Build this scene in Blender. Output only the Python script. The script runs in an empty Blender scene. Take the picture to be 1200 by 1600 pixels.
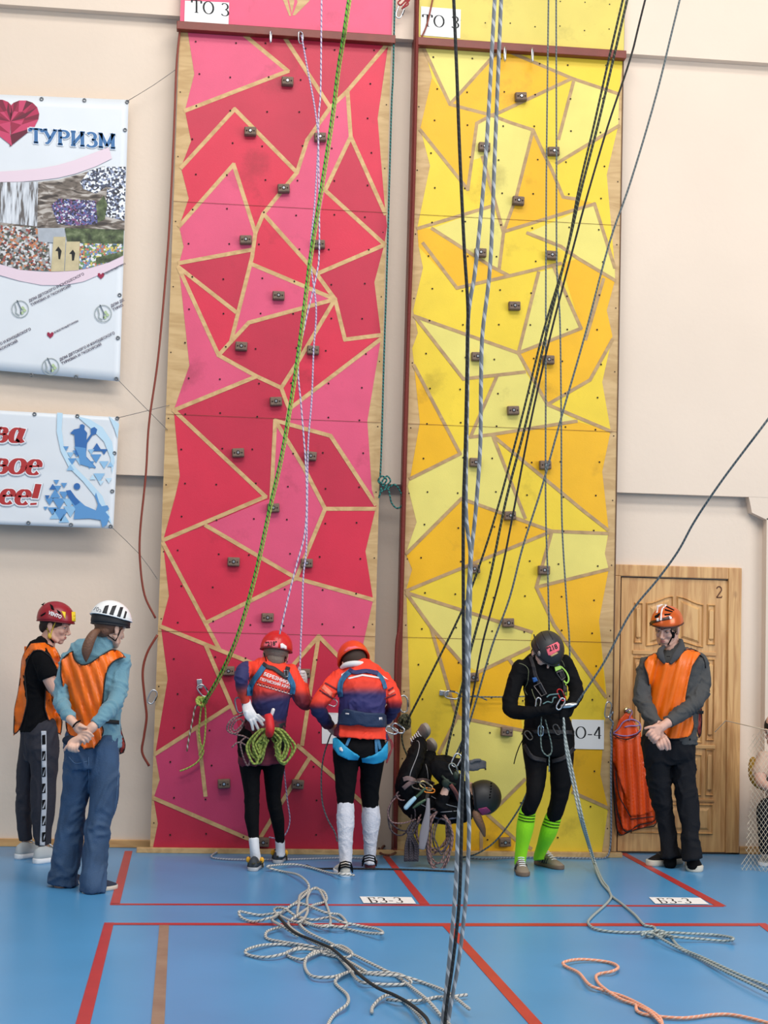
import bpy, bmesh, math, random
from mathutils import Vector, Matrix, noise
from mathutils.bvhtree import BVHTree
from mathutils.geometry import delaunay_2d_cdt
V = Vector
PI = math.pi
random.seed(7)
scene = bpy.context.scene
COL = scene.collection

# ---------------------------------------------------------------- camera, light, exposure
FPX = 2400.0
PITCH, YAW, ROLL = .0687, .1052, .0264
CAM = V((.4176, -10.8612, 1.6584))
FW = V((math.sin(YAW)*math.cos(PITCH), math.cos(YAW)*math.cos(PITCH), math.sin(PITCH)))
_r0 = V((math.cos(YAW), -math.sin(YAW), 0))
_u0 = _r0.cross(FW)
RT = math.cos(ROLL)*_r0 + math.sin(ROLL)*_u0
UP = -math.sin(ROLL)*_r0 + math.cos(ROLL)*_u0
cd = bpy.data.cameras.new('camera')
cd.sensor_fit = 'AUTO'; cd.sensor_width = 36; cd.lens = FPX/1600*36
cd.clip_end = 100
cam = bpy.data.objects.new('camera', cd); COL.objects.link(cam)
cam.matrix_world = Matrix(((RT.x, UP.x, -FW.x, CAM.x), (RT.y, UP.y, -FW.y, CAM.y), (RT.z, UP.z, -FW.z, CAM.z), (0, 0, 0, 1)))
scene.camera = cam
w = bpy.data.worlds.new('gym air'); scene.world = w; w.use_nodes = True
w.node_tree.nodes['Background'].inputs[0].default_value = (.93, .96, 1, 1)
w.node_tree.nodes['Background'].inputs[1].default_value = .42
def area(name, loc, target, size, power, col=(1, 1, 1)):
    l = bpy.data.lights.new(name, 'AREA'); l.shape = 'RECTANGLE'; l.size, l.size_y = size; l.energy = power; l.color = col
    o = bpy.data.objects.new(name, l); COL.objects.link(o); o.location = loc
    o.rotation_euler = (V(target)-V(loc)).to_track_quat('-Z', 'Y').to_euler()
area('ceiling_lamp_row', (1.8, -4.6, 9.6), (1.8, -1.4, 0), (7, 1.2), 330, (1, .97, .93))
area('ceiling_lamp_row_rear', (1.8, -7.5, 9.0), (1.8, -2.5, 1.5), (8, 1.5), 640, (1, .97, .93))
area('gym_window', (9.5, -8.0, 4.5), (1.5, 0, 3.0), (5, 3.5), 640, (.97, .98, 1))
area('gym_window_high', (-5.5, -9.0, 5.0), (1.5, 0, 2.0), (4, 3), 150, (.97, .98, 1))
vs = scene.view_settings
vs.view_transform = 'Standard'; vs.look = 'None'; vs.gamma = 1; vs.use_curve_mapping = False
vs.exposure = -0.40

# ---------------------------------------------------------------- pixel -> place
def ray(x, y): return FW + RT*((x-600)/FPX) - UP*((y-800)/FPX)
def W(x, y, Y=0.):
    d = ray(x, y); return CAM + d*((Y-CAM.y)/d.y)
def G(x, y, Z=0.):
    d = ray(x, y); return CAM + d*((Z-CAM.z)/d.z)
def proj(p):
    d = p-CAM; z = d.dot(FW); return 600+FPX*d.dot(RT)/z, 800-FPX*d.dot(UP)/z
def mpp(p): return (p-CAM).dot(FW)/FPX       # metres per pixel at a point

# ---------------------------------------------------------------- materials
def lin(c): return tuple(((v/255)/12.92 if v/255 <= .04045 else ((v/255+.055)/1.055)**2.4) for v in c)+(1,)
MATS = {}
def mat(name, rgb, rough=.7, metal=0, bump=0, bscale=60, var=0, vscale=6, rgb2=None, spec=None, sheen=0):
    if name in MATS: return MATS[name]
    m = bpy.data.materials.new(name); m.use_nodes = True; MATS[name] = m
    nt = m.node_tree; b = nt.nodes['Principled BSDF']
    b.inputs['Base Color'].default_value = lin(rgb); b.inputs['Roughness'].default_value = rough; b.inputs['Metallic'].default_value = metal
    if spec is not None: b.inputs['Specular IOR Level'].default_value = spec
    if sheen: b.inputs['Sheen Weight'].default_value = sheen
    tc = nt.nodes.new('ShaderNodeTexCoord')
    if var or rgb2:
        n = nt.nodes.new('ShaderNodeTexNoise'); n.inputs['Scale'].default_value = vscale; n.inputs['Detail'].default_value = 6
        nt.links.new(tc.outputs['Object'], n.inputs['Vector'])
        r = nt.nodes.new('ShaderNodeValToRGB'); r.color_ramp.elements[0].position = .3; r.color_ramp.elements[1].position = .7
        c2 = lin(rgb2) if rgb2 else tuple(v*(1-var) for v in lin(rgb)[:3])+(1,)
        r.color_ramp.elements[0].color = c2; r.color_ramp.elements[1].color = lin(rgb)
        nt.links.new(n.outputs['Fac'], r.inputs['Fac']); nt.links.new(r.outputs['Color'], b.inputs['Base Color'])
    if bump:
        n = nt.nodes.new('ShaderNodeTexNoise'); n.inputs['Scale'].default_value = bscale; n.inputs['Detail'].default_value = 4
        nt.links.new(tc.outputs['Object'], n.inputs['Vector'])
        bp = nt.nodes.new('ShaderNodeBump'); bp.inputs['Strength'].default_value = bump; bp.inputs['Distance'].default_value = .01
        nt.links.new(n.outputs['Fac'], bp.inputs['Height']); nt.links.new(bp.outputs['Normal'], b.inputs['Normal'])
    return m
def attr_mat(name, rough=.75, bump=.1):
    m = mat(name, (200, 200, 200), rough, bump=bump, bscale=90)
    nt = m.node_tree; a = nt.nodes.new('ShaderNodeVertexColor'); a.layer_name = 'print'
    nt.links.new(a.outputs['Color'], nt.nodes['Principled BSDF'].inputs['Base Color']); return m
def wood_mat(name, c1, c2, scale=(14, 14, 1.2), knots=True, rough=.45):
    if name in MATS: return MATS[name]
    m = bpy.data.materials.new(name); m.use_nodes = True; MATS[name] = m
    nt = m.node_tree; b = nt.nodes['Principled BSDF']; b.inputs['Roughness'].default_value = rough
    tc = nt.nodes.new('ShaderNodeTexCoord'); mp = nt.nodes.new('ShaderNodeMapping'); mp.inputs['Scale'].default_value = scale
    nt.links.new(tc.outputs['Object'], mp.inputs['Vector'])
    n = nt.nodes.new('ShaderNodeTexNoise'); n.inputs['Scale'].default_value = 1.6; n.inputs['Detail'].default_value = 8; n.inputs['Distortion'].default_value = 1.3
    nt.links.new(mp.outputs['Vector'], n.inputs['Vector'])
    r = nt.nodes.new('ShaderNodeValToRGB'); r.color_ramp.elements[0].position = .36; r.color_ramp.elements[1].position = .62
    r.color_ramp.elements[0].color = lin(c2); r.color_ramp.elements[1].color = lin(c1)
    nt.links.new(n.outputs['Fac'], r.inputs['Fac'])
    out = r.outputs['Color']
    if knots:
        v = nt.nodes.new('ShaderNodeTexVoronoi'); v.inputs['Scale'].default_value = 1
        mp2 = nt.nodes.new('ShaderNodeMapping'); mp2.inputs['Scale'].default_value = (5, 5, 2.6)
        nt.links.new(tc.outputs['Object'], mp2.inputs['Vector']); nt.links.new(mp2.outputs['Vector'], v.inputs['Vector'])
        r2 = nt.nodes.new('ShaderNodeValToRGB'); r2.color_ramp.elements[0].position = .05; r2.color_ramp.elements[1].position = .12
        r2.color_ramp.elements[0].color = (0.32, .2, .12, 1); r2.color_ramp.elements[1].color = (1, 1, 1, 1)
        nt.links.new(v.outputs['Distance'], r2.inputs['Fac'])
        mx = nt.nodes.new('ShaderNodeMixRGB'); mx.blend_type = 'MULTIPLY'; mx.inputs['Fac'].default_value = .75
        nt.links.new(out, mx.inputs['Color1']); nt.links.new(r2.outputs['Color'], mx.inputs['Color2']); out = mx.outputs['Color']
    nt.links.new(out, b.inputs['Base Color']); return m
def rope_mat(name, c1, c2, turns=70, share=.5, around=1, rough=.8):
    """braided sheath: coloured tracer yarns wind round the rope (uv: u round, v metres along)"""
    if name in MATS: return MATS[name]
    m = bpy.data.materials.new(name); m.use_nodes = True; MATS[name] = m
    nt = m.node_tree; b = nt.nodes['Principled BSDF']; b.inputs['Roughness'].default_value = rough
    uv = nt.nodes.new('ShaderNodeUVMap'); sp = nt.nodes.new('ShaderNodeSeparateXYZ'); nt.links.new(uv.outputs['UV'], sp.inputs[0])
    def M(op, a, bb):
        n = nt.nodes.new('ShaderNodeMath'); n.operation = op
        for i, x in enumerate((a, bb)):
            if x is None: continue
            if isinstance(x, (int, float)): n.inputs[i].default_value = x
            else: nt.links.new(x, n.inputs[i])
        return n.outputs[0]
    s = M('FRACT', M('ADD', M('MULTIPLY', sp.outputs[1], turns), M('MULTIPLY', sp.outputs[0], around)), None)
    g = M('LESS_THAN', s, share)
    mx = nt.nodes.new('ShaderNodeMixRGB'); mx.inputs['Color1'].default_value = lin(c1); mx.inputs['Color2'].default_value = lin(c2)
    nt.links.new(g, mx.inputs['Fac']); nt.links.new(mx.outputs['Color'], b.inputs['Base Color']); return m

plaster = mat('cream plaster', (228, 209, 190), .85, bump=.15, bscale=25, var=.05, vscale=1.2)
ply = wood_mat('bare plywood', (206, 172, 122), (186, 150, 100), (2, 2, 9), False, .6)
tape = wood_mat('bare plywood strip', (214, 176, 122), (190, 150, 100), (6, 6, 9), False, .6)
tapeY = wood_mat('weathered plywood strip', (186, 152, 104), (164, 132, 92), (6, 6, 9), False, .6)
pine = wood_mat('varnished pine', (216, 170, 112), (184, 132, 80), (13, 13, 1.1))
pineh = wood_mat('varnished pine rail', (214, 168, 110), (186, 134, 82), (1.1, 13, 13), False)
steel = mat('steel', (200, 202, 205), .28, .9)
dsteel = mat('dark steel', (90, 88, 86), .4, .7)
brass = mat('polished brass', (214, 196, 150), .25, .9)
paper = mat('white paper', (236, 234, 232), .6)
ink = mat('black ink', (22, 22, 24), .7)
black = mat('black fabric', (12, 12, 15), .9, bump=.25, bscale=120, spec=.15)
blacktrim = mat('black binding', (20, 17, 20), .7)
orange = mat('orange bib nylon', (243, 112, 8), .4, bump=.12, bscale=40, var=.12, vscale=9)
orange2 = mat('hanging bib nylon', (240, 84, 14), .36, bump=.12, bscale=40, var=.12, vscale=9)
skin = mat('skin', (214, 166, 146), .5, var=.1, vscale=20)
skin2 = mat('skin b', (222, 178, 156), .5, var=.1, vscale=20)

# ---------------------------------------------------------------- mesh collector
def ellpt(c, X, Y, Z, r, az, el):
    return c + X*(r[0]*math.cos(el)*math.sin(az)) + Y*(r[1]*math.cos(el)*math.cos(az)) + Z*(r[2]*math.sin(el))
def catmull(P, n):
    if len(P) < 3 or n < 2:
        out = []
        for i in range(len(P)-1):
            for k in range(n): out.append([a+(b-a)*k/n for a, b in zip(P[i], P[i+1])])
        return out+[list(P[-1])]
    Q = [[2*a-b for a, b in zip(P[0], P[1])]]+[list(p) for p in P]+[[2*a-b for a, b in zip(P[-1], P[-2])]]
    out = []
    for i in range(1, len(Q)-2):
        for k in range(n):
            t = k/n
            out.append([.5*(2*b+(c-a)*t+(2*a-5*b+4*c-d)*t*t+(3*b-a-3*c+d)*t**3) for a, b, c, d in zip(Q[i-1], Q[i], Q[i+1], Q[i+2])])
    return out+[list(P[-1])]
class MB:
    def __init__(s): s.v = []; s.f = []; s.m = []; s.uv = {}
    def face(s, idx, m=0, uv=None):
        s.f.append(tuple(idx)); s.m.append(m)
        if uv: s.uv[len(s.f)-1] = uv
    def poly(s, pts, m=0):
        k = len(s.v); s.v += [V(p) for p in pts]; s.face(range(k, k+len(pts)), m)
    def box(s, lo, hi, m=0):
        k = len(s.v); x0, y0, z0 = lo; x1, y1, z1 = hi
        s.v += [V(p) for p in ((x0, y0, z0), (x1, y0, z0), (x1, y1, z0), (x0, y1, z0), (x0, y0, z1), (x1, y0, z1), (x1, y1, z1), (x0, y1, z1))]
        for f in ((0, 3, 2, 1), (4, 5, 6, 7), (0, 1, 5, 4), (1, 2, 6, 5), (2, 3, 7, 6), (3, 0, 4, 7)): s.face([k+i for i in f], m)
    def obox(s, c, X, Y, Z, h, m=0):
        k = len(s.v)
        for sx, sy, sz in ((-1, -1, -1), (1, -1, -1), (1, 1, -1), (-1, 1, -1), (-1, -1, 1), (1, -1, 1), (1, 1, 1), (-1, 1, 1)):
            s.v.append(V(c)+X*(sx*h[0])+Y*(sy*h[1])+Z*(sz*h[2]))
        for f in ((0, 3, 2, 1), (4, 5, 6, 7), (0, 1, 5, 4), (1, 2, 6, 5), (2, 3, 7, 6), (3, 0, 4, 7)): s.face([k+i for i in f], m)
    def prism(s, pts, ext, m=0):
        k = len(s.v); n = len(pts); pts = [V(p) for p in pts]
        s.v += pts+[p+V(ext) for p in pts]
        s.face(list(range(k, k+n)), m); s.face(list(range(k+2*n-1, k+n-1, -1)), m)
        for i in range(n): j = (i+1) % n; s.face((k+i, k+n+i, k+n+j, k+j), m)
    def rings(s, R, m=0, cap=True, L=None):
        k = len(s.v); n = len(R[0])
        for r in R: s.v += r
        if L is None: L = [0]*len(R)
        for i in range(len(R)-1):
            for j in range(n):
                j2 = (j+1) % n; a = k+i*n
                s.face((a+j, a+j2, a+n+j2, a+n+j), m, ((j/n, L[i]), ((j+1)/n, L[i]), ((j+1)/n, L[i+1]), (j/n, L[i+1])))
        if cap:
            s.face([k+j for j in range(n)][::-1], m); s.face([k+(len(R)-1)*n+j for j in range(n)], m)
    def wire(s, P, r, n=8, m=0, closed=False):
        """round tube through world points; r a number or a list"""
        P = [V(p) for p in P]; N = len(P)
        if closed: P = P+[P[0], P[1]]; N += 2
        R = []; L = []; ln = 0; u = None
        for i, p in enumerate(P):
            t = (P[min(i+1, N-1)]-P[max(i-1, 0)])
            if t.length < 1e-9: t = V((0, 0, 1))
            t.normalize()
            if u is None: u = t.orthogonal().normalized()
            u = (u-t*u.dot(t)); u = u.normalized() if u.length > 1e-6 else t.orthogonal().normalized()
            w_ = t.cross(u); rr = r[i] if isinstance(r, (list, tuple)) else r
            R.append([p+(u*math.cos(2*PI*j/n)+w_*math.sin(2*PI*j/n))*rr for j in range(n)])
            if i: ln += (p-P[i-1]).length
            L.append(ln)
        s.rings(R, m, not closed, L)
    def ell(s, c, r, X=V((1, 0, 0)), Y=V((0, 1, 0)), Z=V((0, 0, 1)), n=14, k=10, m=0):
        c = V(c); base = len(s.v)
        s.v.append(c-Z*r[2])
        for i in range(1, k):
            el = -PI/2+PI*i/k
            for j in range(n): s.v.append(ellpt(c, X, Y, Z, r, -2*PI*j/n, el))
        s.v.append(c+Z*r[2]); top = len(s.v)-1
        for j in range(n):
            j2 = (j+1) % n
            s.face((base, base+1+j2, base+1+j), m); s.face((top, top-n+j, top-n+j2), m)
            for i in range(k-2):
                a = base+1+i*n; s.face((a+j, a+j2, a+n+j2, a+n+j), m)
    def limb(s, pts, sub=5, n=16, m=0, ends=(1, 1), k=1.0):
        """tapered limb; pts (px, py, Y, half width px, half depth m or None)"""
        Q = []
        for p in pts:
            c = W(p[0], p[1], p[2]); a = p[3]*mpp(c)*k; b = (p[4]*k if len(p) > 4 and p[4] else a)
            Q.append((c.x, c.y, c.z, a, b))
        Q = catmull(Q, sub); C = [V(q[:3]) for q in Q]; R = []
        for i, q in enumerate(Q):
            t = (C[min(i+1, len(C)-1)]-C[max(i-1, 0)]).normalized(); vd = (C[i]-CAM).normalized()
            la = t.cross(vd)
            if la.length < .2: la = t.cross(UP)
            la.normalize(); dd = la.cross(t).normalized()
            a, b = max(q[3], .002), max(q[4], .002)
            ring = lambda o, f: [C[i]+o+la*(a*f*math.cos(2*PI*j/n))+dd*(b*f*math.sin(2*PI*j/n)) for j in range(n)]
            if i == 0 and ends[0]:
                for e in (.97, .8, .5): R.append(ring(-t*(min(a, b)*e*.9), math.sqrt(max(.02, 1-e*e))))
            R.append(ring(V((0, 0, 0)), 1))
            if i == len(Q)-1 and ends[1]:
                for e in (.5, .8, .97): R.append(ring(t*(min(a, b)*e*.9), math.sqrt(max(.02, 1-e*e))))
        s.rings(R, m)
    def mesh(s, name, org=V((0, 0, 0)), smooth=False):
        me = bpy.data.meshes.new(name)
        me.from_pydata([tuple(v-org) for v in s.v], [], s.f)
        me.polygons.foreach_set('material_index', s.m)
        if s.uv:
            ul = me.uv_layers.new(name='UVMap')
            for fi, uv in s.uv.items():
                ls = me.polygons[fi].loop_start
                for q, c in enumerate(uv): ul.data[ls+q].uv = c
        if smooth: me.polygons.foreach_set('use_smooth', [True]*len(me.polygons))
        me.update(); return me
    def build(s, name, mats, parent=None, org=None, smooth=False, bevel=0, fixn=False, solid=0):
        if org is None: org = root_loc(parent) if parent else V((0, 0, 0))
        me = s.mesh(name, org, smooth)
        if fixn:
            bm = bmesh.new(); bm.from_mesh(me); bmesh.ops.recalc_face_normals(bm, faces=bm.faces); bm.to_mesh(me); bm.free()
        return link(name, me, mats, parent, org, bevel, solid)
def root_loc(o):
    while o.parent: o = o.parent
    return o.location.copy()
def link(name, me, mats, parent=None, org=None, bevel=0, solid=0):
    for m in (mats if isinstance(mats, (list, tuple)) else [mats]): me.materials.append(m)
    o = bpy.data.objects.new(name, me); COL.objects.link(o)
    if parent: o.parent = parent
    elif org is not None: o.location = org
    if bevel:
        b = o.modifiers.new('b', 'BEVEL'); b.width = bevel; b.segments = 2; b.limit_method = 'ANGLE'
    if solid:
        b = o.modifiers.new('s', 'SOLIDIFY'); b.thickness = solid; b.offset = 0
    return o
def tag(o, label=None, cat=None, group=None, kind=None):
    if label: o['label'] = label
    if cat: o['category'] = cat
    if group: o['group'] = group
    if kind: o['kind'] = kind
    return o
def thing(name, label, cat, loc, group=None):
    o = bpy.data.objects.new(name, None); COL.objects.link(o); o.location = V(loc); o.empty_display_size = .1
    return tag(o, label, cat, group)
def struct(o): o['kind'] = 'structure'; return o
def vox(mb, size, sm=2, name='body', wr=0, wscale=7, wz=1.0):
    """join overlapping closed shapes into one continuous skin"""
    bpy.context.view_layer.update()
    o = bpy.data.objects.new('t', mb.mesh('t')); COL.objects.link(o)
    m = o.modifiers.new('r', 'REMESH'); m.mode = 'VOXEL'; m.voxel_size = size
    if sm:
        q = o.modifiers.new('s', 'SMOOTH'); q.iterations = sm; q.factor = .5
    dg = bpy.context.evaluated_depsgraph_get(); me = bpy.data.meshes.new_from_object(o.evaluated_get(dg))
    bpy.data.objects.remove(o); me.name = name
    if wr:
        ns = [v.normal.copy() for v in me.vertices]
        for v, n_ in zip(me.vertices, ns):
            p = v.co; q = V((p.x*wscale, p.y*wscale, p.z*wscale*wz))
            q = q+V((noise.noise(q*.7), 0, noise.noise(q*.7+V((5, 5, 5)))))*1.2
            a, b_ = noise.noise(q+V((3, 1, 7))), noise.noise(q*2.1+V((9, 2, 4)))
            v.co = p+n_*max(-.45*wr, wr*(.9-4*abs(a))+wr*.55*(.6-4*abs(b_)))
    me.polygons.foreach_set('use_smooth', [True]*len(me.polygons)); me.update()
    return me
def bvh_of(*mes):
    vs_, fs = [], []
    for me in mes:
        k = len(vs_); vs_ += [v.co.copy() for v in me.vertices]; fs += [[k+i for i in p.vertices] for p in me.polygons]
    return BVHTree.FromPolygons(vs_, fs)
def put(name, me, mats, parent, org=None):
    """link a mesh held in world coordinates"""
    o = org if org is not None else root_loc(parent)
    me.transform(Matrix.Translation(-o)); return link(name, me, mats, parent, o)
def resample(P, step, closed=False):
    P = [tuple(p) for p in P]; out = []
    n = len(P) if closed else len(P)-1
    for i in range(n):
        a, b = P[i], P[(i+1) % len(P)]; d = math.dist(a, b); k = max(1, round(d/step))
        for j in range(k): out.append(tuple(a[q]+(b[q]-a[q])*j/k for q in range(len(a))))
    if not closed: out.append(P[-1])
    return out
def inside(x, y, P):
    c = False; n = len(P)
    for i in range(n):
        x0, y0 = P[i]; x1, y1 = P[(i+1) % n]
        if (y0 > y) != (y1 > y) and x < (x1-x0)*(y-y0)/(y1-y0)+x0: c = not c
    return c
def tri2d(poly, step):
    B = resample(poly, step, True); xs = [p[0] for p in poly]; ys = [p[1] for p in poly]
    pts = [V(p) for p in B]; nb = len(pts)
    y = min(ys)+step/2; row = 0
    while y < max(ys):
        x = min(xs)+(step/2 if row % 2 else 0)
        while x < max(xs):
            if inside(x, y, poly) and min((x-p[0])**2+(y-p[1])**2 for p in B) > (.45*step)**2: pts.append(V((x, y)))
            x += step
        y += step*.87; row += 1
    r = delaunay_2d_cdt(pts, [(i, (i+1) % nb) for i in range(nb)], [list(range(nb))], 1, 1e-5)
    return [tuple(v) for v in r[0]], [list(f) for f in r[2]]
def patch(poly, bvh, off=.006, step=3, smooth=3, name='patch', mats=None, parent=None, solid=.003, fold=None, miss=None, m=0, curve=0):
    """cloth laid on a body: the outline is carried onto the surface underneath and kept off it"""
    if curve: poly = [tuple(p) for p in catmull(list(poly)+[poly[0]], curve)[:-1]]
    vv, ff = tri2d(poly, step); D = [None]*len(vv)
    for i, (x, y) in enumerate(vv):
        d = ray(x, y); h = bvh.ray_cast(CAM, d)
        if h[0] is not None: D[i] = (h[0]-CAM).length/d.length
    hits = [i for i, t in enumerate(D) if t is not None]
    if not hits: return None
    for i, t in enumerate(D):
        if t is None: D[i] = None
    for i in range(len(D)):
        if D[i] is None:
            x, y = vv[i]; j = min(hits, key=lambda q: (vv[q][0]-x)**2+(vv[q][1]-y)**2); D[i] = D[j]+(miss or 0)
    adj = [set() for _ in vv]
    for f in ff:
        for a in range(len(f)): adj[f[a]].add(f[a-1]); adj[f[a-1]].add(f[a])
    for _ in range(smooth): D = [.5*D[i]+.5*sum(D[j] for j in adj[i])/len(adj[i]) if adj[i] else D[i] for i in range(len(D))]
    mb = MB()
    for (x, y), t in zip(vv, D):
        e = fold(x, y) if fold else 0
        d = ray(x, y); mb.v.append(CAM+d*(t-(off+e)/d.length))
    for f in ff: mb.face(f[::-1], m)
    if name is None: return mb
    return mb.build(name, mats, parent, smooth=True, solid=solid)
def on(bvh, x, y, off=.008, dflt=None):
    d = ray(x, y); h = bvh.ray_cast(CAM, d)
    if h[0] is None: return W(x, y, dflt) if dflt is not None else None
    return h[0]-d.normalized()*off
def edge(P, bvh, r, name, m, parent, off=.008, dflt=None, step=4, closed=False):
    """a cord or binding following the body"""
    Q = resample(P, step, closed); W_ = []
    if dflt is None:
        ok = [on(bvh, x, y, off) is not None for x, y in Q]
        if not any(ok): dflt = -.5
        elif closed: i = ok.index(True); Q = Q[i:]+Q[:i]
        else: Q = Q[ok.index(True):len(ok)-ok[::-1].index(True)]
    last = None
    for x, y in Q:
        p = on(bvh, x, y, off)
        if p is None:
            d = ray(x, y); p = CAM+d*((last-CAM).length/d.length) if last else None
            if p is None:
                p = W(x, y, dflt if dflt is not None else -.5)
        W_.append(p); last = p
    for _ in range(2): W_ = [W_[0]]+[(W_[i-1]+W_[i]*2+W_[i+1])/4 for i in range(1, len(W_)-1)]+[W_[-1]] if len(W_) > 2 else W_
    mb = MB(); mb.wire(W_, r, 6, closed=closed); return mb.build(name, m, parent, smooth=True)
def band(P, w_):
    """outline of a strap of half width w_ px round a pixel polyline"""
    L, R = [], []
    for i, p in enumerate(P):
        a = P[max(i-1, 0)]; b = P[min(i+1, len(P)-1)]; dx, dy = b[0]-a[0], b[1]-a[1]; l = math.hypot(dx, dy) or 1
        ww = w_[i] if isinstance(w_, (list, tuple)) else w_
        L.append((p[0]-dy/l*ww, p[1]+dx/l*ww)); R.append((p[0]+dy/l*ww, p[1]-dx/l*ww))
    return L+R[::-1]

# ---------------------------------------------------------------- lettering
def arc(cx, cy, rx, ry, a0, a1, n=14): return [(cx+rx*math.cos(math.radians(a0+(a1-a0)*i/n)), cy+ry*math.sin(math.radians(a0+(a1-a0)*i/n))) for i in range(n+1)]
GL = {  # pen strokes in a box one high, then serif spots
 'Т': (.85, [[(.425, 0), (.425, 1)], [(.04, .97), (.81, .97)], [(.04, .97), (.04, .76)], [(.81, .97), (.81, .76)], [(.27, .02), (.58, .02)]]),
 'О': (.95, [arc(.475, .5, .4, .48, 0, 360, 28)]),
 'о': (.75, [arc(.37, .36, .3, .34, 0, 360, 24)]),
 '3': (.7, [arc(.3, .74, .26, .24, 150, -80, 14), arc(.3, .26, .3, .25, 85, -150, 16)]),
 'З': (.75, [arc(.34, .74, .26, .24, 150, -80, 14), arc(.34, .26, .31, .25, 85, -150, 16)]),
 '4': (.7, [[(.46, 0), (.46, 1)], [(.46, 1), (.03, .3)], [(.03, .28), (.64, .28)]]),
 '-': (.5, [[(.05, .36), (.42, .36)], [(.05, .33), (.42, .33)]]),
 'У': (.85, [[(.08, .98), (.42, .36)], [(.78, .98), (.4, .22), (.28, .04), (.12, .04)], [(0, .98), (.26, .98)], [(.62, .98), (.88, .98)]]),
 'Р': (.8, [[(.18, 0), (.18, 1)], [(.18, .98)]+arc(.42, .74, .28, .24, 90, -90)+[(.18, .5)], [(.02, .02), (.36, .02)], [(.02, .98), (.2, .98)]]),
 'И': (.95, [[(.18, 0), (.18, 1)], [(.77, 0), (.77, 1)], [(.18, .1), (.77, .9)], [(.02, .02), (.34, .02)], [(.61, .02), (.93, .02)], [(.02, .98), (.34, .98)], [(.61, .98), (.93, .98)]]),
 'М': (1.1, [[(.16, 0), (.16, 1)], [(.94, 0), (.94, 1)], [(.16, 1), (.55, .12)], [(.94, 1), (.55, .12)], [(.02, .02), (.32, .02)], [(.78, .02), (1.08, .02)], [(.02, .98), (.18, .98)], [(.92, .98), (1.08, .98)]]),
 'Б': (.8, [[(.18, 0), (.18, 1)], [(.04, .98), (.66, .98)], [(.66, .98), (.66, .8)], [(.18, .54)]+arc(.42, .28, .28, .26, 90, -90)+[(.04, .02)]]),
 '2': (.7, [arc(.33, .72, .27, .25, 165, -30, 14)+[(.05, .03)], [(.05, .03), (.62, .03), (.64, .16)]]),
 'в': (.72, [[(.16, 0), (.16, .68)], [(.05, .66), (.36, .66)]+arc(.38, .52, .16, .14, 80, -90, 8)+[(.2, .37)], [(.36, .37)]+arc(.4, .19, .2, .18, 90, -90, 10)+[(.05, .02)]]),
 'е': (.68, [[(.1, .38), (.56, .4)]+arc(.34, .4, .24, .28, 0, 180, 14)+arc(.36, .3, .27, .29, 165, 320, 14)]),
 'а': (.74, [arc(.3, .34, .22, .32, 60, 320, 18), [(.56, .68), (.46, .08), (.6, .02), (.7, .12)]]),
 '!': (.4, [[(.18, 1), (.16, .32)], [(.15, .1), (.16, 0)]]),
 ' ': (.4, []),
}
def pen(mb, text, fn, thick=.13, thin=.045, gap=.06, m=0, slant=0, grow=0):
    """fn(u, v) places a letter point; one unit is the cap height. returns the width"""
    x = 0
    for ch in text:
        wd, strokes = GL[ch]
        for st in strokes:
            L, R = [], []
            for i, p in enumerate(st):
                a = st[max(i-1, 0)]; b = st[min(i+1, len(st)-1)]; dx, dy = b[0]-a[0], b[1]-a[1]; l = math.hypot(dx, dy) or 1
                ww = (thin+(thick-thin)*(abs(dy)/l)**1.5)/2+grow
                ext = grow*(-1 if i == 0 else 1 if i == len(st)-1 else 0)
                q = (p[0]+dx/l*ext, p[1]+dy/l*ext)
                L.append((q[0]-dy/l*ww, q[1]+dx/l*ww)); R.append((q[0]+dy/l*ww, q[1]-dx/l*ww))
            k = len(mb.v)
            for a, b in zip(L, R):
                mb.v.append(fn(x+a[0]+slant*a[1], a[1])); mb.v.append(fn(x+b[0]+slant*b[1], b[1]))
            for i in range(len(L)-1): mb.face((k+2*i, k+2*i+1, k+2*i+3, k+2*i+2), m)
        x += wd+gap
    return x
_TC = {}
def sans(mb, text, fn, m=0, bold=.02, spacing=1.0, shear=0):
    """plain lettering from the built-in face; fn(u, v), cap height about .7 units, u from 0 to the returned width"""
    key = (text, bold, spacing, shear)
    if key not in _TC:
        c = bpy.data.curves.new('t', 'FONT'); c.body = text; c.offset = bold; c.space_character = spacing; c.shear = shear; c.resolution_u = 2
        o = bpy.data.objects.new('t', c); COL.objects.link(o)
        dg = bpy.context.evaluated_depsgraph_get(); me = bpy.data.meshes.new_from_object(o.evaluated_get(dg))
        _TC[key] = ([tuple(v.co[:2]) for v in me.vertices], [tuple(p.vertices) for p in me.polygons])
        bpy.data.objects.remove(o); bpy.data.meshes.remove(me)
    vv, ff = _TC[key]
    if not vv: return 0
    wd = max(v[0] for v in vv); k = len(mb.v)
    for x, y in vv: mb.v.append(fn(x, y, wd))
    for f in ff: mb.face([k+i for i in f], m)
    return wd

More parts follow.
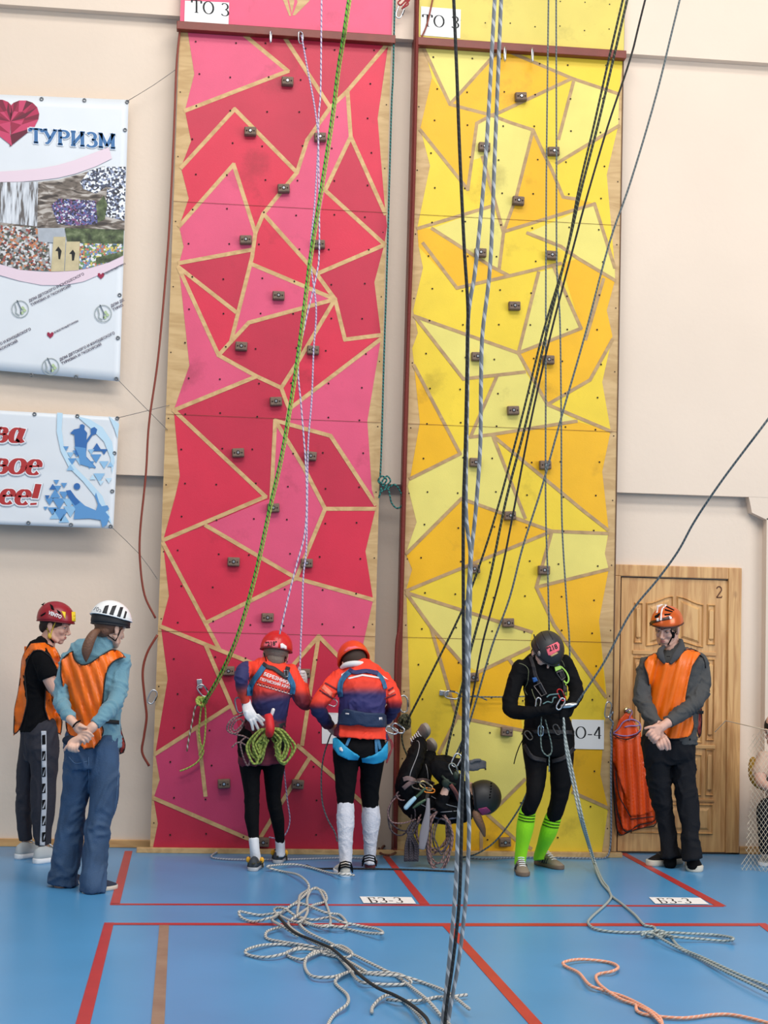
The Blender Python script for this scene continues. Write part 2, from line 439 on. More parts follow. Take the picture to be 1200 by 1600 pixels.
# ================================================================ THE SETTING
XR, XL = 7.5, -5.5
fb = MB(); fb.box((XL, -15, -.1), (XR, .35, 0))
fm = mat('blue sports floor', (82, 152, 204), .3, bump=.04, bscale=8, var=.14, vscale=1.1)
_n = fm.node_tree.nodes['Principled BSDF']; _n.inputs['Specular IOR Level'].default_value = .55
floor = struct(fb.build('floor', fm))
redline = mat('red floor line', (184, 52, 52), .4, var=.15, vscale=5)
brownline = mat('worn brown floor line', (132, 104, 88), .5, rgb2=(152, 126, 106), vscale=7)
def strip(P, z=.002, m=redline, name='floor_line'):
    b = MB(); b.prism([G(x, y)+V((0, 0, z)) for x, y in P], (0, 0, -.0015)); return struct(b.build(name, m, fixn=True))
strip([(195, 1330), (207, 1330), (187, 1413), (172, 1413)])
strip([(172, 1412), (1131, 1415), (1131, 1417), (172, 1414.3)])
strip([(163, 1442), (178, 1442), (141, 1600), (118, 1600), (90, 1700), (114, 1700)][:2]+[(141, 1600), (114, 1712), (88, 1712), (118, 1600)])
strip([(163, 1442.5), (700, 1443), (1185, 1443.2), (1185, 1447.2), (700, 1447.5), (163, 1445.4)], .0024)
strip([(249, 1446), (264, 1446), (257, 1600), (252, 1712), (230, 1712), (236, 1600)], .0022, brownline)
strip([(598, 1338), (608, 1338), (671, 1413), (656, 1413)], .0022)
strip([(688, 1443), (703, 1443), (847, 1600), (950, 1712), (925, 1712), (826, 1600)], .0026)
strip([(965, 1332), (976, 1332), (1135, 1416), (1118, 1416)], .0022)
strip([(1182, 1443), (1196, 1443), (1330, 1540), (1312, 1540)], .0026)

YT, YM, YB = .03, .11, .2                    # wall faces: top band, middle, low niche
ZN, ZT = 2.62, 5.88
def wallbox(name, lo, hi):
    b = MB(); b.box(lo, hi); return b
b = MB()
_a, _b, _c = W(1170, 777, YM), W(1175, 801, YM), W(1198, 812, YM)
XJ = _c.x                                    # right jamb of the niche
b.box((XL, YB, 0), (XJ, .5, ZN+.01))
ZL = W(285, 32, YM).z
b.box((XL, YM, ZN), (.3, .5, ZL+.01)); b.box((.3, YM, ZN), (XR, .5, ZT+.01))
b.box((XL, YT, ZL), (.3, .5, 9)); b.box((.3, YT, ZT), (XR, .5, 9))
# stepped corner of the niche and the wall beyond it
b.prism([(_a.x, YM, ZN+.001), (_b.x, YM, _b.z), (XJ, YM, _c.z), (XR, YM, _c.z), (XR, YM, ZN+.001)], (0, .3, 0))
b.box((XJ, YM, 0), (XR, .5, _c.z+.01))
struct(b.build('wall_back', plaster, fixn=True))
for x0, x1, n in ((XL, .0, 'left'), (W(1157, 1100, YB).x, XJ, 'right')):
    b = MB(); b.box((x0, YB-.018, 0), (x1, YB, .055)); struct(b.build('baseboard_'+n, pineh, bevel=.004))
# plinth board under the climbing walls
b = MB(); b.box((-.09, -.045, 0), (3.33, -.005, .035)); struct(b.build('trim_1', tape, bevel=.003))

# ================================================================ CLIMBING WALLS
def pmat(n, c):
    m = mat(n, c, .5, bump=.12, bscale=200, var=.1, vscale=4); nt = m.node_tree; b = nt.nodes['Principled BSDF']
    src = b.inputs['Base Color'].links[0].from_socket
    tc = nt.nodes.new('ShaderNodeTexCoord'); n_ = nt.nodes.new('ShaderNodeTexNoise'); n_.inputs['Scale'].default_value = 2.6; n_.inputs['Detail'].default_value = 9; n_.inputs['Roughness'].default_value = .62
    nt.links.new(tc.outputs['Object'], n_.inputs['Vector'])
    r = nt.nodes.new('ShaderNodeValToRGB'); r.color_ramp.elements[0].position = .58; r.color_ramp.elements[1].position = .72
    r.color_ramp.elements[0].color = (1, 1, 1, 1); r.color_ramp.elements[1].color = (.7, .68, .66, 1)
    mx = nt.nodes.new('ShaderNodeMixRGB'); mx.blend_type = 'MULTIPLY'; mx.inputs['Fac'].default_value = 1
    nt.links.new(n_.outputs['Fac'], r.inputs['Fac']); nt.links.new(src, mx.inputs['Color1']); nt.links.new(r.outputs['Color'], mx.inputs['Color2']); nt.links.new(mx.outputs['Color'], b.inputs['Base Color'])
    return m
redA, redB, redC = pmat('crimson paint', (196, 36, 66)), pmat('bright red paint', (216, 40, 70)), pmat('pink paint', (224, 82, 118))
redD = pmat('rose paint', (206, 62, 104))
yA, yB, yC = pmat('yellow paint', (238, 204, 50)), pmat('deep yellow paint', (240, 180, 4)), pmat('pale yellow paint', (230, 214, 112))
yD = pmat('upper yellow paint', (218, 198, 92))
hole = mat('bolt hole', (40, 24, 20), .9)
seamm = mat('board joint', (104, 62, 44), .9)
rail_m = mat('red-brown painted steel', (122, 44, 28), .45, bump=.1, bscale=30, var=.2, vscale=9)
frame_m = mat('dark timber frame', (96, 66, 44), .7)
def lerp_edge(E_, y):
    for (x0, y0), (x1, y1) in zip(E_, E_[1:]):
        if y0 <= y <= y1: return x0+(x1-x0)*(y-y0)/(y1-y0)
    return E_[0][0] if y < E_[0][1] else E_[-1][0]
def climbing_wall(label, xl, xr, ztop, Lb, Rb, facets, strips, base, stripm, upper, hw, zb):
    t = thing('climbing_wall', label, 'climbing wall', (xl, 0, 0))
    m = MB(); m.box((xl, 0, .035), (xr, .018, zb)); m.build('plywood_board', ply, t)
    m = MB()
    for x in (xl+.02, (xl+xr)/2, xr-.05): m.box((x, .018, 0), (x+.03, YB, ztop))
    m.build('timber_frame', frame_m, t)
    m = MB()
    outline = Lb+Rb[::-1]
    def flat(P, off, mi): m.poly([W(x, y, -off) for x, y in P][::-1], mi)
    flat(outline, .0012, 0)
    for mi, P in facets: flat(P, .0018, mi)
    m.build('painted_facets', base, t, fixn=False)
    m = MB(); se = 0
    for P in strips:
        for a, b_ in zip(P, P[1:]):
            dx, dy = b_[0]-a[0], b_[1]-a[1]; l = math.hypot(dx, dy); ux, uy = dx/l, dy/l
            a2 = (a[0]-ux*hw*.6, a[1]-uy*hw*.6); b2 = (b_[0]+ux*hw*.6, b_[1]+uy*hw*.6)
            q = [(a2[0]-uy*hw, a2[1]+ux*hw), (b2[0]-uy*hw, b2[1]+ux*hw), (b2[0]+uy*hw, b2[1]-ux*hw), (a2[0]+uy*hw, a2[1]-ux*hw)]
            se = se+.00003; m.poly([W(x, y, -.0024-se) for x, y in q], 0)
    m.build('bare_strips', stripm, t)
    m = MB()
    for r in range(24):                       # rows of bolt holes and board joints
        z = .12+r*.245
        if z > zb-.06: break
        for c in range(6):
            x = xl+.135+c*.25+(.02*math.sin(r*2.1+c*3.3)); x = min(x, xr-.06)
            cc = V((x, -.0065, z+.012*math.sin(c*2+r)))
            m.poly([cc+V((.0065*math.cos(a*PI/4), 0, .0065*math.sin(a*PI/4))) for a in range(8)])
    for r in range(12):
        for x in (xl+.02, xr-.022):
            cc = V((x, -.003, .2+r*.47)); m.poly([cc+V((.005*math.cos(a*PI/3), 0, .005*math.sin(a*PI/3))) for a in range(6)])
    m.build('bolt_holes', hole, t)
    m = MB()
    for k in (1, 2, 3): m.poly([(xl, -.006, 1.525*k-.002), (xr, -.006, 1.525*k-.002), (xr, -.006, 1.525*k+.0006), (xl, -.006, 1.525*k+.0006)])
    m.build('board_joints', seamm, t)
    upper(t)
    return t
# ---- red wall
Lr = [(292, 40), (303.7, 115.5), (289, 173), (298.5, 220.5), (282.7, 262), (295, 310), (280, 353.5), (287, 385), (280, 413), (281, 430), (296, 571), (271.5, 641), (281, 744), (274, 775), (255, 844), (264, 931.5), (251.5, 979), (262, 1061), (242.6, 1178), (249.7, 1218.5), (240, 1247), (246.6, 1287), (238, 1329)]
Rr = [(607.5, 64), (590, 185.5), (602, 332), (605, 353), (600, 384), (585, 441), (595, 522), (574, 658), (581, 765), (588, 790), (571, 861.5), (583, 937), (567.5, 1006), (578, 1110), (563, 1200), (566, 1290), (569.6, 1334)]
N1, N2, N3, N4, N5, N6 = (516, 168), (411.5, 334), (341.5, 555), (523.5, 467.5), (439.5, 606), (452, 639)
N7, N8, N9, N10, N11 = (430, 657), (508, 795), (415, 776), (463, 903.5), (498, 994)
Rf = [(2, P) for P in (
 [(292, 41), (374.8, 47), (450, 111), (289, 173), (303.7, 115.5)],
 [(543, 142), (548, 213.5), (508, 297.5), (485, 416), N2, (464, 269.5), (480, 219), N1],
 [(280, 353), (365, 257), (399, 364), (394, 390), (280, 411), (287, 385)],
 [(394, 413), N4, (388.8, 504), (360, 534)],
 [(281, 430), N3, (401, 588), (271.5, 641), (296, 571)],
 [(595, 530), (574, 658), (581, 765), (587, 788), (516.5, 681), (452, 662), N6],
 [N7, (474.5, 730), N8, N10, (321.5, 821), (411, 783), (424, 779)],
 [(324, 972), N10, (583, 937), (567.5, 1006), (570, 1060), (529, 1026), N11, (455, 1042), (391, 1035), (342, 1014)],
)]+[(3, P) for P in (
 [(242.6, 1178), (360, 1103), (367, 1114), (384, 1190), (400, 1309), (384, 1308), (240, 1247), (249.7, 1218)],
)]+[(1, P) for P in (
 [(606, 66), (590, 185), (602, 332), (548, 213), (543, 142)],
 [(508, 299), (600, 383), (497, 427), (485, 416)],
 [N2, (485, 416), N4, (394, 413), (394, 401)],
 [(280, 418), (368, 487), (360, 534), N3],
 [N4, (539, 530.5), (595, 523.5), N6, (445, 621), N5, (467, 562)],
 [(271.5, 641), (415, 775), (411, 783), (255, 844), (274, 775), (281, 744)],
 [(508, 797), (586, 797), (571, 861), (583, 937), N10],
 [(255, 851), (342, 1014), (251.5, 979), (264, 931)],
 [(366, 172), (464, 270), (411, 334), (399, 364), (365, 257), (283, 345), (295, 310), (283, 262)],
 [(321.5, 823), N10, (324, 972), (256, 850), (255, 844)],
)]
Rs = [[(374.8, 49), (450, 111), (289, 173)], [(443, 56), N1], [(606, 68), (543, 142), N1, (480, 219), (464, 269.5), N2, (399, 364), (394, 401), (360.8, 534)],
 [(543, 142), (548, 213.5), (602, 334)], [(548, 213.5), (508, 297.5), (601, 382)], [(283, 262), (366.7, 170.5), (464, 269.5)],
 [(280, 353.5), (365, 257), (399, 364)], [(280, 411), (394, 390)], [N2, (485, 416.5), (495.5, 429), N4], [(600, 383), (497, 427)],
 [(394, 413), N4], [N4, (388.8, 504), N3], [N4, (539, 530.5), (595, 523.5)], [N4, (467.5, 562), N5], [(278.5, 417), (368, 487)], [(279, 418), N3],
 [N3, (401, 588), N5, (445, 621.5), N6], [(271.5, 641), (401, 588)], [(594, 530.5), N6, (448, 662)], [N7, (516.5, 681), (586.5, 788)],
 [N7, (424, 779)], [N7, (474.5, 730), N8], [(271.5, 641), N9], [(255, 844), N9], [N8, (586, 795)], [N8, N10], [(321.5, 821), N10, (583, 937)],
 [(255, 849), (342.5, 1014)], [(324, 972), N10], [(251.5, 979), (391.5, 1035)], [(321.5, 1008.5), (367, 1115)], [(242.6, 1178), (360, 1103)],
 [(240, 1247), (384, 1309), (400, 1314)], [(309, 1140), (321, 1243)], [N11, (455.5, 1042)], [N11, (472, 1163.5)], [N11, (531, 1028)],
 [(465, 1165), (521.5, 1214), (565.5, 1254)], [(483, 1185.5), (440, 1254), (405, 1312)]]
def sheet(poly, mi, bd, off=.012):
    bd.prism([W(x, y, -off) for x, y in poly], (0, off+.012, 0), mi)
def red_upper(t):
    b = MB(); b.box((0, -.03, 5.865), (1.5257, .018, 6.9)); b.build('upper_board', redC, t)
    b = MB()
    for P in ([(431, -14), (443, 2), (452, 25), (455, 25), (449, 0), (443, -14)], [(445, -14), (452, 3), (456, 22), (460, 2), (455, -14)], [(458, -14), (465, 3), (457, 24), (461, 24), (483, 2), (490, -14)]):
        b.poly([W(x, y, -.032) for x, y in P])
    b.build('bare_star', ply, t)
    b = MB(); b.box((-.02, -.07, 5.805), (1.55, -.005, 5.865)); b.build('crossbar', rail_m, t, bevel=.004)
climbing_wall('tall red and pink faceted plywood climbing wall between the banners and the yellow wall', 0, 1.5257, 5.86, Lr, Rr, Rf, Rs, [redA, redB, redC, redD], tape, red_upper, 3.1, 5.86)
# ---- yellow wall
Ly = [(661, 66), (675, 121), (656.7, 201), (672, 259), (652.5, 353.5), (654, 385), (661, 418.5), (645.5, 485), (653, 520), (644, 544.5), (647, 569), (656, 660), (641, 746), (637, 760), (651, 816), (634, 865), (644, 889.5), (635, 920), (637, 991), (640, 1075), (644, 1173), (640, 1250), (650, 1334)]
Ry = [(974, 86), (967.5, 147), (966, 196), (948, 273), (960.5, 416), (961, 438), (948, 485), (957, 525), (941, 597), (954, 672), (941, 737), (951, 830), (945, 865), (951, 889.5), (936, 970), (948, 1089), (941.5, 1171), (938, 1210), (949.5, 1267), (940, 1336)]
A_, B_, C_, D_, E_, F_, G_, H_, I_, J_, K_ = (703, 163), (768, 180), (894, 122.5), (731, 296), (833, 203), (787, 362), (714, 450), (810, 551.5), (855.5, 632), (724, 592), (735, 683)
M_, P_, O_ = (719, 709), (721, 779), (862.5, 830)
Yf = [(1, P) for P in (
 [A_, (775, 82), (796, 81), C_, (782, 175), B_], [(675, 121), A_, B_, (745, 192.5), D_, (656.7, 201)],
 [E_, (848.5, 238), (880, 308), (904.5, 311.5), (929, 318), F_, (806.5, 308)], [(652, 357), (675, 357), (768, 416), (796, 431), G_, (654, 385)],
 [(876, 411), (904.5, 404.5), (961, 438), (948, 485), (957, 525), (922, 593.5), I_, H_, (908, 513)],
 [(647, 571), M_, (641, 746), (656, 660)], [(768, 679), (901, 658), (954, 674), (941, 737), (951, 828), (911, 798)],
 [(634, 865), P_, O_, (635, 923), (644, 889.5)], [(838, 917.5), (951, 889.5), (936, 970), (946.5, 1089), (866, 977)],
 [(673.5, 980.5), (722.5, 1036.5), (722, 1060), (708.5, 1103)], [(722, 1060), (747, 1050), (794, 1028), (803, 1040), (817, 1141), (715.5, 1120.5)],
 [(845, 1141), (941.5, 1171), (938, 1210), (950, 1262), (895, 1238), (850, 1180)], [(762, 1273), (806, 1312), (800, 1334), (690, 1334), (700, 1290)],
)]+[(2, P) for P in (
 [(661, 68), (775, 82), A_], [(745, 192.5), B_, (796, 191), E_, (806.5, 308), F_, (754, 245), (740, 250)],
 [(896, 124), (967.5, 147), (966, 196), (869.5, 255.5), (873, 217)], [(675, 357), (768, 322), (785, 360), (780, 425), (768, 416)],
 [(824, 364), (929, 318.5), (960.5, 416), (961, 438), (904, 404)], [(648, 494), H_, (820.5, 581), J_], [H_, (841.5, 425.5), (866, 418.5), (908, 513)],
 [(777, 586.5), (820.5, 581), I_, (901, 658), K_], [M_, K_, (768, 679), (817, 797), (820, 811), P_, (634, 865), (651, 816), (637, 760), (641, 746)],
 [O_, (950, 833), (945, 865), (951, 889.5), (838, 917.5)], [(635, 928), (831, 987), (827, 1012), (747, 1050), (722, 1036), (673, 980)],
 [(715, 1120), (817, 1141), (830, 1200), (820, 1218), (784, 1254), (762, 1273), (690, 1176)],
)]
Ys = [[(659.5, 70), A_, (775, 83)], [A_, B_], [(796, 81), C_, (967.5, 147)], [C_, (782, 175), B_], [B_, (745, 192.5), D_, (656.7, 203)],
 [B_, (796, 191), E_, (806.5, 308), F_], [E_, (848.5, 238), (862.5, 266), (880, 308), (904.5, 311.5)], [(896, 128), (873, 217)], [(967.5, 196), (869.5, 255.5)],
 [(754, 245), (786, 361)], [(652.5, 357), (768, 322)], [F_, (929, 318.5), (960.5, 418)], [(675, 357), (768, 416.5), (796, 431)], [(661, 380), G_, (796, 431), (876.5, 411.5)],
 [F_, (780, 420)], [(824, 364), (876.5, 385), (904.5, 404.5), (961, 438)], [(648, 494), H_, (841.5, 425.5)], [H_, (908, 513), (866, 418.5)],
 [H_, I_, (955, 674)], [I_, (922, 593.5), (957, 530.5)], [(648, 494), J_, (820.5, 581)], [(777, 586.5), K_, (768, 679), (901, 658)], [(647, 571), M_, (641, 748)],
 [(768, 679), (911.5, 798), (950, 828)], [(771.5, 684.5), (820.5, 809)], [(915, 530), (943, 436)], [(635, 865), P_, O_, (950, 833.5)], [O_, (635, 923)],
 [O_, (838, 917.5), (951, 889.5)], [(838, 917.5), (866, 977), (946.5, 1089)], [(635, 926), (831, 987.5)], [(636, 928), (673.5, 980.5), (722.5, 1036.5)],
 [(673.5, 980.5), (708.5, 1103), (715.5, 1120.5)], [(747, 1050.5), (827.5, 1012)], [(794, 1028), (803, 1040)], [(715.5, 1120.5), (817, 1141.5)], [(715.5, 1118), (686, 1177)],
 [(820, 1218), (784, 1254), (762, 1273)], [(762, 1273), (806, 1312), (830, 1326)], [(752, 1300), (752, 1330)], [(895, 1238), (950, 1262.5)]]
YX0, YX1 = 1.7209, 3.2497
def yel_upper(t):
    b = MB(); b.box((YX0, -.03, 5.865), (YX1, .018, 6.9)); b.build('upper_board', yD, t)
    b = MB(); b.box((YX0-.01, -.07, 5.805), (YX1+.01, -.005, 5.865)); b.build('crossbar', rail_m, t, bevel=.004)
    b = MB(); b.box((YX0-.03, -.03, .0), (YX0-.004, YM, 6.9)); b.build('edge_post', rail_m, t)
    b = MB(); b.box((YX1, -.005, .04), (YX1+.008, .06, 6.9)); b.build('edge_strip', frame_m, t)
    b = MB(); b.poly([(YX0, -.0315, 6.27), (YX1, -.0315, 6.27), (YX1, -.0315, 6.274), (YX0, -.0315, 6.274)]); b.build('board_joints', seamm, t)
    b = MB()
    for r in range(4):
        for c in range(8):
            cc = V((YX0+.12+c*.185, -.0318, 6.02+r*.2+.015*math.sin(c*3+r)))
            b.poly([cc+V((.0055*math.cos(a*PI/3), 0, .0055*math.sin(a*PI/3))) for a in range(6)])
    b.build('bolt_holes', hole, t)
climbing_wall('tall yellow faceted plywood climbing wall beside the wooden door', YX0, YX1, 5.86, Ly, Ry, Yf, Ys, [yA, yB, yC], tapeY, yel_upper, 2.6, 5.86)

# ================================================================ HOLDS
holdm = mat('grey-brown resin hold', (128, 106, 90), .75, bump=.4, bscale=180, var=.2, vscale=30)
hm = MB(); hw, hh, hd = .043, .032, .05
for (a, c, d) in ((1, 1, 0), (1, 1, .6), (.9, .86, 1)):
    hm.v += [V((sx*hw*a, -hd*d, sz*hh*c)) for sx, sz in ((-1, -1), (1, -1), (1, 1), (-1, 1))]
for i in (0, 4):
    for j in range(4): hm.face((i+j, i+(j+1) % 4, i+4+(j+1) % 4, i+4+j))
hm.face((8, 9, 10, 11)); hm.face((3, 2, 1, 0))
def disc(mb, c, r, n=10, m=0, d=.003):
    mb.prism([V(c)+V((r*math.cos(2*PI*i/n), 0, r*math.sin(2*PI*i/n))) for i in range(n)], (0, -d, 0), m)
h0 = thing('climbing_hold', 'x', 'climbing hold', (0, 0, 0))
hb = link('hold_body', hm.mesh('hold_body'), holdm, h0, bevel=.006)
q = MB(); disc(q, (0, -hd-.0005, 0), .0085); hbolt = link('bolt', q.mesh('bolt', smooth=False), steel, h0)
q = MB(); disc(q, (-.026, -hd-.0005, -.002), .0055); disc(q, (.026, -hd-.0005, -.002), .005); disc(q, (0, -hd+.0002, 0), .014)
hsock = link('screw_sockets', q.mesh('screw_sockets'), hole, h0)
first = True
OR = ['topmost', 'second from the top', 'third from the top', 'fourth from the top', 'fifth from the top', 'sixth from the top', 'seventh from the top', 'eighth from the top']
def holds(cols, wallname, grp):
    global first
    for cname, pts in cols:
        for i, (x, y) in enumerate(pts):
            if first: o = h0; first = False
            else:
                o = h0.copy(); COL.objects.link(o)
                for ch in (hb, hbolt, hsock): c = ch.copy(); COL.objects.link(c); c.parent = o
            o.location = W(x, y, -.004); o.location.y = -.003
            o['label'] = 'grey-brown block hold in the %s column of the %s climbing wall, %s' % (cname, wallname, OR[i]); o['group'] = grp
            o.rotation_euler = (0, random.uniform(-.08, .08), 0)
holds([('left', [(391, 207), (384, 376), (377, 542), (372, 708), (365, 878), (357, 1048), (350, 1224)]),
       ('middle', [(449, 129), (443, 296), (435, 463), (431, 628), (427, 794), (418, 965), (411, 1315)]),
       ('right', [(500, 216), (498, 383), (489, 548), (485, 713), (479, 880), (475, 1052), (465, 1225)])], 'red', 'block holds bolted to the red wall')
holds([('middle', [(813, 153), (809, 315), (803, 479), (801, 642), (796, 806), (793, 973), (791, 1143), (788, 1315)]),
       ('left', [(756, 231), (750, 396), (745, 558), (742, 723), (740, 889), (738, 1058)]),
       ('right', [(864, 238), (861, 400), (856, 563), (851, 727), (849, 891)])], 'yellow', 'block holds bolted to the yellow wall')

# ================================================================ DOOR
XA, XB = 3.262, W(1156.5, 1100, YB-.02).x
zt = 2.1
b = MB()
b.box((XA-.0, YB-.03, 0), (W(967, 1100, YB-.03).x, YB, zt-.09)); b.box((W(1136.5, 1100, YB-.03).x, YB-.03, 0), (XB, YB, zt-.005)); b.box((XA, YB-.03, zt-.09), (W(1136.5, 1100, YB-.03).x, YB, zt-.005))
fr = struct(b.build('trim_2', pine, bevel=.006))
dx0, dx1, dz1 = W(968, 1100, YB).x, W(1135.5, 1100, YB).x, zt-.1
dl = thing('door_1', 'closed varnished pine door with carved arched panels', 'door', (dx0, YB, 0)); dl['kind'] = 'structure'
b = MB(); b.box((dx0, YB-.006, .012), (dx1, YB+.02, dz1)); b.build('door_leaf', pine, dl)
b = MB(); b.box((dx0-.006, YB-.001, 0), (dx1+.006, YB+.004, dz1+.006)); b.build('shadow_gap', hole, dl)
b = MB()
dw = dx1-dx0
def raised(u0, u1, z0, z1, arch=0, low=0):
    """bevelled field with an arched top (arch) or hollow bottom (low)"""
    x0, x1 = dx0+dw*u0, dx0+dw*u1; n = 10; out = []
    prof = lambda k, a: a*(math.sin(PI/2*k)**2 if True else 0)
    def loop(ins, y, flip=1):
        P = []
        for i in range(n+1): P.append(V((x0+ins+(x1-x0-2*ins)*i/n, y, z0+ins+prof(i/n, low))))
        for i in range(n+1): P.append(V((x1-ins-(x1-x0-2*ins)*i/n, y, z1-ins+prof(1-i/n, arch))))
        return P
    A = [loop(0, YB-.0065), loop(.006, YB-.02), loop(.014, YB-.0075), loop(.03, YB-.0075), loop(.048, YB-.02)]
    k = len(b.v); m_ = len(A[0])
    for L_ in A: b.v += L_
    for q_ in range(len(A)-1):
        for i in range(m_): j = (i+1) % m_; b.face((k+q_*m_+i, k+q_*m_+j, k+(q_+1)*m_+j, k+(q_+1)*m_+i))
    b.face([k+(len(A)-1)*m_+i for i in range(m_)])
for s_ in (0, 1):
    f = (lambda u: u) if s_ == 0 else (lambda u: 1-u)
    u0, u1 = sorted((f(.12), f(.2))); raised(u0, u1, 1.52, 1.82); raised(u0, u1, .82, 1.42); raised(u0, u1, .42, .76)
u0, u1 = .23, .475
def sym(z0, z1, a, l):
    raised(.23, .485, z0, z1, a, l)
    x = b.v; k = len(x); raised(.515, .77, z0, z1, 0, 0)
    # mirror the arch of the right-hand field
    for i in range(k, len(x)):
        v = x[i]; u = (v.x-(dx0+dw*.515))/(dw*.255); u = min(1, max(0, u)); s2 = math.sin(PI/2*(1-u))**2
        mid = (z0+z1)/2; x[i] = V((v.x, v.y, v.z+(a if v.z > mid else l)*s2))
sym(1.5, 1.82, .055, .04); sym(.8, 1.36, .05, .03); sym(.42, .72, .03, 0); raised(.12, .88, .14, .36)
b.build('panel_mouldings', pine, dl, fixn=True)
b = MB()
for z, h in ((1.455, .03), (.775, .028), (.385, .02)):
    b.box((dx0+dw*.11, YB-.018, z-h/2), (dx0+dw*.89, YB-.004, z+h/2))
b.build('cross_rail', pineh, dl, bevel=.004)
for z in (.28, 1.72):
    b = MB(); b.wire([(dx1+.003, YB-.014, z-.05), (dx1+.003, YB-.014, z+.05)], .008, 8); b.ell((dx1+.003, YB-.014, z+.055), (.007, .007, .007)); b.build('hinge', dsteel, dl, smooth=True)
b = MB(); kp = W(982, 1111, YB-.05); b.wire([(kp.x, YB-.004, kp.z), (kp.x, YB-.05, kp.z)], .01, 12); b.ell((kp.x, YB-.055, kp.z), (.022, .018, .022)); disc(b, (kp.x, YB-.004, kp.z), .026, 20, 0, .005)
b.build('door_knob', brass, dl, smooth=True)
b = MB(); pen(b, '2', lambda u, v: W(1119+u*14, 934-v*18, YB-.009), .12, .1); b.build('pen_mark', mat('brown marker', (92, 56, 36), .8), dl)
b = MB(); b.box((XA+.02, YB-.03, 0), (XB, YB+.1, .012)); struct(b.build('trim_3', mat('dark threshold', (40, 32, 28), .7)))

# ================================================================ SIGNS
def sheet_sign(label, corners, Y, text, spot, cap, name='paper_sign', holes=0, floor_=False, cut=0, parts=True, zz=.004):
    F_ = (lambda x, y, e=0: G(x, y, zz+e)) if floor_ else (lambda x, y, e=0: W(x, y, Y-e))
    P = [F_(*c) for c in corners]; c0 = sum(P, V((0, 0, 0)))/4
    t = thing(name, label, 'sign', c0)
    b = MB(); b.prism(P, (0, 0, .001) if floor_ else (0, -.001, 0)); b.build('paper_sheet', paper, t, fixn=True)
    if text:
        b = MB(); TL, TR, BR, BL = corners
        def fn(u, v):
            x, y = spot[0]+u*cap[0], spot[1]-v*cap[1]
            return F_(x+cap[2]*v, y+cap[3]*u, .0016)
        pen(b, text, fn, .15, .05, .08); b.build('lettering', ink, t)
    return t
sheet_sign('white paper sheet lettered ТО 3 above the rail of the red wall', [(289, 1), (358, 4), (357, 38), (288, 34)], -.034, 'ТО 3', (299, 19), (19, 20, 0, 2.2))
sheet_sign('white paper sheet lettered ТО 3 above the rail of the yellow wall', [(658, 10), (720, 15), (719, 60), (657, 55)], -.034, 'ТО 3', (660, 41), (18.5, 19, 0, 1.2))
sheet_sign('white paper sheet lettered О-4 low on the yellow wall behind the athlete in black', [(893, 1124), (944, 1125), (943.5, 1171), (893, 1170)], -.006, 'О-4', (899, 1154), (18, 19, 0, .3))
sheet_sign('white paper sheet low on the red wall behind the athlete with turquoise leg loops', [(503, 1113), (530, 1114), (530, 1162), (503, 1162)], -.006, None, None, None)
sheet_sign('white paper strip lettered БЗ-3 on the floor in front of the red wall', [(562, 1401), (643, 1402), (650, 1412), (568, 1411)], 0, 'БЗ-3', (578, 1410.6), (18, 8.4, -6, 0), floor_=True)
sheet_sign('white paper strip lettered БЗ-3 on the floor in front of the wooden door', [(1014, 1402), (1094, 1403), (1108, 1413), (1024, 1412)], 0, 'БЗ-3', (1032, 1411.4), (17, 8, -8, 0), floor_=True)
# ================================================================ BANNERS
vinyl = mat('white banner vinyl', (222, 226, 230), .38, bump=.15, bscale=5, var=.04, vscale=3)
eyel = mat('banner eyelet', (120, 122, 124), .35, .8)
cordm = mat('thin grey cord', (120, 112, 108), .8)
def flatp(b, P, Y, m=0): b.poly([W(x, y, Y) for x, y in P][::-1], m)
def banner(label, C, Y, eyes):
    t = thing('banner', label, 'banner', W(*C[3], Y))
    b = MB(); n = 26; TL, TR, BR, BL = C
    for i in range(n+1):
        for j in range(n+1):
            u, v = i/n, j/n
            x = (TL[0]*(1-u)+TR[0]*u)*(1-v)+(BL[0]*(1-u)+BR[0]*u)*v; y = (TL[1]*(1-u)+TR[1]*u)*(1-v)+(BL[1]*(1-u)+BR[1]*u)*v
            p = W(x, y, Y); p.y += .0035*noise.noise(V((u*5, v*6, 1)))+.001; b.v.append(p)
    for i in range(n):
        for j in range(n): a = i*(n+1)+j; b.face((a, a+1, a+n+2, a+n+1))
    b.build('banner_sheet', vinyl, t, smooth=True, solid=.0015)
    for x, y in eyes:
        c = W(x, y, Y-.006); b = MB(); b.wire([c+V((.011*math.cos(a), 0, .011*math.sin(a))) for a in [k*PI/5 for k in range(10)]], .0035, 6, closed=True); b.build('eyelet', eyel, t, smooth=True)
    return t
YBN = .0
bt = banner('white banner with a red heart and blue word ТУРИЗМ above a photo collage', [(-90, 144), (201, 156), (187, 596), (-90, 571)], YBN, [(65, 154.5), (132, 156.5), (199, 159), (195.5, 203), (187, 461), (184.5, 528), (182, 592), (119, 589), (49, 586)])
D1 = YBN-.006
def C6(x, y): return (x/4, 130+y/4)
def C7(x, y): return (x/4, 500+y/4)
ruby = [mat('heart facet %d' % i, c, .5) for i, c in enumerate([(150, 22, 62), (178, 34, 78), (120, 14, 48), (198, 60, 100), (98, 12, 42)])]
b = MB()
rightlobe = [C6(*p) for p in [(68, 140), (85, 122), (120, 108), (165, 108), (205, 122), (232, 150), (245, 190), (240, 225), (215, 275), (60, 398)]]
leftlobe = [(34-x, y-1.2) for x, y in rightlobe]
hc = C6(66, 240)
k = 0
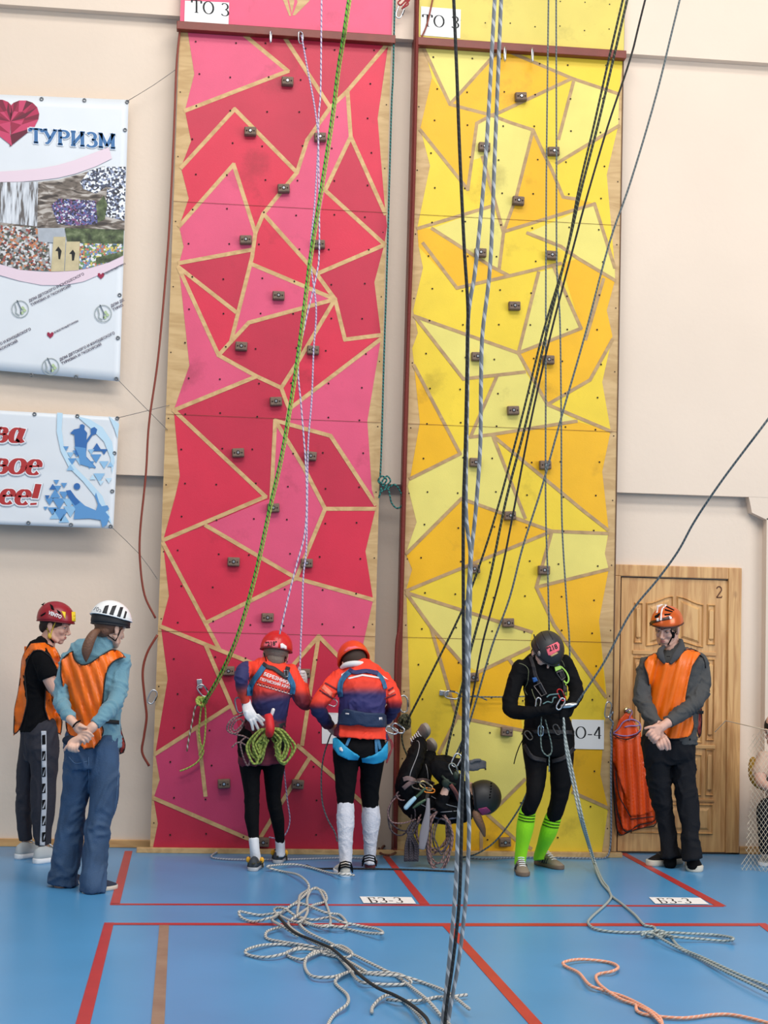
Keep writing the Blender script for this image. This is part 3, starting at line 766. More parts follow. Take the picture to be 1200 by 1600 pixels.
for L_ in (rightlobe, leftlobe):
    inner = [((hc[0]*.5+p[0]*.5)+random.uniform(-2, 2), (hc[1]*.5+p[1]*.5)+random.uniform(-2, 2)) for p in L_]
    for i in range(len(L_)-1):
        k += 1; flatp(b, [L_[i], L_[i+1], inner[i+1]] if L_ is rightlobe else [L_[i+1], L_[i], inner[i+1]], D1, k % 5)
        flatp(b, [L_[i], inner[i+1], inner[i]] if L_ is rightlobe else [inner[i+1], L_[i], inner[i]], D1, (k*3+1) % 5)
        flatp(b, [inner[i], inner[i+1], hc] if L_ is rightlobe else [inner[i+1], inner[i], hc], D1, (k*2+2) % 5)
b.build('printed_heart', ruby, bt)
blue = mat('print blue', (56, 108, 160), .5); white = mat('print white', (238, 240, 243), .5)
for grow, m_, off in ((.045, white, .0012), (0, blue, .0024)):
    b = MB()
    pen(b, 'ТУРИЗМ', lambda u, v: W(46+u*24.2, 222.5+u*1.75-v*22.5-(1-1)*u, D1-off), .24, .13, .05, grow=grow)
    b.build('printed_word' if m_ is blue else 'word_outline', m_, bt)
pinkb = mat('print pale pink', (226, 204, 214), .5)
b = MB()
up = [C6(*p) for p in [(-200, 560), (0, 552), (120, 545), (250, 532), (360, 512), (470, 480), (600, 430), (680, 400)]]
lo = [C6(*p) for p in [(-200, 618), (0, 618), (120, 616), (250, 606), (360, 592), (470, 566), (600, 520), (700, 470)]]
flatp(b, up+lo[::-1], D1)
up = [C6(*p) for p in [(-200, 1110), (0, 1130), (120, 1165), (260, 1180), (400, 1176), (520, 1162), (680, 1120), (772, 1075)]]
lo = [C6(*p) for p in [(-200, 1190), (0, 1200), (120, 1235), (260, 1262), (400, 1262), (520, 1240), (640, 1190), (770, 1128)]]
flatp(b, up+lo[::-1], D1)
b.build('printed_ribbon', pinkb, bt)
def tex(name, stops, scale, kind='VORONOI', det=5, stretch=(1, 1, 1), dist=0):
    if kind == 'VORONOI': scale *= 2
    m = bpy.data.materials.new(name); m.use_nodes = True; nt = m.node_tree; p = nt.nodes['Principled BSDF']; p.inputs['Roughness'].default_value = .5
    tc = nt.nodes.new('ShaderNodeTexCoord'); mp = nt.nodes.new('ShaderNodeMapping'); mp.inputs['Scale'].default_value = stretch; nt.links.new(tc.outputs['Object'], mp.inputs[0])
    if kind == 'VORONOI':
        n = nt.nodes.new('ShaderNodeTexVoronoi'); n.inputs['Scale'].default_value = scale; o = nt.nodes.new('ShaderNodeSeparateColor'); nt.links.new(n.outputs['Color'], o.inputs[0]); out = o.outputs[0]
    else:
        n = nt.nodes.new('ShaderNodeTexNoise'); n.inputs['Scale'].default_value = scale; n.inputs['Detail'].default_value = det; n.inputs['Distortion'].default_value = dist; out = n.outputs['Fac']
    nt.links.new(mp.outputs[0], n.inputs['Vector'])
    r = nt.nodes.new('ShaderNodeValToRGB'); r.color_ramp.interpolation = 'CONSTANT' if kind == 'VORONOI' else 'LINEAR'
    e = r.color_ramp.elements
    while len(e) < len(stops): e.new(.5)
    for i, (pp, c) in enumerate(stops): e[i].position = pp; e[i].color = lin(c)
    nt.links.new(out, r.inputs[0]); nt.links.new(r.outputs[0], p.inputs['Base Color']); return m
rock = tex('photo rocks', [(.35, (58, 50, 46)), (.5, (120, 108, 98)), (.62, (190, 182, 174))], 9, 'NOISE', 8, (1, 1, 3.2), 1)
snowt = tex('photo snow and trunks', [(.42, (96, 90, 88)), (.5, (190, 194, 200)), (.7, (232, 235, 240))], 10, 'NOISE', 4, (4, 1, .5))
crowd = tex('photo crowd', [(0, (58, 52, 86)), (.2, (98, 92, 140)), (.4, (40, 38, 48)), (.55, (200, 200, 214)), (.7, (132, 78, 120)), (.85, (78, 92, 150))], 44)
crowd2 = tex('photo crowd in white', [(0, (70, 76, 96)), (.3, (226, 230, 236)), (.5, (44, 44, 52)), (.65, (140, 150, 176)), (.85, (240, 240, 242))], 40)
orangec = tex('photo orange tents', [(0, (70, 66, 64)), (.25, (190, 122, 84)), (.4, (150, 150, 150)), (.6, (150, 76, 70)), (.72, (206, 206, 206)), (.9, (96, 102, 84))], 34)
greens = tex('photo conifers', [(.35, (40, 50, 32)), (.55, (84, 98, 62)), (.7, (130, 140, 104))], 22, 'NOISE', 6)
tents = tex('photo coloured tents', [(0, (104, 140, 88)), (.25, (206, 190, 100)), (.4, (112, 138, 176)), (.6, (190, 110, 88)), (.72, (220, 220, 220)), (.9, (70, 86, 70))], 36)
woodp = mat('photo plank wall', (206, 190, 150), .5, var=.2, vscale=20)
greyp = mat('photo grey sky', (176, 182, 190), .5, var=.2, vscale=20)
b = MB()
MM = [rock, snowt, crowd, crowd2, orangec, greens, tents, woodp, greyp, ink]
def q(mi, P, e=0): flatp(b, [C6(*p) for p in P], D1-.0006-e*.0008, mi)
q(0, [(-150, 622), (232, 618), (360, 604), (470, 576), (640, 522), (785, 522), (778, 920), (235, 905), (-150, 900)])
q(1, [(-150, 622), (238, 616), (232, 895), (0, 870), (-150, 870)], 1)
q(3, [(500, 620), (560, 545), (650, 522), (786, 522), (784, 660), (660, 650), (600, 690), (520, 660)], 1)
q(3, [(670, 660), (784, 655), (778, 860), (650, 830)], 1)
q(2, [(320, 760), (370, 720), (600, 735), (610, 880), (480, 890), (360, 880)], 2)
q(5, [(600, 760), (650, 700), (672, 760), (655, 850), (612, 870)], 3)
q(4, [(-150, 880), (230, 900), (300, 940), (320, 1175), (120, 1165), (0, 1130), (-150, 1120)], 1)
q(8, [(235, 905), (405, 905), (400, 1000), (240, 990)], 2)
q(7, [(335, 960), (410, 960), (400, 1175), (318, 1177)], 3); q(7, [(415, 990), (500, 990), (492, 1168), (405, 1175)], 3)
q(9, [(365, 1020), (385, 1048), (376, 1100), (366, 1100), (362, 1050), (345, 1048)], 4); q(9, [(455, 1040), (470, 1062), (462, 1108), (450, 1110), (448, 1068), (432, 1066)], 4)
q(5, [(405, 905), (775, 915), (772, 1010), (560, 1000), (420, 990)], 2)
q(6, [(500, 1000), (772, 1005), (770, 1076), (680, 1118), (560, 1154), (495, 1165)], 3)
q(5, [(600, 1090), (770, 1050), (770, 1076), (680, 1118), (600, 1130)], 4)
b.build('photo_collage', MM, bt)
logo_m = mat('print grey green', (150, 160, 160), .5); greent = mat('print soft green', (176, 196, 150), .5); txt = mat('print dark violet', (70, 56, 78), .5)
def slanted(text, x, y, h, sl=-.497, clip=None):
    b = MB(); a = math.atan(sl); ca, sa = math.cos(a), math.sin(a)
    sans(b, text, lambda u, v, w_: W(x+(u*ca+v*sa)*h, y+(u*sa-v*ca)*h, D1-.001), bold=.02)
    return b.build('printed_text', txt, bt)
def logo(x, y):
    b = MB()
    for r in (14, 12.6): pass
    n = 26
    for i in range(n):
        a0, a1 = 2*PI*i/n, 2*PI*(i+1)/n
        flatp(b, [(x+13.6*math.cos(a0), y+13.6*math.sin(a0)), (x+13.6*math.cos(a1), y+13.6*math.sin(a1)), (x+12.4*math.cos(a1), y+12.4*math.sin(a1)), (x+12.4*math.cos(a0), y+12.4*math.sin(a0))], D1-.001, 0)
    flatp(b, band([(x-8, y-8), (x-6, y+1), (x-7, y+6), (x-1, y+10)], .9), D1-.001, 0); flatp(b, band([(x-5, y-14), (x+1, y-1), (x+1, y+8)], .8), D1-.001, 2)
    for dx, dy in ((4, -2), (7, 2), (3, 6)): flatp(b, [(x+dx-3, y+dy), (x+dx, y+dy-3), (x+dx+3, y+dy), (x+dx, y+dy+3)], D1-.001, 1)
    b.build('printed_emblem', [logo_m, greent, mat('print slate', (96, 108, 120), .5)], bt)
for x, y in ((31.5, 483), (79, 573)): logo(x, y)
logo(161, 490)
T1, T2 = 'ДОМ ДЕТСКОГО И ЮНОШЕСКОГО', 'ТУРИЗМА И ЭКСКУРСИЙ'
slanted(T1, 46, 472, 5.6); slanted(T2, 49, 478.5, 5.6); slanted(T1, 94, 564, 5.6); slanted(T2, 97, 570, 5.6)
slanted('ДОМ ДЕ', 174, 480, 5.6); slanted('ТУРИЗ', 177, 486, 5.6)
slanted(T1, -37, 558, 5.6); slanted(T2, -34, 565, 5.6)
slanted('ВЛЮБЛЕНЫВТУРИЗМ', 85, 521, 3.9); slanted('ВЛЮБЛЕНЫВТУРИЗ', 162, 430, 3.9)
b = MB()
for x, y in ((78.5, 523.5), (157.5, 431)): flatp(b, [(x, y-2), (x+3, y-5), (x+5.5, y-3), (x+4.5, y+1), (x, y+5), (x-5, y), (x-4.5, y-4), (x-2, y-4.5)], D1-.001)
b.build('printed_small_heart', ruby[0], bt)

lb = banner('white banner with red italic lettering and blue figures of athletes', [(-90, 636), (186, 652), (177, 826), (-90, 816)], YBN, [(54, 647), (121, 650), (183.5, 653.5), (179, 708), (175.5, 767.5), (173, 822.5), (111, 820), (44.5, 817)])
redt = mat('print red', (176, 44, 44), .5); shad = mat('print grey outline', (182, 188, 198), .5)
for txt_, x, y, h in (('ва', -13, 690, 33), ('вое', -13, 739, 33), ('ее!', -2, 787, 33)):
    for grow, m_, off, dx in ((.06, shad, .0006, .8), (.045, white, .0014, 0), (0, redt, .0024, 0)):
        b = MB(); pen(b, txt_, lambda u, v: W(x+u*33+dx, y+u*1.2-v*33+dx, D1-off), .3, .09, .06, slant=.22, grow=grow)
        b.build({0: 'printed_words', .045: 'words_outline', .06: 'words_shadow'}[grow], m_, lb)
bl = [mat('print blue %d' % i, c, .5) for i, c in enumerate([(48, 104, 168), (92, 148, 200), (146, 190, 222), (190, 218, 234)])]
b = MB()
def s7(P, mi, e=1): flatp(b, [C7(*p) for p in P], D1-.0008*e, mi)
s7([(358, 578), (392, 582), (385, 680), (400, 800), (470, 920), (560, 1010), (640, 1100), (690, 1240), (700, 1280), (670, 1240), (600, 1110), (520, 1010), (430, 920), (380, 820), (355, 700)], 3)
s7([(480, 600), (560, 620), (640, 670), (700, 760), (718, 880), (700, 960), (690, 860), (650, 760), (570, 680)], 3)
s7([(680, 600), (745, 650), (735, 740), (715, 680)], 3)
# player with racket
s7([(438, 708), (462, 684), (498, 676), (500, 655), (515, 650), (530, 660), (527, 684), (545, 705), (540, 750), (568, 712), (565, 680), (590, 668), (608, 684), (600, 712), (578, 720), (545, 768), (536, 850), (600, 920), (592, 928), (530, 880), (500, 850), (470, 840), (468, 770), (464, 716)], 0, 2)
s7([(464, 790), (536, 800), (540, 860), (600, 924), (560, 920), (500, 900), (490, 840)], 1, 3)
# volleyball player diving
s7([(412, 1066), (440, 1062), (475, 1110), (530, 1160), (600, 1190), (612, 1150), (592, 1100), (600, 1078), (620, 1140), (636, 1164), (672, 1158), (682, 1180), (660, 1200), (684, 1230), (668, 1280), (640, 1296), (628, 1250), (560, 1240), (460, 1245), (470, 1180), (430, 1110)], 1, 2)
s7([(412, 1066), (440, 1062), (475, 1110), (500, 1140), (470, 1160), (430, 1110)], 0, 3)
n = 12; s7([(481+21*math.cos(2*PI*i/n), 1040+21*math.sin(2*PI*i/n)) for i in range(n)], 0, 2)
for (x, y, s_, mi) in [(412, 800, 18, 1), (440, 840, 22, 2), (480, 830, 26, 1), (450, 880, 26, 1), (500, 880, 28, 2), (440, 925, 24, 2), (605, 800, 32, 0), (570, 820, 20, 2), (650, 820, 22, 0), (600, 860, 34, 1), (650, 900, 30, 2), (560, 900, 30, 1), (690, 905, 20, 2), (620, 980, 36, 2), (680, 1000, 20, 3), (630, 1016, 18, 3), (580, 985, 20, 3),
    (352, 1010, 18, 1), (400, 1030, 20, 1), (330, 1045, 22, 0), (360, 1050, 24, 1), (345, 1090, 34, 1), (400, 1090, 30, 1), (310, 1130, 28, 1), (370, 1140, 44, 1), (430, 1140, 40, 2), (330, 1190, 32, 1), (380, 1210, 50, 1), (440, 1190, 44, 2), (340, 1225, 30, 2), (400, 1245, 34, 2), (285, 1175, 14, 1), (295, 1105, 16, 0)]:
    s7([(x-s_, y+s_*.6), (x+s_, y+s_*.6), (x, y-s_)] if (x+y) % 2 else [(x-s_, y-s_*.6), (x, y+s_), (x+s_, y-s_*.6)], mi, 1.6)
b.build('printed_figures', bl, lb)

# ================================================================ ROPES
def rope(name, label, strands, r, m, cat='rope', sub=6, n=8, group=None, parts=None):
    b = MB()
    S = [catmull([tuple(p) for p in s_], sub) for s_ in strands]
    for s_ in S: b.wire([V(p) for p in s_], r, n)
    c = V(S[0][-1]); o = b.build(name, m, None, org=c, smooth=True); tag(o, label, cat, group); return o
def air(P, Y0=None, Y1=None):
    """hanging strand: px points, depth running from Y0 at the first to Y1 at the last"""
    out = []
    for i, p in enumerate(P):
        Y = p[2] if len(p) > 2 else Y0+(Y1-Y0)*i/(len(P)-1); out.append(W(p[0], p[1], Y))
    d = out[0]-out[1]
    return out
def hang(P, Y0, Y1, top=-420):
    """a strand that runs out of the top of the view towards the ceiling"""
    (x0, y0), (x1, y1) = P[0][:2], P[1][:2]
    k = (top-y0)/(y1-y0); e = (x0+(x1-x0)*k, top)
    return air([e]+list(P), Y0, Y1)
grn = rope_mat('green and black rope', (96, 176, 52), (30, 60, 34), 26, .3)
ygr = rope_mat('yellow-green rope', (176, 190, 92), (140, 160, 70), 40, .4)
lil = rope_mat('lilac flecked rope', (198, 182, 204), (120, 120, 160), 40, .35)
gry = rope_mat('grey flecked rope', (120, 124, 128), (186, 188, 190), 14, .32)
gr2 = rope_mat('white and grey rope', (196, 192, 184), (92, 96, 100), 34, .28, 2)
thn = rope_mat('slate thin rope', (104, 112, 112), (70, 80, 84), 40, .4)
blk = rope_mat('black rope', (24, 24, 26), (44, 46, 44), 40, .3)
dgr = rope_mat('black rope with olive flecks', (34, 38, 32), (92, 96, 66), 34, .25)
org_ = rope_mat('orange and white rope', (226, 146, 112), (224, 184, 162), 36, .35, 2)
tea = rope_mat('teal and black rope', (40, 120, 112), (20, 40, 42), 40, .4)
brn = rope_mat('mauve-brown cord', (112, 84, 84), (150, 124, 122), 50, .3)
redb = mat('red-brown cable', (132, 52, 34), .5)

G1 = [(544, 0), (535, 60), (527, 110), (517, 190), (500, 300), (484, 400), (465, 550), (441, 700), (420, 795), (397, 900), (371, 990), (345, 1050), (322, 1090), (317, 1096)]
rope('climbing_rope', 'bright green and black rope sweeping down the red wall to its anchor', [hang(G1, -1.6, -.06)], .0075, grn)
rope('climbing_rope', 'yellow-green rope running alongside the bright green rope on the red wall', [hang([(x+3.6, y+1) for x, y in G1], -1.58, -.06)+[W(315, 1104, -.08), W(311, 1140, -.05), W(313, 1160, -.05), W(318, 1175, -.05), W(309, 1190, -.05), W(296, 1199, -.05), W(281, 1205, -.05)]], .0062, ygr)
rope('climbing_rope', 'yellow-green tail loop hanging under the anchor knot on the red wall', [[W(x, y, -.06) for x, y in ((318, 1098), (321, 1110), (321, 1140), (318, 1165), (311, 1180))]], .006, ygr)
rope('climbing_rope', 'short brown and white rope end hanging left of the anchor knot', [[W(x, y, -.06) for x, y in ((313, 1098), (305, 1106), (301, 1125), (297, 1145), (294, 1160), (292, 1174))]], .0062, rope_mat('brown and white rope', (120, 92, 72), (206, 200, 194), 22, .4))
b = MB(); kc = W(315, 1096, -.085)
for i in range(5):
    a = i*.6-1; b.wire([kc+V((.034*math.cos(t)*math.cos(a)+.006*i-.01, -.014*math.sin(t*2)-.004*i, .026*math.sin(t)+.034*math.cos(t)*math.sin(a)*.5)) for t in [k*PI/7 for k in range(14)]], .0085, 8, closed=True)
tag(b.build('rope_knot', ygr, None, org=kc, smooth=True), 'fat yellow-green knot of rope at the steel anchor on the red wall', 'knot')
rope('climbing_rope', 'lilac rope hanging from the carabiner on the red rail', [air([(471, 55), (480, 105), (490, 157), (495.5, 196), (497, 227), (492, 315), (485, 400), (494, 480), (490, 548), (487, 625), (481.5, 695), (480, 796), (478.5, 860), (474, 900), (472, 960), (470, 1000), (468.5, 1047), (467, 1062)], -.1, -.62)], .0056, lil)
rope('climbing_rope', 'striped lilac rope from top of view down to athlete in the red helmet', [hang([(502.5, 0), (501, 140), (497.5, 200), (499, 380), (494, 432), (478, 500), (466, 569), (471, 639), (478, 730), (479, 796), (475, 840), (464, 880), (450, 935), (437, 991)], -.5, -.75)], .0056, rope_mat('white and purple rope', (206, 194, 208), (126, 108, 150), 26, .35))
YN = -4.55
b1 = [(709, 0), (714, 120), (718, 230), (725, 380), (731, 480), (730, 560), (727, 700), (724, 800), (724, 950), (724.5, 1100), (722, 1250), (718, 1400), (708, 1500), (697, 1580), (693, 1640), (690, 1700)]
rope('climbing_rope', 'thick black rope hanging in front of the left side of the yellow wall', [hang(b1, YN, YN)], .0072, blk)
a1 = [(773, 0), (759, 245), (743.5, 413), (735, 467), (731, 510), (730, 620), (728, 796), (735, 865), (731, 935), (729.5, 1005), (728, 1075), (725, 1173), (721, 1230), (716, 1290), (711, 1400), (699, 1530), (691, 1600), (684, 1700)]
a2 = [(783, 0), (773, 245), (766, 413), (754, 520), (751.5, 600), (750.5, 695), (743.5, 796), (736.5, 865), (734.5, 935), (733, 1005), (731.5, 1075), (729.5, 1173), (731, 1240), (733, 1300), (728, 1400), (717, 1500), (702, 1585), (688, 1700)]
rope('climbing_rope', 'grey flecked rope at the left of the pair before the yellow wall', [hang(a1, YN+.03, YN+.03)], .0085, gry)
rope('climbing_rope', 'grey flecked rope at the right of the pair before the yellow wall', [hang(a2, YN+.06, YN+.06)], .0085, gry)
rope('climbing_rope', 'thin slate rope hanging down the yellow wall to the back of the athlete in black', [hang([(857, 0), (854, 245), (853, 416), (852.7, 625), (852.7, 796), (856, 900), (858, 985)], -.25, -.45)], .006, thn)
rope('climbing_rope', 'thin slate rope hanging just right of its twin on the yellow wall', [hang([(869, 0), (869.5, 245), (870, 416), (875, 502), (877, 660), (878, 812), (885, 935), (890, 1010), (889, 1080)], -.25, -.6)], .006, thn)
rope('climbing_rope', 'black rope slanting from top right down to the knot left of the yellow wall', [hang([(973, 0), (950, 98), (928, 196), (904, 297), (884, 400), (848.5, 520), (813.5, 660), (777, 796), (747, 890), (721, 956), (680, 1040), (640, 1119), (634, 1128)], -1.4, -.12)], .0075, dgr)
rope('climbing_rope', 'black rope with olive flecks slanting down to the harness of the upside-down climber', [hang([(980, 0), (957, 98), (934, 196), (908, 297), (889, 380), (854, 520), (822, 660), (791, 780), (764.5, 907), (736.5, 1012), (719, 1085), (700, 1165), (697, 1184)], -1.4, -.5)], .0085, dgr)
rope('climbing_rope', 'black rope bending from top right toward the lower left of the yellow wall', [hang([(1008, 0), (985, 91), (950, 196), (915, 315), (897.5, 380), (861, 520), (829, 660), (803, 796), (782, 900), (754, 1005), (738, 1090), (731, 1117), (722, 1160), (718, 1180)], -1.2, -.5)], .0068, blk)
rope('climbing_rope', 'grey rope slanting from above the white wall across the yellow wall', [hang([(1062, 0), (1025, 150), (985, 285), (952, 380), (915, 520), (880, 642), (847, 760), (817, 854), (796, 935), (768, 1012), (735, 1124), (712, 1180), (690, 1220)], -1.2, -.4)], .0068, thn)
rope('climbing_rope', 'dark grey rope running from the right edge over the door to gloved hands', [[W(1900, -200, -4.5), W(1500, 270, -3)]+air([(1330, 480), (1200, 655), (1166, 700), (1133, 744), (1105, 784), (1082, 820), (1059, 862), (1027, 906), (985, 958), (945, 1033), (905, 1093), (898, 1103)], -2.2, -.86)], .0068, thn)
rope('climbing_rope', 'teal and black rope hanging down the right edge of the red wall', [hang([(617, 0), (614, 120), (612, 160), (608, 300), (604, 440), (600, 560), (596, 700), (594, 745)], -.05, -.05)], .0062, tea)
rope('rope_bundle', 'knotted teal rope loop hanging at the right edge of the red wall', [[W(x, y, -.05-.01*(i % 2)) for i, (x, y) in enumerate(((594, 745), (591, 752), (598, 757), (604, 750), (597, 744), (592, 750), (600, 760), (610, 752), (604, 744), (596, 756), (606, 762), (616, 757), (624, 765), (630, 780), (628, 790), (620, 794), (612, 786), (609, 774), (606, 764), (596, 768), (592, 778), (596, 762)))]], .0062, tea, 'rope')
rope('cable', 'red-brown cable dangling along the left edge of the red wall', [air([(290, -40), (283, 30), (276, 100), (272, 200), (266, 330), (259, 430), (247, 560), (233, 660), (228, 740), (219, 830), (219, 880), (226, 930), (243, 966)], -.02, -.02)], .0075, redb, 'cable')
rope('cable', 'red-brown cable bulging out beside the lower left edge of the red wall', [air([(246, 992), (230, 1020), (223, 1050), (226, 1090), (229, 1120), (225, 1150), (222, 1175), (233, 1197)], -.02, -.02)], .0085, redb, 'cable')
rope('cable', 'dark red rope hanging down the left edge post of the yellow wall', [air([(652, -40), (651, 80), (646, 300), (639, 500), (634, 640), (630, 800), (626, 960), (620, 1010), (618, 1100), (618, 1200), (618, 1325)], -.06, -.1)], .013, mat('dark red rope', (112, 34, 24), .7, bump=.4, bscale=60), 'rope')
rope('cable', 'dark red cord slanting across the paper sheet at the top of the yellow wall', [air([(682, -30), (668, 35), (657, 62), (654, 74)], -.05, -.05)], .006, redb, 'cord')
# cords that tie the banners
for lab, P in (('thin grey cord from top corner of the heart banner to the red wall', [(199, 158), (240, 133), (277, 107)]), ('thin grey cord slanting down from the bottom corner of the heart banner', [(183, 592), (222, 632), (262, 672)]),
               ('thin grey cord from top corner of the lower banner to the red wall', [(184, 653), (225, 643), (265, 633)]), ('thin grey cord slanting down from the bottom corner of the lower banner', [(174, 823), (218, 866), (246, 905)])):
    rope('cord', lab, [[W(x, y, -.01) for x, y in P]], .0022, cordm, 'cord', 2, 5)
# ropes lying on the floor
def C8(x, y): return (260+x/2.727, 1320+y/2.729)
def C9(x, y): return (700+x/2.4, 1320+y/2.4)
def lie(P, C_=None, z0=.008, zz=.012, seed=0):
    out = []
    P = [C_(*p) if C_ else p for p in P]
    for i, (x, y) in enumerate(P):
        z = z0+zz*(.5+.5*math.sin(i*1.9+seed*2.3)); out.append(G(x, y, z))
    return out
pile = [
 [(800, 130), (740, 125), (690, 118), (560, 85), (440, 90), (440, 100), (500, 115), (560, 128), (600, 160), (605, 190), (570, 215), (565, 250), (560, 300), (600, 335), (680, 350), (700, 320), (680, 250), (650, 190), (620, 190), (600, 230), (600, 290), (560, 330), (480, 300), (460, 275), (500, 270), (560, 310), (640, 345), (740, 350), (770, 340), (740, 300), (680, 290), (560, 250), (480, 300), (450, 320), (500, 350), (560, 390)],
 [(480, 290), (400, 300), (340, 290), (310, 285), (320, 310), (370, 328), (430, 315), (470, 300), (560, 240), (620, 190), (670, 200), (680, 240), (620, 260), (560, 300), (520, 340), (600, 400), (700, 450), (770, 500), (800, 540), (900, 555), (1000, 560), (1100, 590), (1200, 630), (1290, 700)],
 [(560, 330), (640, 345), (700, 345), (770, 360), (850, 375), (920, 378), (900, 360), (820, 345), (750, 330), (700, 310), (620, 320), (540, 300)],
 [(490, 350), (430, 370), (430, 400), (500, 415), (600, 430), (660, 440), (740, 430), (790, 460), (770, 480), (690, 470), (600, 445), (520, 455), (520, 475), (580, 490), (620, 470), (700, 455), (770, 520), (820, 580), (900, 595), (1020, 595), (1040, 580), (980, 550), (860, 545), (790, 540), (740, 560), (720, 590), (770, 640), (770, 680), (720, 720), (690, 765), (680, 820)],
 [(600, 430), (480, 425), (400, 430), (340, 450), (350, 470), (420, 480), (500, 465), (560, 440), (640, 440)],
 [(770, 545), (700, 565), (620, 560), (590, 520), (600, 480), (640, 455), (700, 460), (780, 500), (850, 540)],
 [(560, 330), (600, 370), (700, 420), (820, 480), (920, 530), (980, 560), (1060, 620), (1120, 670), (1180, 740), (1240, 800)],
 [(875, 715), (880, 690), (920, 650), (960, 640), (1000, 660), (1060, 710), (1100, 765), (1110, 820)],
 [(940, 660), (1000, 665), (1080, 665), (1150, 650), (1200, 650), (1280, 640)]]
rope('rope_pile', 'tangled white and grey rope heaped on the blue floor before the red wall', [lie(s_, C8, .008, .03 if i < 3 else .016, i) for i, s_ in enumerate(pile)], .0075, gr2, 'rope pile')
rope('cord', 'black cord lying over the tangled grey rope pile', [lie([(480, 310), (540, 370), (620, 405), (700, 440), (760, 490), (830, 560), (900, 610), (970, 640), (1040, 680), (1100, 730), (1120, 765), (1140, 830)], C8, .045, .008)], .0075, blk, 'cord')
rope('cord', 'black cord lying on the floor along the foot of the walls', [lie([(479, 1352), (495, 1357), (530, 1357), (580, 1357.5), (650, 1359), (715, 1362)], None, .007, 0)], .006, blk, 'cord')
rope('climbing_rope', 'grey rope falling from gloved hands to the floor and looping to the right edge', [
 [W(868, 1100, -.92), W(880, 1120, -.97), W(884, 1170, -.98), W(896, 1230, -.98), W(907, 1280, -1.0)]+[G(919, 1320, .14), G(929, 1353, .03)]+lie([(575, 140), (610, 185), (600, 215), (540, 270), (526, 295), (560, 318), (640, 328), (730, 328), (775, 322), (770, 308), (735, 300), (700, 262), (650, 220), (612, 190), (600, 160), (578, 130)], C9, .008, .004)+[G(929, 1345, .06), W(912, 1285, -.99), W(899, 1225, -.98), W(887, 1170, -.98), W(880, 1135, -.95)],
 lie([(725, 340), (750, 330), (800, 345), (820, 333), (790, 322), (740, 332), (760, 345), (820, 330), (900, 333), (1000, 338), (1062, 348), (1068, 356), (1040, 361), (960, 355), (850, 345), (800, 335), (770, 330), (780, 340), (850, 380), (930, 420), (1040, 475), (1200, 552), (1300, 600)], C9, .01, .02),
 lie([(790, 320), (830, 340), (870, 385), (960, 425), (1100, 490), (1200, 530), (1300, 575)], C9, .01, .012, 1)], .0075, rope_mat('pale grey green rope', (168, 176, 172), (106, 116, 112), 34, .35, 2))
rope('climbing_rope', 'orange and white rope looped on the blue floor at lower right', [lie([(1300, 700), (1200, 668), (1080, 640), (1000, 637), (880, 650), (760, 640), (712, 625), (706, 605), (712, 600)], C9, .009, .003), lie([(805, 690), (795, 650), (740, 610), (660, 570), (580, 545), (530, 525), (490, 480), (440, 455), (436, 440), (500, 430), (600, 440), (638, 458), (615, 475), (565, 485), (555, 500), (575, 530), (640, 575), (705, 600), (760, 630), (800, 670)], C9, .009, .014, 2)], .0075, org_)
rope('climbing_rope', 'pale rope lying on the floor along the foot of the red wall', [lie([(438, 1328), (420, 1318), (395, 1309), (370, 1315), (345, 1328), (330, 1338), (345, 1342), (380, 1343), (430, 1343), (480, 1342), (540, 1340), (570, 1341)], None, .007, .004)], .0058, rope_mat('pale rope', (186, 186, 190), (120, 128, 140), 50, .3))
rope('climbing_rope', 'slate rope lying along the foot of the yellow wall and up to the right carabiner', [lie([(735, 1341), (760, 1342), (800, 1340), (860, 1340), (920, 1341), (946, 1340)], None, .007, .002)+[W(953, 1325, -.04), W(955, 1290, -.04), W(954.5, 1200, -.04), W(955.5, 1165, -.04), W(954, 1145, -.04), W(958, 1130, -.05), W(953, 1122, -.05), W(958, 1112, -.05)]], .0062, rope_mat('slate blue rope', (134, 144, 158), (84, 92, 110), 40, .35))
rope('climbing_rope', 'grey rope curving up from the floor behind the athlete in black', [[G(722, 1340, .01), W(745, 1334, -.3), W(770, 1318, -.35), W(790, 1295, -.4), W(812, 1262, -.45), W(825, 1235, -.5)]], .006, thn)
rope('climbing_rope', 'thin pale rope arcing beside the feet of the athlete in the red helmet', [[W(x, y, -.3) for x, y in ((443, 1150), (444, 1200), (449, 1250), (453, 1280), (448, 1300), (437, 1310), (420, 1308))]], .0045, lil)
rope('climbing_rope', 'thin grey rope hanging beside the legs of the athlete in white socks', [[W(x, y, -.5) for x, y in ((521, 1140), (514, 1155), (505, 1185), (502, 1220), (504, 1255), (512, 1280), (523, 1300), (527, 1315))]], .005, thn)
rope('coiled_rope', 'brown rope coil lying at foot of the gap between the climbing walls', [lie([(595, 1328), (600, 1322), (612, 1322), (620, 1330), (610, 1336), (596, 1334), (592, 1326), (604, 1318), (616, 1324)], None, .01, .02)], .0085, rope_mat('brown rope', (120, 72, 50), (90, 50, 36), 40, .4), 'rope')
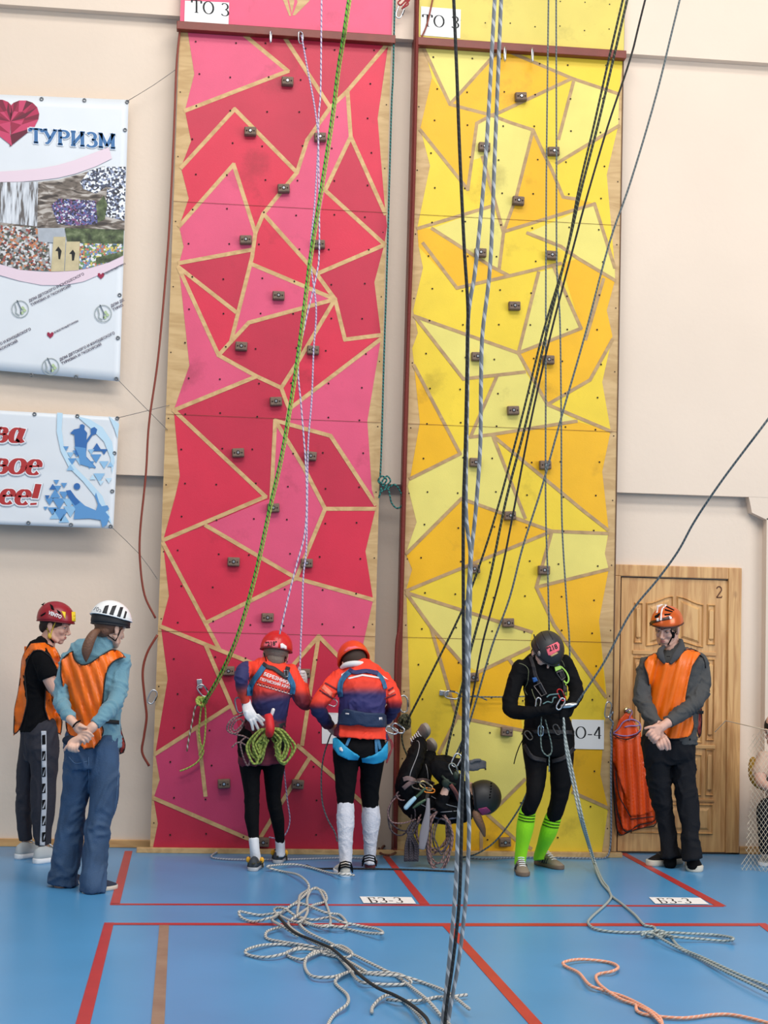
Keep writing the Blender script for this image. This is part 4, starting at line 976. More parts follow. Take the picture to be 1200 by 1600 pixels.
# ================================================================ HARDWARE
def carabiner(label, x, y, Y, ang, h=.11, wd=.055, gate=None, col=steel, yaw=0):
    """pear-shaped snap hook; ang is the lean in the picture plane"""
    c = W(x, y, Y); t = thing('carabiner', label, 'carabiner', c)
    ca, sa = math.cos(ang), math.sin(ang); P = []
    prof = [(-.5, -.28), (-.5, .2), (-.42, .4), (-.2, .5), (.15, .5), (.42, .38), (.5, .18), (.42, -.3), (.25, -.46), (0, -.5), (-.3, -.46)]
    prof = catmull(prof+[prof[0]], 4)[:-1]; X = V((math.cos(yaw), math.sin(yaw), 0))
    at = lambda u, v: c+X*((u*wd)*ca-(v*h)*sa)+V((0, 0, (u*wd)*sa+(v*h)*ca))
    b = MB(); b.wire([at(u, v) for u, v in prof], .0055*min(1, h/.09), 8, closed=True); b.build('hook_body', col, t, smooth=True)
    b = MB(); b.wire([at(.52, -.2), at(.55, .22)], .0062*min(1, h/.09), 8); b.build('gate', gate or dsteel, t, smooth=True)
    return t
carabiner('steel carabiner hanging edge-on at the left of the red rail', 423, 58, -.085, 0, .085, .04, yaw=1.35)
carabiner('steel carabiner hanging at the middle of the red rail', 470, 59, -.085, .1, .085, .04, yaw=.6)
carabiner('steel carabiner hanging at the left of the yellow rail', 789, 85, -.085, 0, .1, .05, yaw=1.2)
carabiner('steel carabiner hanging at the right of the yellow rail', 832, 87, -.085, .05, .1, .05, yaw=1.2)
carabiner('steel carabiner on the lower left edge of the red wall', 238, 1089, -.03, -.35, .095, .05)
carabiner('steel carabiner at the anchor on the red wall', 317, 1079, -.06, .7, .09, .05)
carabiner('large steel carabiner on left edge of yellow wall above the knot', 631, 1100, -.07, .1, .115, .055)
carabiner('steel carabiner hanging at lower right edge of the yellow wall', 950, 1109, -.04, -.15, .11, .045, yaw=.2)
carabiner('steel carabiner hanging in gap between the tops of the walls', 625, 18, -.03, -.3, .1, .045)
carabiner('small steel carabiner on the red wall beside the elbow of the athlete', 519, 1097, -.06, 1.2, .07, .05)
rope('cord', 'red cord bunched on the carabiner in the gap between the wall tops', [[W(x, y, -.04) for x, y in ((628, 14), (634, 6), (640, 0), (633, 2), (626, 8), (622, 4), (630, -2), (638, 6), (630, 12))]], .006, mat('red cord', (150, 36, 40), .7), 'cord')
def hanger(label, x, y, ang):
    c = W(x, y, -.012); t = thing('wall_anchor', label, 'wall anchor', c); ca, sa = math.cos(ang), math.sin(ang)
    b = MB(); X, Z = V((ca, 0, sa)), V((-sa, 0, ca)); b.obox(c, X, V((0, 1, 0)), Z, (.018, .003, .03)); b.obox(c-Z*.03+V((0, -.014, 0)), X, V((0, 1, 0)), Z, (.016, .014, .003)); b.build('hanger_plate', steel, t, bevel=.002)
    b = MB(); disc(b, c+Z*.01+V((0, -.004, 0)), .012, 6, 0, .012); b.build('bolt', steel, t)
hanger('steel hanger plate bolted to the red wall left of the athletes', 312, 1068, .1)
hanger('steel hanger plate bolted to the yellow wall with a sling', 693, 1083, 1.5)
carabiner('steel carabiner lying sideways at the hanger on the yellow wall', 706, 1086, -.05, 1.45, .1, .05)
rope('sling', 'grey webbing sling stretched sideways from the hanger on the yellow wall', [[W(x, y, -.05) for x, y in ((715, 1088), (740, 1088.5), (780, 1089), (830, 1088))], [W(x, y, -.05) for x, y in ((738, 1086), (752, 1090), (761, 1094))]], .005, thn, 'sling')
# the knot by the left edge of the yellow wall
kc = W(632, 1128, -.11); b = MB()
for i in range(6):
    a = i*.9; b.wire([kc+V((.04*math.cos(t)*math.cos(a), -.016*math.sin(t*2)-.003*i, .045*math.sin(t)+.03*math.cos(t)*math.sin(a))) for t in [k*PI/7 for k in range(14)]], .009, 8, closed=True)
tag(b.build('rope_knot', rope_mat('olive rope', (84, 82, 56), (44, 44, 34), 40, .4), None, org=kc, smooth=True), 'bulky olive rope knot under the large carabiner at the yellow wall', 'knot')
rope('climbing_rope', 'dark cord hanging from the olive knot down toward the upside-down climber', [[W(x, y, -.1) for x, y in ((632, 1140), (628, 1150), (630, 1165), (636, 1180), (642, 1194))]], .006, dgr)

# ================================================================ HANGING BIBS
hp = W(982, 1111, YB-.09)
hg = thing('coat_hanger', 'lilac plastic coat hanger hooked on the door knob', 'coat hanger', hp)
hgm = mat('lilac plastic', (150, 128, 184), .4)
YH = YB-.07
b = MB()
b.wire([V(p) for p in catmull([W(x, y, YH) for x, y in ((978, 1112), (983, 1108), (988, 1113), (984, 1120), (983, 1127))], 4)], .0035, 6)
b.build('hook', hgm, hg, smooth=True)
b = MB(); b.wire([V(p) for p in catmull([W(x, y, YH) for x, y in ((957, 1146), (966, 1139), (974, 1128), (985, 1124), (994, 1126), (1000, 1131), (996, 1134), (985, 1134), (976, 1136))], 4)], .005, 8)
b.wire([V(p) for p in catmull([W(x, y, YH) for x, y in ((957, 1146), (975, 1150), (993, 1147), (1001, 1139), (1000, 1131))], 3)], .005, 8); b.build('shoulder_bar', hgm, hg, smooth=True)
def bib(label, P, Y, trimidx, ph, m=orange2, trim2=None):
    t = thing('bib', label, 'bib', W(*P[0], Y), 'orange bibs hanging on the door knob')
    vv, ff = tri2d(P, 3.5); b = MB()
    for x, y in vv:
        k = min(1, max(0, (y-1125)/60)); fold = .014*k*math.sin((x-(y-1150)*.06)*.42+ph)+.006*k*math.sin(x*.9+ph*2)
        b.v.append(W(x, y, Y-.01-.012*k+fold))
    for f in ff: b.face(f[::-1])
    b.build('bib_cloth', m, t, smooth=True, solid=.003)
    def tr(Q, r=.004):
        bb = MB(); bb.wire([W(x, y, Y-.03+.0) for x, y in catmull(Q, 3)], r, 6); bb.build('binding', blacktrim, t, smooth=True)
    tr(P[trimidx[0]:trimidx[1]])
    if trim2:
        for q_ in trim2: tr(q_)
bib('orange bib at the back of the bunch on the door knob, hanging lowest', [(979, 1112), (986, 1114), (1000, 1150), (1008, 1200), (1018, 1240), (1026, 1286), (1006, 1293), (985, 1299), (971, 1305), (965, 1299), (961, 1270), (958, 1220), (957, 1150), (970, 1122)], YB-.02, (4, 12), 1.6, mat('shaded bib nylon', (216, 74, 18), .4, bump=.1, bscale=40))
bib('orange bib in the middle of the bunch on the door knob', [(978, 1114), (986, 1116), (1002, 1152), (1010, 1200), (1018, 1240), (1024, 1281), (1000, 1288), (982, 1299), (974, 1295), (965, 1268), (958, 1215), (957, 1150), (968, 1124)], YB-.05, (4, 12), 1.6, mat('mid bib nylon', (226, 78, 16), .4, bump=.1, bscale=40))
bib('glossy orange bib at the front of the bunch with a wide scooped neck', [(957, 1148), (967, 1153), (980, 1155), (992, 1151), (1001, 1142), (1004, 1170), (1008, 1205), (1016, 1235), (1021, 1268), (1005, 1273), (986, 1276), (982, 1270), (976, 1240), (966, 1212), (958, 1190)], YB-.085, (0, 5), 1.6, orange2, [[(1021, 1276), (1004, 1278), (985, 1280)], [(986, 1277), (977, 1262), (968, 1245), (964, 1225), (962, 1205)]])
# ================================================================ PEOPLE
def frame(yaw, pitch=0, roll=0):
    """yaw 0 looks at the camera side, 90 along +x, 180 at the wall; pitch nods down"""
    a, p, r = map(math.radians, (yaw, pitch, roll))
    f0 = V((math.sin(a), -math.cos(a), 0)); z = V((0, 0, 1))
    f = f0*math.cos(p)-z*math.sin(p); u = z*math.cos(p)+f0*math.sin(p); x = f.cross(u)
    return x*math.cos(r)+u*math.sin(r), f, u*math.cos(r)-x*math.sin(r)
def head(mb, c, fr, s=1.0):
    X, F, U = fr; P = lambda x, y, z: c+(X*x+F*y+U*z)*s
    def e(x, y, z, r, A=None, B=None, C_=None): mb.ell(P(x, y, z), [q*s for q in r], A or X, B or F, C_ or U, 20, 14)
    e(0, -.012, .032, (.075, .094, .088)); e(0, .022, -.03, (.064, .068, .08)); e(0, .035, -.072, (.05, .05, .046))
    e(0, .068, -.103, (.024, .022, .018)); e(0, .06, -.075, (.038, .036, .03))
    for s_ in (-1, 1):
        e(s_*.034, .062, -.034, (.024, .024, .022)); e(s_*.078, -.006, -.02, (.008, .018, .03), X, (F*.95-U*.3*1).normalized())
        e(s_*.08, -.016, -.014, (.006, .012, .02))
        mb.wire([P(s_*.064, .0, -.05), P(s_*.056, .03, -.088), P(s_*.03, .06, -.106)], .015*s, 8)
        mb.wire([P(s_*.052, .068, .016), P(s_*.034, .084, .022), P(s_*.012, .09, .016)], .009*s, 8)
        e(s_*.032, .07, -.002, (.016, .014, .012)); e(s_*.011, .1, -.047, (.007, .009, .006))
    mb.wire([P(0, .088, .012), P(0, .1, -.015), P(0, .113, -.038), P(0, .104, -.048)], [.009*s, .009*s, .012*s, .009*s], 10)
    e(0, .088, -.0655, (.02, .012, .0055)); e(0, .087, -.0755, (.018, .012, .006)); e(0, .08, -.07, (.026, .014, .018))
def face_bits(t, c, fr, hairm, s=1.0, lidm=None):
    X, F, U = fr; P = lambda x, y, z: c+(X*x+F*y+U*z)*s
    for s_ in (-1, 1):
        b = MB(); b.ell(P(s_*.032, .0735, -.004), (.0125*s, .0125*s, .008*s), X, F, U, 12, 8)
        ey = b.build('eye', mat('eye white', (208, 204, 200), .3), t, smooth=True)
        b = MB(); b.ell(P(s_*.032, .0748, .0005), (.0138*s, .0135*s, .0092*s), X, F, U, 14, 8); b.build('eyelid', lidm or skin, t, smooth=True)
        b = MB(); b.ell(P(s_*.032, .083, -.0065), (.0052*s, .0035*s, .0045*s), X, F, U, 10, 8); b.build('iris', mat('iris', (44, 36, 32), .3), ey, smooth=True)
        b = MB(); b.wire([P(s_*.019, .0865, .0005), P(s_*.027, .0895, .002), P(s_*.038, .0865, .0015), P(s_*.046, .079, -.002)], .0022*s, 6); b.build('eyelashes', hairm, t, smooth=True)
        b = MB(); b.wire([P(s_*.014, .097, .024), P(s_*.03, .095, .03), P(s_*.05, .078, .025)], [.003*s, .0036*s, .002*s], 6); b.build('eyebrow', hairm, t, smooth=True)
    b = MB(); b.ell(P(0, .0935, -.066), (.02*s, .0085*s, .0042*s), X, F, U, 14, 8); b.ell(P(0, .093, -.0755), (.017*s, .0085*s, .0048*s), X, F, U, 14, 8); b.build('lips', mat('lips', (176, 104, 98), .45), t, smooth=True)
def helmet(t, c, fr, m, r=(.108, .13, .108), lift=.035, low=(-6, -14, -24), rimm=None, visor=0):
    """c is the head centre; low: edge elevation at brow, side and nape"""
    X, F, U = fr; cc = c+U*lift-F*.006; b = MB(); n, k = 40, 12
    def el0(az):
        c_ = math.cos(az); return math.radians(low[0]*max(0, c_)+low[2]*max(0, -c_)+low[1]*(1-abs(c_)))
    for i in range(k+1):
        for j in range(n):
            az = 2*PI*j/n; e0 = el0(az); el = e0+(PI/2-e0)*(i/k)*.995
            rr = [q*(1+.02*(1-i/k)*(i < 2)) for q in r]
            p = ellpt(cc, X, F, U, rr, az, el)
            if visor and i == 0: p += F*(visor*max(0, math.cos(az))**6)
            b.v.append(p)
    for i in range(k):
        for j in range(n): j2 = (j+1) % n; b.face((i*n+j, i*n+j2, (i+1)*n+j2, (i+1)*n+j))
    b.face([k*n+j for j in range(n)])
    f0 = b.f[n*3]; p_ = [b.v[i] for i in f0]; nn = (p_[1]-p_[0]).cross(p_[2]-p_[0])
    if nn.dot(p_[0]-cc) < 0: b.f = [f_[::-1] for f_ in b.f]
    me = b.mesh('helmet', V((0, 0, 0)), True); bv = bvh_of(me)
    rim = [b.v[j].copy() for j in range(n)]
    h = put('helmet', me, m, t); so = h.modifiers.new('s', 'SOLIDIFY'); so.thickness = .012; so.offset = -1
    b = MB(); b.wire(rim, .0045, 8, closed=True); b.build('rim', rimm or m, h, smooth=True)
    return h, bv
def ribbon(h, P, w_, bvh, m, name, off=.003, step=1.6, cur=4):
    Q = catmull(P, cur) if len(P) > 2 else P
    return patch(band(Q, w_), bvh, off, step, 1, name, m, h, solid=.002)
def text_px(t, bvh, text, a, b_, h, m, name='lettering', off=.004, bold=.03):
    """sans lettering between two pixel points, laid on the surface"""
    ang = math.atan2(b_[1]-a[1], b_[0]-a[0]); L = math.dist(a, b_); bb = MB(); box = [None]
    def fn(u, v, w_):
        x, y = a[0]+math.cos(ang)*u/w_*L+math.sin(ang)*v*h/.7, a[1]+math.sin(ang)*u/w_*L-math.cos(ang)*v*h/.7
        p = on(bvh, x, y, off)
        if p is None: p = box[0] or W(x, y, -.7)
        box[0] = p; return p
    sans(bb, text, fn, bold=bold); return bb.build(name, m, t)
def shoe(t, heel, toe, up=V((0, 0, 1)), wd=.044, L=None, upper=None, sole=None, lace=None, name='shoe', stripe=None, high=1.0):
    H = V(heel); d = V(toe)-H; L = L or d.length; d.normalize(); up = (up-d*up.dot(d)).normalized(); sd = d.cross(up)
    prof = [(0, .3), (.03, .62), (.12, .78), (.3, .78), (.5, .84), (.68, 1), (.82, .98), (.93, .78), (.985, .45), (1, .2)]
    hts = [.05, .08, .092, .095, .078, .06, .048, .038, .028, .02]
    b = MB(); R = []
    sh_ = high**1.6
    for z, g in ((0, .96), (.008*sh_, 1.04), (.024*sh_, 1.06), (.028*sh_, .9)):
        R.append([H+d*(L*s_)+sd*(wd*w_*g)+up*z for s_, w_ in prof]+[H+d*(L*s_)-sd*(wd*w_*g)+up*z for s_, w_ in prof[::-1]])
    b.rings(R); so = b.build('shoe', sole, t, smooth=True, fixn=True); so.name = name
    b = MB(); R = []
    for (s_, w_), h in zip(prof, hts):
        R.append([H+d*(L*s_*.99+.002)+sd*(wd*w_*.97*math.cos(PI*i/9))+up*(.02+(h*high-.02)*math.sin(PI*i/9)**.8) for i in range(10)])
    b.rings(R); u_ = b.build('upper', upper, so, smooth=True, fixn=True)
    if lace:
        b = MB()
        for q in (.4, .47, .54, .61, .68):
            hh = .1-(q-.4)*.15
            b.wire([H+d*(L*q)+sd*(x*.022)+up*(hh*high-.004*abs(x)+.003) for x in (-1, -.5, 0, .5, 1)], .0035, 6)
        b.build('laces', lace, so, smooth=True)
    if stripe:
        b = MB()
        for q in (.38, .46, .54):
            for s_ in (-1, 1): b.wire([H+d*(L*q)+sd*(s_*wd*.86)+up*.026, H+d*(L*(q+.04))+sd*(s_*wd*.66)+up*.062], .004, 6)
        b.build('stripes', stripe, so, smooth=True)
    return so
def finger(mb, P, Y, r=2.0, taper=.85):
    n = len(P); Q = [(p[0], p[1], (p[2] if len(p) > 2 else Y), r*(1-(1-taper)*i/(n-1))) for i, p in enumerate(P)]
    mb.limb(Q, 4, 10)
def paint(me, fn):
    a = me.color_attributes.new('print', 'FLOAT_COLOR', 'POINT')
    for v, d in zip(me.vertices, a.data): x, y = proj(v.co); d.color = lin(fn(x, y, v.co))
def mixc(a, b, t): t = min(1, max(0, t)); t = t*t*(3-2*t); return tuple(p+(q-p)*t for p, q in zip(a, b))
def dress(t, name, limbs, size, m, wr=0, k=1.0, sc=7, wz=1, sm=2, ends=None):
    b = MB()
    for i, l in enumerate(limbs): b.limb(l, 5, 18, k=k, ends=(ends[i] if ends else (1, 0)))
    me = vox(b, size, sm, name, wr, sc, wz); bv = bvh_of(me)
    return me, bv
def body(t, limbs, hands, c, fr, neck, m, s=1.0, k=.74, size=.0048, name='body', ks={}):
    b = MB()
    for i, l in enumerate(limbs): b.limb(l, 4, 14, k=ks.get(i, .62 if i < 2 else k))
    b.limb(neck, 4, 14); head(b, c, fr, s)
    for f in hands: f(b)
    me = vox(b, size, 1, name); bv = bvh_of(me); return put(name, me, m, t), bv
def CA(x, y): return (x/3.075, 900+y/3.077)
def CAs(*P): return [CA(*p) for p in P]

# ---------------------------------------------------------------- boy in dark red helmet, far left
Yb = -.36
t = thing('person', 'person in a dark red helmet, black T-shirt and orange bib, standing against the wall', 'person', G(62, 1340))
hc, fr = W(86, 975, Yb), frame(80, 14)
legF = [(52, 1140, Yb+.08, 20, .1), (46, 1180, Yb+.08, 17, .09), (40, 1225, Yb+.09, 14, .075), (37, 1267, Yb+.09, 12.5, .07), (38, 1300, Yb+.08, 11, .06), (40, 1313, Yb+.08, 10.5, .055)]
legN = [(66, 1140, Yb-.07, 25, .1), (68, 1180, Yb-.08, 23, .1), (68, 1225, Yb-.08, 19, .085), (67, 1267, Yb-.08, 18, .08), (67, 1300, Yb-.08, 14.5, .07), (67.5, 1320, Yb-.08, 13.5, .062)]
tor = [(66, 1004, Yb, 12, .11), (63, 1012, Yb, 20, .19), (60, 1040, Yb, 24, .2), (58, 1080, Yb, 23, .17), (58, 1115, Yb, 24, .16), (59, 1142, Yb, 27, .16)]
armN = [(62, 1024, Yb-.16, 13), (72, 1048, Yb-.2, 12.5), (84, 1076, Yb-.2, 10), (100, 1092, Yb-.16, 8), (116, 1100, Yb-.1, 6.5)]
armF = [(64, 1024, Yb+.16, 13), (76, 1050, Yb+.18, 12), (88, 1076, Yb+.16, 10), (104, 1094, Yb+.08, 8), (112, 1102, Yb, 6.5)]
slN = [(62, 1022, Yb-.15, 15), (68, 1036, Yb-.19, 16), (77, 1060, Yb-.21, 14.5)]
slF = [(64, 1022, Yb+.15, 15), (72, 1040, Yb+.17, 15), (80, 1062, Yb+.17, 14)]
def hands(b):
    b.limb([(114, 1100, Yb-.1, 7), (124, 1104, Yb-.1, 8, .014), (130, 1107, Yb-.1, 7, .012)], 3, 12)
    for i in range(4): finger(b, [(129, 1101+i*4), (138, 1103+i*4), (142, 1107+i*4)], Yb-.1)
    finger(b, [(118, 1098), (125, 1094), (131, 1094)], Yb-.1)
bo, bb_ = body(t, [legF, legN, tor, armN, armF], [hands], hc, fr, [(71, 1014, Yb, 14), (75, 1000, Yb, 12.5), (82, 985, Yb, 12)], skin, ks={3: .92, 4: .92})
hairm = mat('dark brown hair', (58, 42, 34), .8)
face_bits(t, hc, fr, hairm)
b = MB(); X, F, U = fr; b.ell(hc-F*.016+U*.02, (.082, .094, .086), X, F, U, 20, 14); b.ell(hc-F*.06-U*.03, (.055, .04, .05), X, F, U)
b.build('hair', hairm, t, smooth=True)
navy = mat('charcoal tracksuit', (40, 40, 50), .85, bump=.3, bscale=60)
me, bvt = dress(t, 'trousers', [legF, legN, [(60, 1138, Yb, 27, .16), (60, 1170, Yb, 25, .15), (58, 1190, Yb, 20, .12)]], .009, navy, .007, sc=6, wz=.6)
tr = put('trousers', me.copy(), navy, t)
ribbon(tr, [CA(210, 745), CA(212, 900), CA(214, 1060), CA(208, 1180), CA(203, 1296)], 4, bvt, mat('print light grey', (186, 190, 198), .6), 'side_stripe', .006, 2.5)
b = MB(); 
for i in range(7):
    y = 765+i*78; P = CAs((202, y), (218, y-2), (219, y+44), (202, y+46)); P2 = CAs((204, y+40), (216, y+6), (216, y+20), (210, y+40))
    for Q, mi in ((P, 0), (P2, 1)):
        pts = [on(bvt, *p, .0095+.001*mi) for p in Q]
        if all(pts): b.poly(pts[::-1], mi)
b.build('stripe_print', [black, mat('print light grey', (0, 0, 0))], tr)
me, bvs = dress(t, 'tshirt', [tor, slN, slF], .009, black, .006)
ts = put('tshirt', me.copy(), black, t)
P1 = CAs((120, 365), (150, 325), (215, 320), (265, 345), (294, 400), (292, 480), (272, 445), (245, 388), (200, 355), (160, 358), (132, 405), (118, 470), (125, 540), (130, 610), (112, 690), (95, 740), (65, 768), (70, 640), (88, 560), (100, 470), (105, 400))
P2 = CAs((218, 545), (240, 560), (258, 620), (275, 650), (300, 690), (292, 765), (262, 745), (235, 700), (215, 640))
fold1 = lambda x, y: .006*math.sin(x*.5+y*.05)+.004*math.sin(x*.9-y*.11)
bi = patch(P1, bvs, .012, 3, 3, 'bib', orange, t, .003, fold1); bi2 = patch(P2, bvs, .014, 3, 3, 'front_panel', orange, bi, .003, fold1)
for P in (P1, P2): edge(P, bvs, .0038, 'binding', blacktrim, bi, .016, step=4, closed=True)
# the far half of the bib, so the garment goes round the chest
b = MB()
for y0, y1 in ((1010, 1040), (1040, 1085), (1085, 1130)):
    for x0, x1 in ((38, 62), (62, 86)): b.poly([W(x0, y0, Yb+.215), W(x1, y0, Yb+.215), W(x1, y1, Yb+.215), W(x0, y1, Yb+.215)])
b.build('far_panel', orange, bi, solid=.003)
hr = mat('dark red helmet', (150, 26, 40), .35); hy = mat('helmet yellow', (240, 206, 40), .5)
h, hb_ = helmet(t, hc, fr, hr, (.106, .127, .112), .04, (-2, -10, -26), mat('dark red rim', (110, 20, 30), .5))
def C3(x, y): return (40+x/6.667, 920+y/6.667)
for P, m_, nm in (([(252, 155), (285, 178), (300, 225), (268, 212)], black, 'vent'), ([(325, 215), (362, 240), (372, 266), (340, 252)], black, 'vent'), ([(160, 165), (205, 140), (180, 175)], black, 'vent'), ([(155, 275), (210, 242), (205, 262), (160, 288)], black, 'vent'),
                  ([(372, 232), (418, 243), (412, 316)], hy, 'yellow_badge'), ([(480, 240), (518, 240), (522, 342), (484, 336)], hy, 'yellow_badge')):
    patch([C3(*p) for p in P], hb_, .003, 2, 0, nm, m_, h, .002)
text_px(h, hb_, 'VENTO', C3(234, 262), C3(368, 312), 5.4, white, 'lettering', .004)
yst = mat('yellow strap', (206, 176, 60), .6)
edge([C3(318, 335), C3(285, 400), C3(262, 480), C3(256, 520)], bb_, .0045, 'chin_strap', yst, h, .006)
edge([C3(205, 345), C3(225, 410), C3(245, 480)], bb_, .0045, 'chin_strap', yst, h, .006)
b = MB(); b.ell(on(bb_, *C3(252, 490), .01), (.014, .01, .02)); b.build('buckle', yst, h, smooth=True)
edge([C3(256, 520), C3(290, 560), C3(322, 574)], bb_, .006, 'chin_cup', black, h, .004)
sneak = mat('light grey sneaker', (176, 182, 184), .7); wsole = mat('white sole', (232, 234, 236), .5)
shoe(t, G(25, 1343), G(60, 1338), L=.28, upper=sneak, sole=wsole, lace=wsole, high=1.15)
shoe(t, G(53, 1350), G(92, 1345), L=.29, upper=sneak, sole=wsole, lace=wsole, high=1.15)

# ---------------------------------------------------------------- girl in white helmet, back view
Yg = -1.42
t = thing('person', 'person in a white helmet, blue fleece, orange bib and wide jeans, hands clasped behind', 'person', G(120, 1390))
hc, fr = W(172, 979, Yg), frame(133, 14)
legL = [(128, 1165, Yg+.02, 27, .11), (124, 1205, Yg+.02, 24, .11), (116, 1250, Yg+.04, 21, .095), (110, 1290, Yg+.05, 21, .09), (104, 1330, Yg+.05, 22, .095), (99, 1372, Yg+.06, 22.5, .1), (98, 1383, Yg+.06, 22.5, .1)]
legR = [(160, 1165, Yg-.03, 27, .11), (163, 1205, Yg-.04, 24, .11), (160, 1254, Yg-.06, 21.5, .1), (152, 1300, Yg-.08, 19.5, .09), (147, 1345, Yg-.1, 19.5, .09), (146, 1380, Yg-.12, 20.5, .1), (146, 1392, Yg-.12, 20.5, .1)]
hipg = [(144, 1150, Yg, 41, .13), (144, 1175, Yg, 43, .135), (144, 1200, Yg, 40, .13)]
torg = [(163, 1000, Yg, 13, .06), (157, 1010, Yg, 28, .08), (150, 1026, Yg, 46, .11), (149, 1050, Yg, 46, .13), (149, 1090, Yg, 41, .125), (150, 1125, Yg, 39, .12), (149, 1150, Yg, 41, .13), (148, 1166, Yg, 42.5, .135)]
aL = [(108, 1032, Yg-.02, 15), (100, 1062, Yg-.04, 13.5), (95, 1092, Yg-.08, 12), (103, 1112, Yg-.17, 10.5), (113, 1126, Yg-.24, 8.5)]
aR = [(190, 1032, Yg-.02, 15), (188, 1062, Yg-.06, 14), (181, 1094, Yg-.14, 13.5), (162, 1118, Yg-.24, 11), (146, 1134, Yg-.28, 9.5)]
def CH(x, y): return (60+x/7.5, 1090+y/7.5)
Yh = Yg-.29
def hands(b):
    # left hand closed round the right wrist, right hand a loose fist
    b.limb([(*CH(370, 250), Yh+.03, 7), (*CH(430, 310), Yh+.01, 6.6), (*CH(480, 360), Yh, 8.5, .02), (*CH(530, 385), Yh, 8, .02)], 4, 12)
    for a, m_, e in (((520, 400), (590, 405), (640, 450)), ((510, 430), (575, 440), (612, 488)), ((500, 460), (555, 478), (582, 520)), ((480, 480), (525, 505), (540, 540))):
        finger(b, [(*CH(*a), Yh-.02), (*CH(*m_), Yh-.045), (*CH(*e), Yh-.03)], Yh, 2.5)
    finger(b, [(*CH(470, 340), Yh-.01), (*CH(515, 345), Yh-.03), (*CH(560, 350), Yh-.03)], Yh, 2.7)
    b.limb([(*CH(640, 340), Yh+.005, 8), (*CH(560, 420), Yh, 7), (*CH(490, 480), Yh-.01, 7), (*CH(430, 530), Yh-.01, 9.5, .022), (*CH(395, 565), Yh-.01, 9.5, .024)], 4, 12)
    for i, (x, y) in enumerate(((360, 590), (392, 600), (424, 604), (454, 596))):
        finger(b, [(*CH(x+20, y-50), Yh-.025), (*CH(x, y-22), Yh-.04), (*CH(x-2, y+18), Yh-.035), (*CH(x+16, y+32), Yh-.015)], Yh, 2.5)
    finger(b, [(*CH(380, 530), Yh-.02), (*CH(335, 570), Yh-.03), (*CH(300, 620), Yh-.02)], Yh, 2.4)
bo, bb_ = body(t, [legL, legR, torg, aL, aR], [hands], hc, fr, [(162, 1018, Yg, 13), (165, 1000, Yg, 12), (168, 985, Yg, 12)], skin2)
denim = mat('blue denim', (58, 86, 120), .8, bump=.3, bscale=150, var=.35, vscale=7)
me, bvj = dress(t, 'jeans', [legL, legR, hipg], .009, denim, .009, sc=7, wz=.7)
je = put('jeans', me.copy(), denim, t)
for P in (CAs((425, 870), (428, 960), (424, 1040)), CAs((330, 868), (360, 905), (420, 890)), CAs((575, 870), (560, 1060), (545, 1180))): edge(P, bvj, .0022, 'seam', mat('denim seam', (96, 124, 158), .8), je, .002)
b = MB(); b.ell(W(*CA(335, 790), Yg-.12), (.045, .03, .03)); b.build('hip_pouch', mat('dark navy cloth', (28, 38, 56), .8), t, smooth=True)
fle = mat('blue-grey fleece', (104, 146, 162), .95, bump=.3, bscale=110, sheen=.2)
me, bvf = dress(t, 'fleece', [torg, aL[:-1]+[(112, 1125, Yg-.235, 9.5)], aR[:-1]+[(147.5, 1133, Yg-.275, 10.5)], [(158, 1016, Yg, 17), (163, 1004, Yg, 15), (165, 996, Yg, 13.5)]], .0085, fle, .008, sc=9, wz=1.2)
fl = put('fleece', me.copy(), fle, t)
torso_only = MB(); torso_only.limb(torg, 5, 20, k=1.03); torso_only.limb(aL[:2], 3, 16, k=1.08); torso_only.limb(aR[:2], 3, 16, k=1.08); tob = bvh_of(torso_only.mesh('x'))
P1 = CAs((350, 362), (352, 388), (366, 414), (398, 431), (432, 420), (478, 388), (540, 350), (575, 362), (605, 392), (575, 394), (540, 414), (513, 450), (502, 510), (494, 600), (478, 700), (500, 742), (478, 800), (452, 828), (400, 832), (372, 800), (348, 778), (322, 748), (316, 700), (322, 640), (310, 560), (292, 480), (292, 410), (318, 380))
foldg = lambda x, y: .009*math.sin((x-y*.35)*.4)+.005*math.sin((x-y*.2)*.85)+.004*noise.noise(V((x*.06, y*.04, 2)))
bi = patch(P1, tob, .024, 3, 3, 'bib', orange, t, .003, foldg)
edge(P1, tob, .0042, 'binding', blacktrim, bi, .03, step=4, closed=True)
P3 = CAs((600, 385), (618, 410), (620, 455), (603, 505), (607, 440), (592, 395))
dred = mat('dark orange-red lining', (132, 36, 26), .6)
for P in (P3, CAs((572, 640), (580, 740), (603, 810), (596, 850), (574, 858), (578, 800), (566, 700))):
    patch(P, tob, -.05, 3, 1, 'front_panel', dred, bi, .003); edge(P, tob, .0035, 'binding', blacktrim, bi, -.045, closed=True)
patch(CAs((510, 690), (572, 694), (572, 714), (508, 708)), tob, .014, 3, 1, 'side_strap', blacktrim, bi, .003)
b = MB(); wc = [W(*CH(x, y), Yh+.02) for x, y in ((440, 310), (448, 326))]; b.wire([W(*CH(405, 345), Yh-.0), W(*CH(418, 322), Yh-.03), W(*CH(450, 290), Yh-.03), W(*CH(490, 272), Yh)], .005, 8); b.build('wristband', black, t, smooth=True)
brh = mat('brown hair', (112, 76, 56), .55, bump=.5, bscale=90)
b = MB(); X, F, U = fr; b.ell(hc-F*.014+U*.02, (.082, .096, .086), X, F, U, 20, 14); b.ell(hc-F*.05-U*.035, (.06, .045, .045), X, F, U)
b.limb([(153, 986, Yg-.1, 4), (147, 990, Yg-.14, 6.5), (140, 1002, Yg-.16, 8), (135.5, 1016, Yg-.16, 8), (134.5, 1027, Yg-.155, 4.5), (134.5, 1033, Yg-.15, 1.5)], 5, 12)
b.build('hair', brh, t, smooth=True)
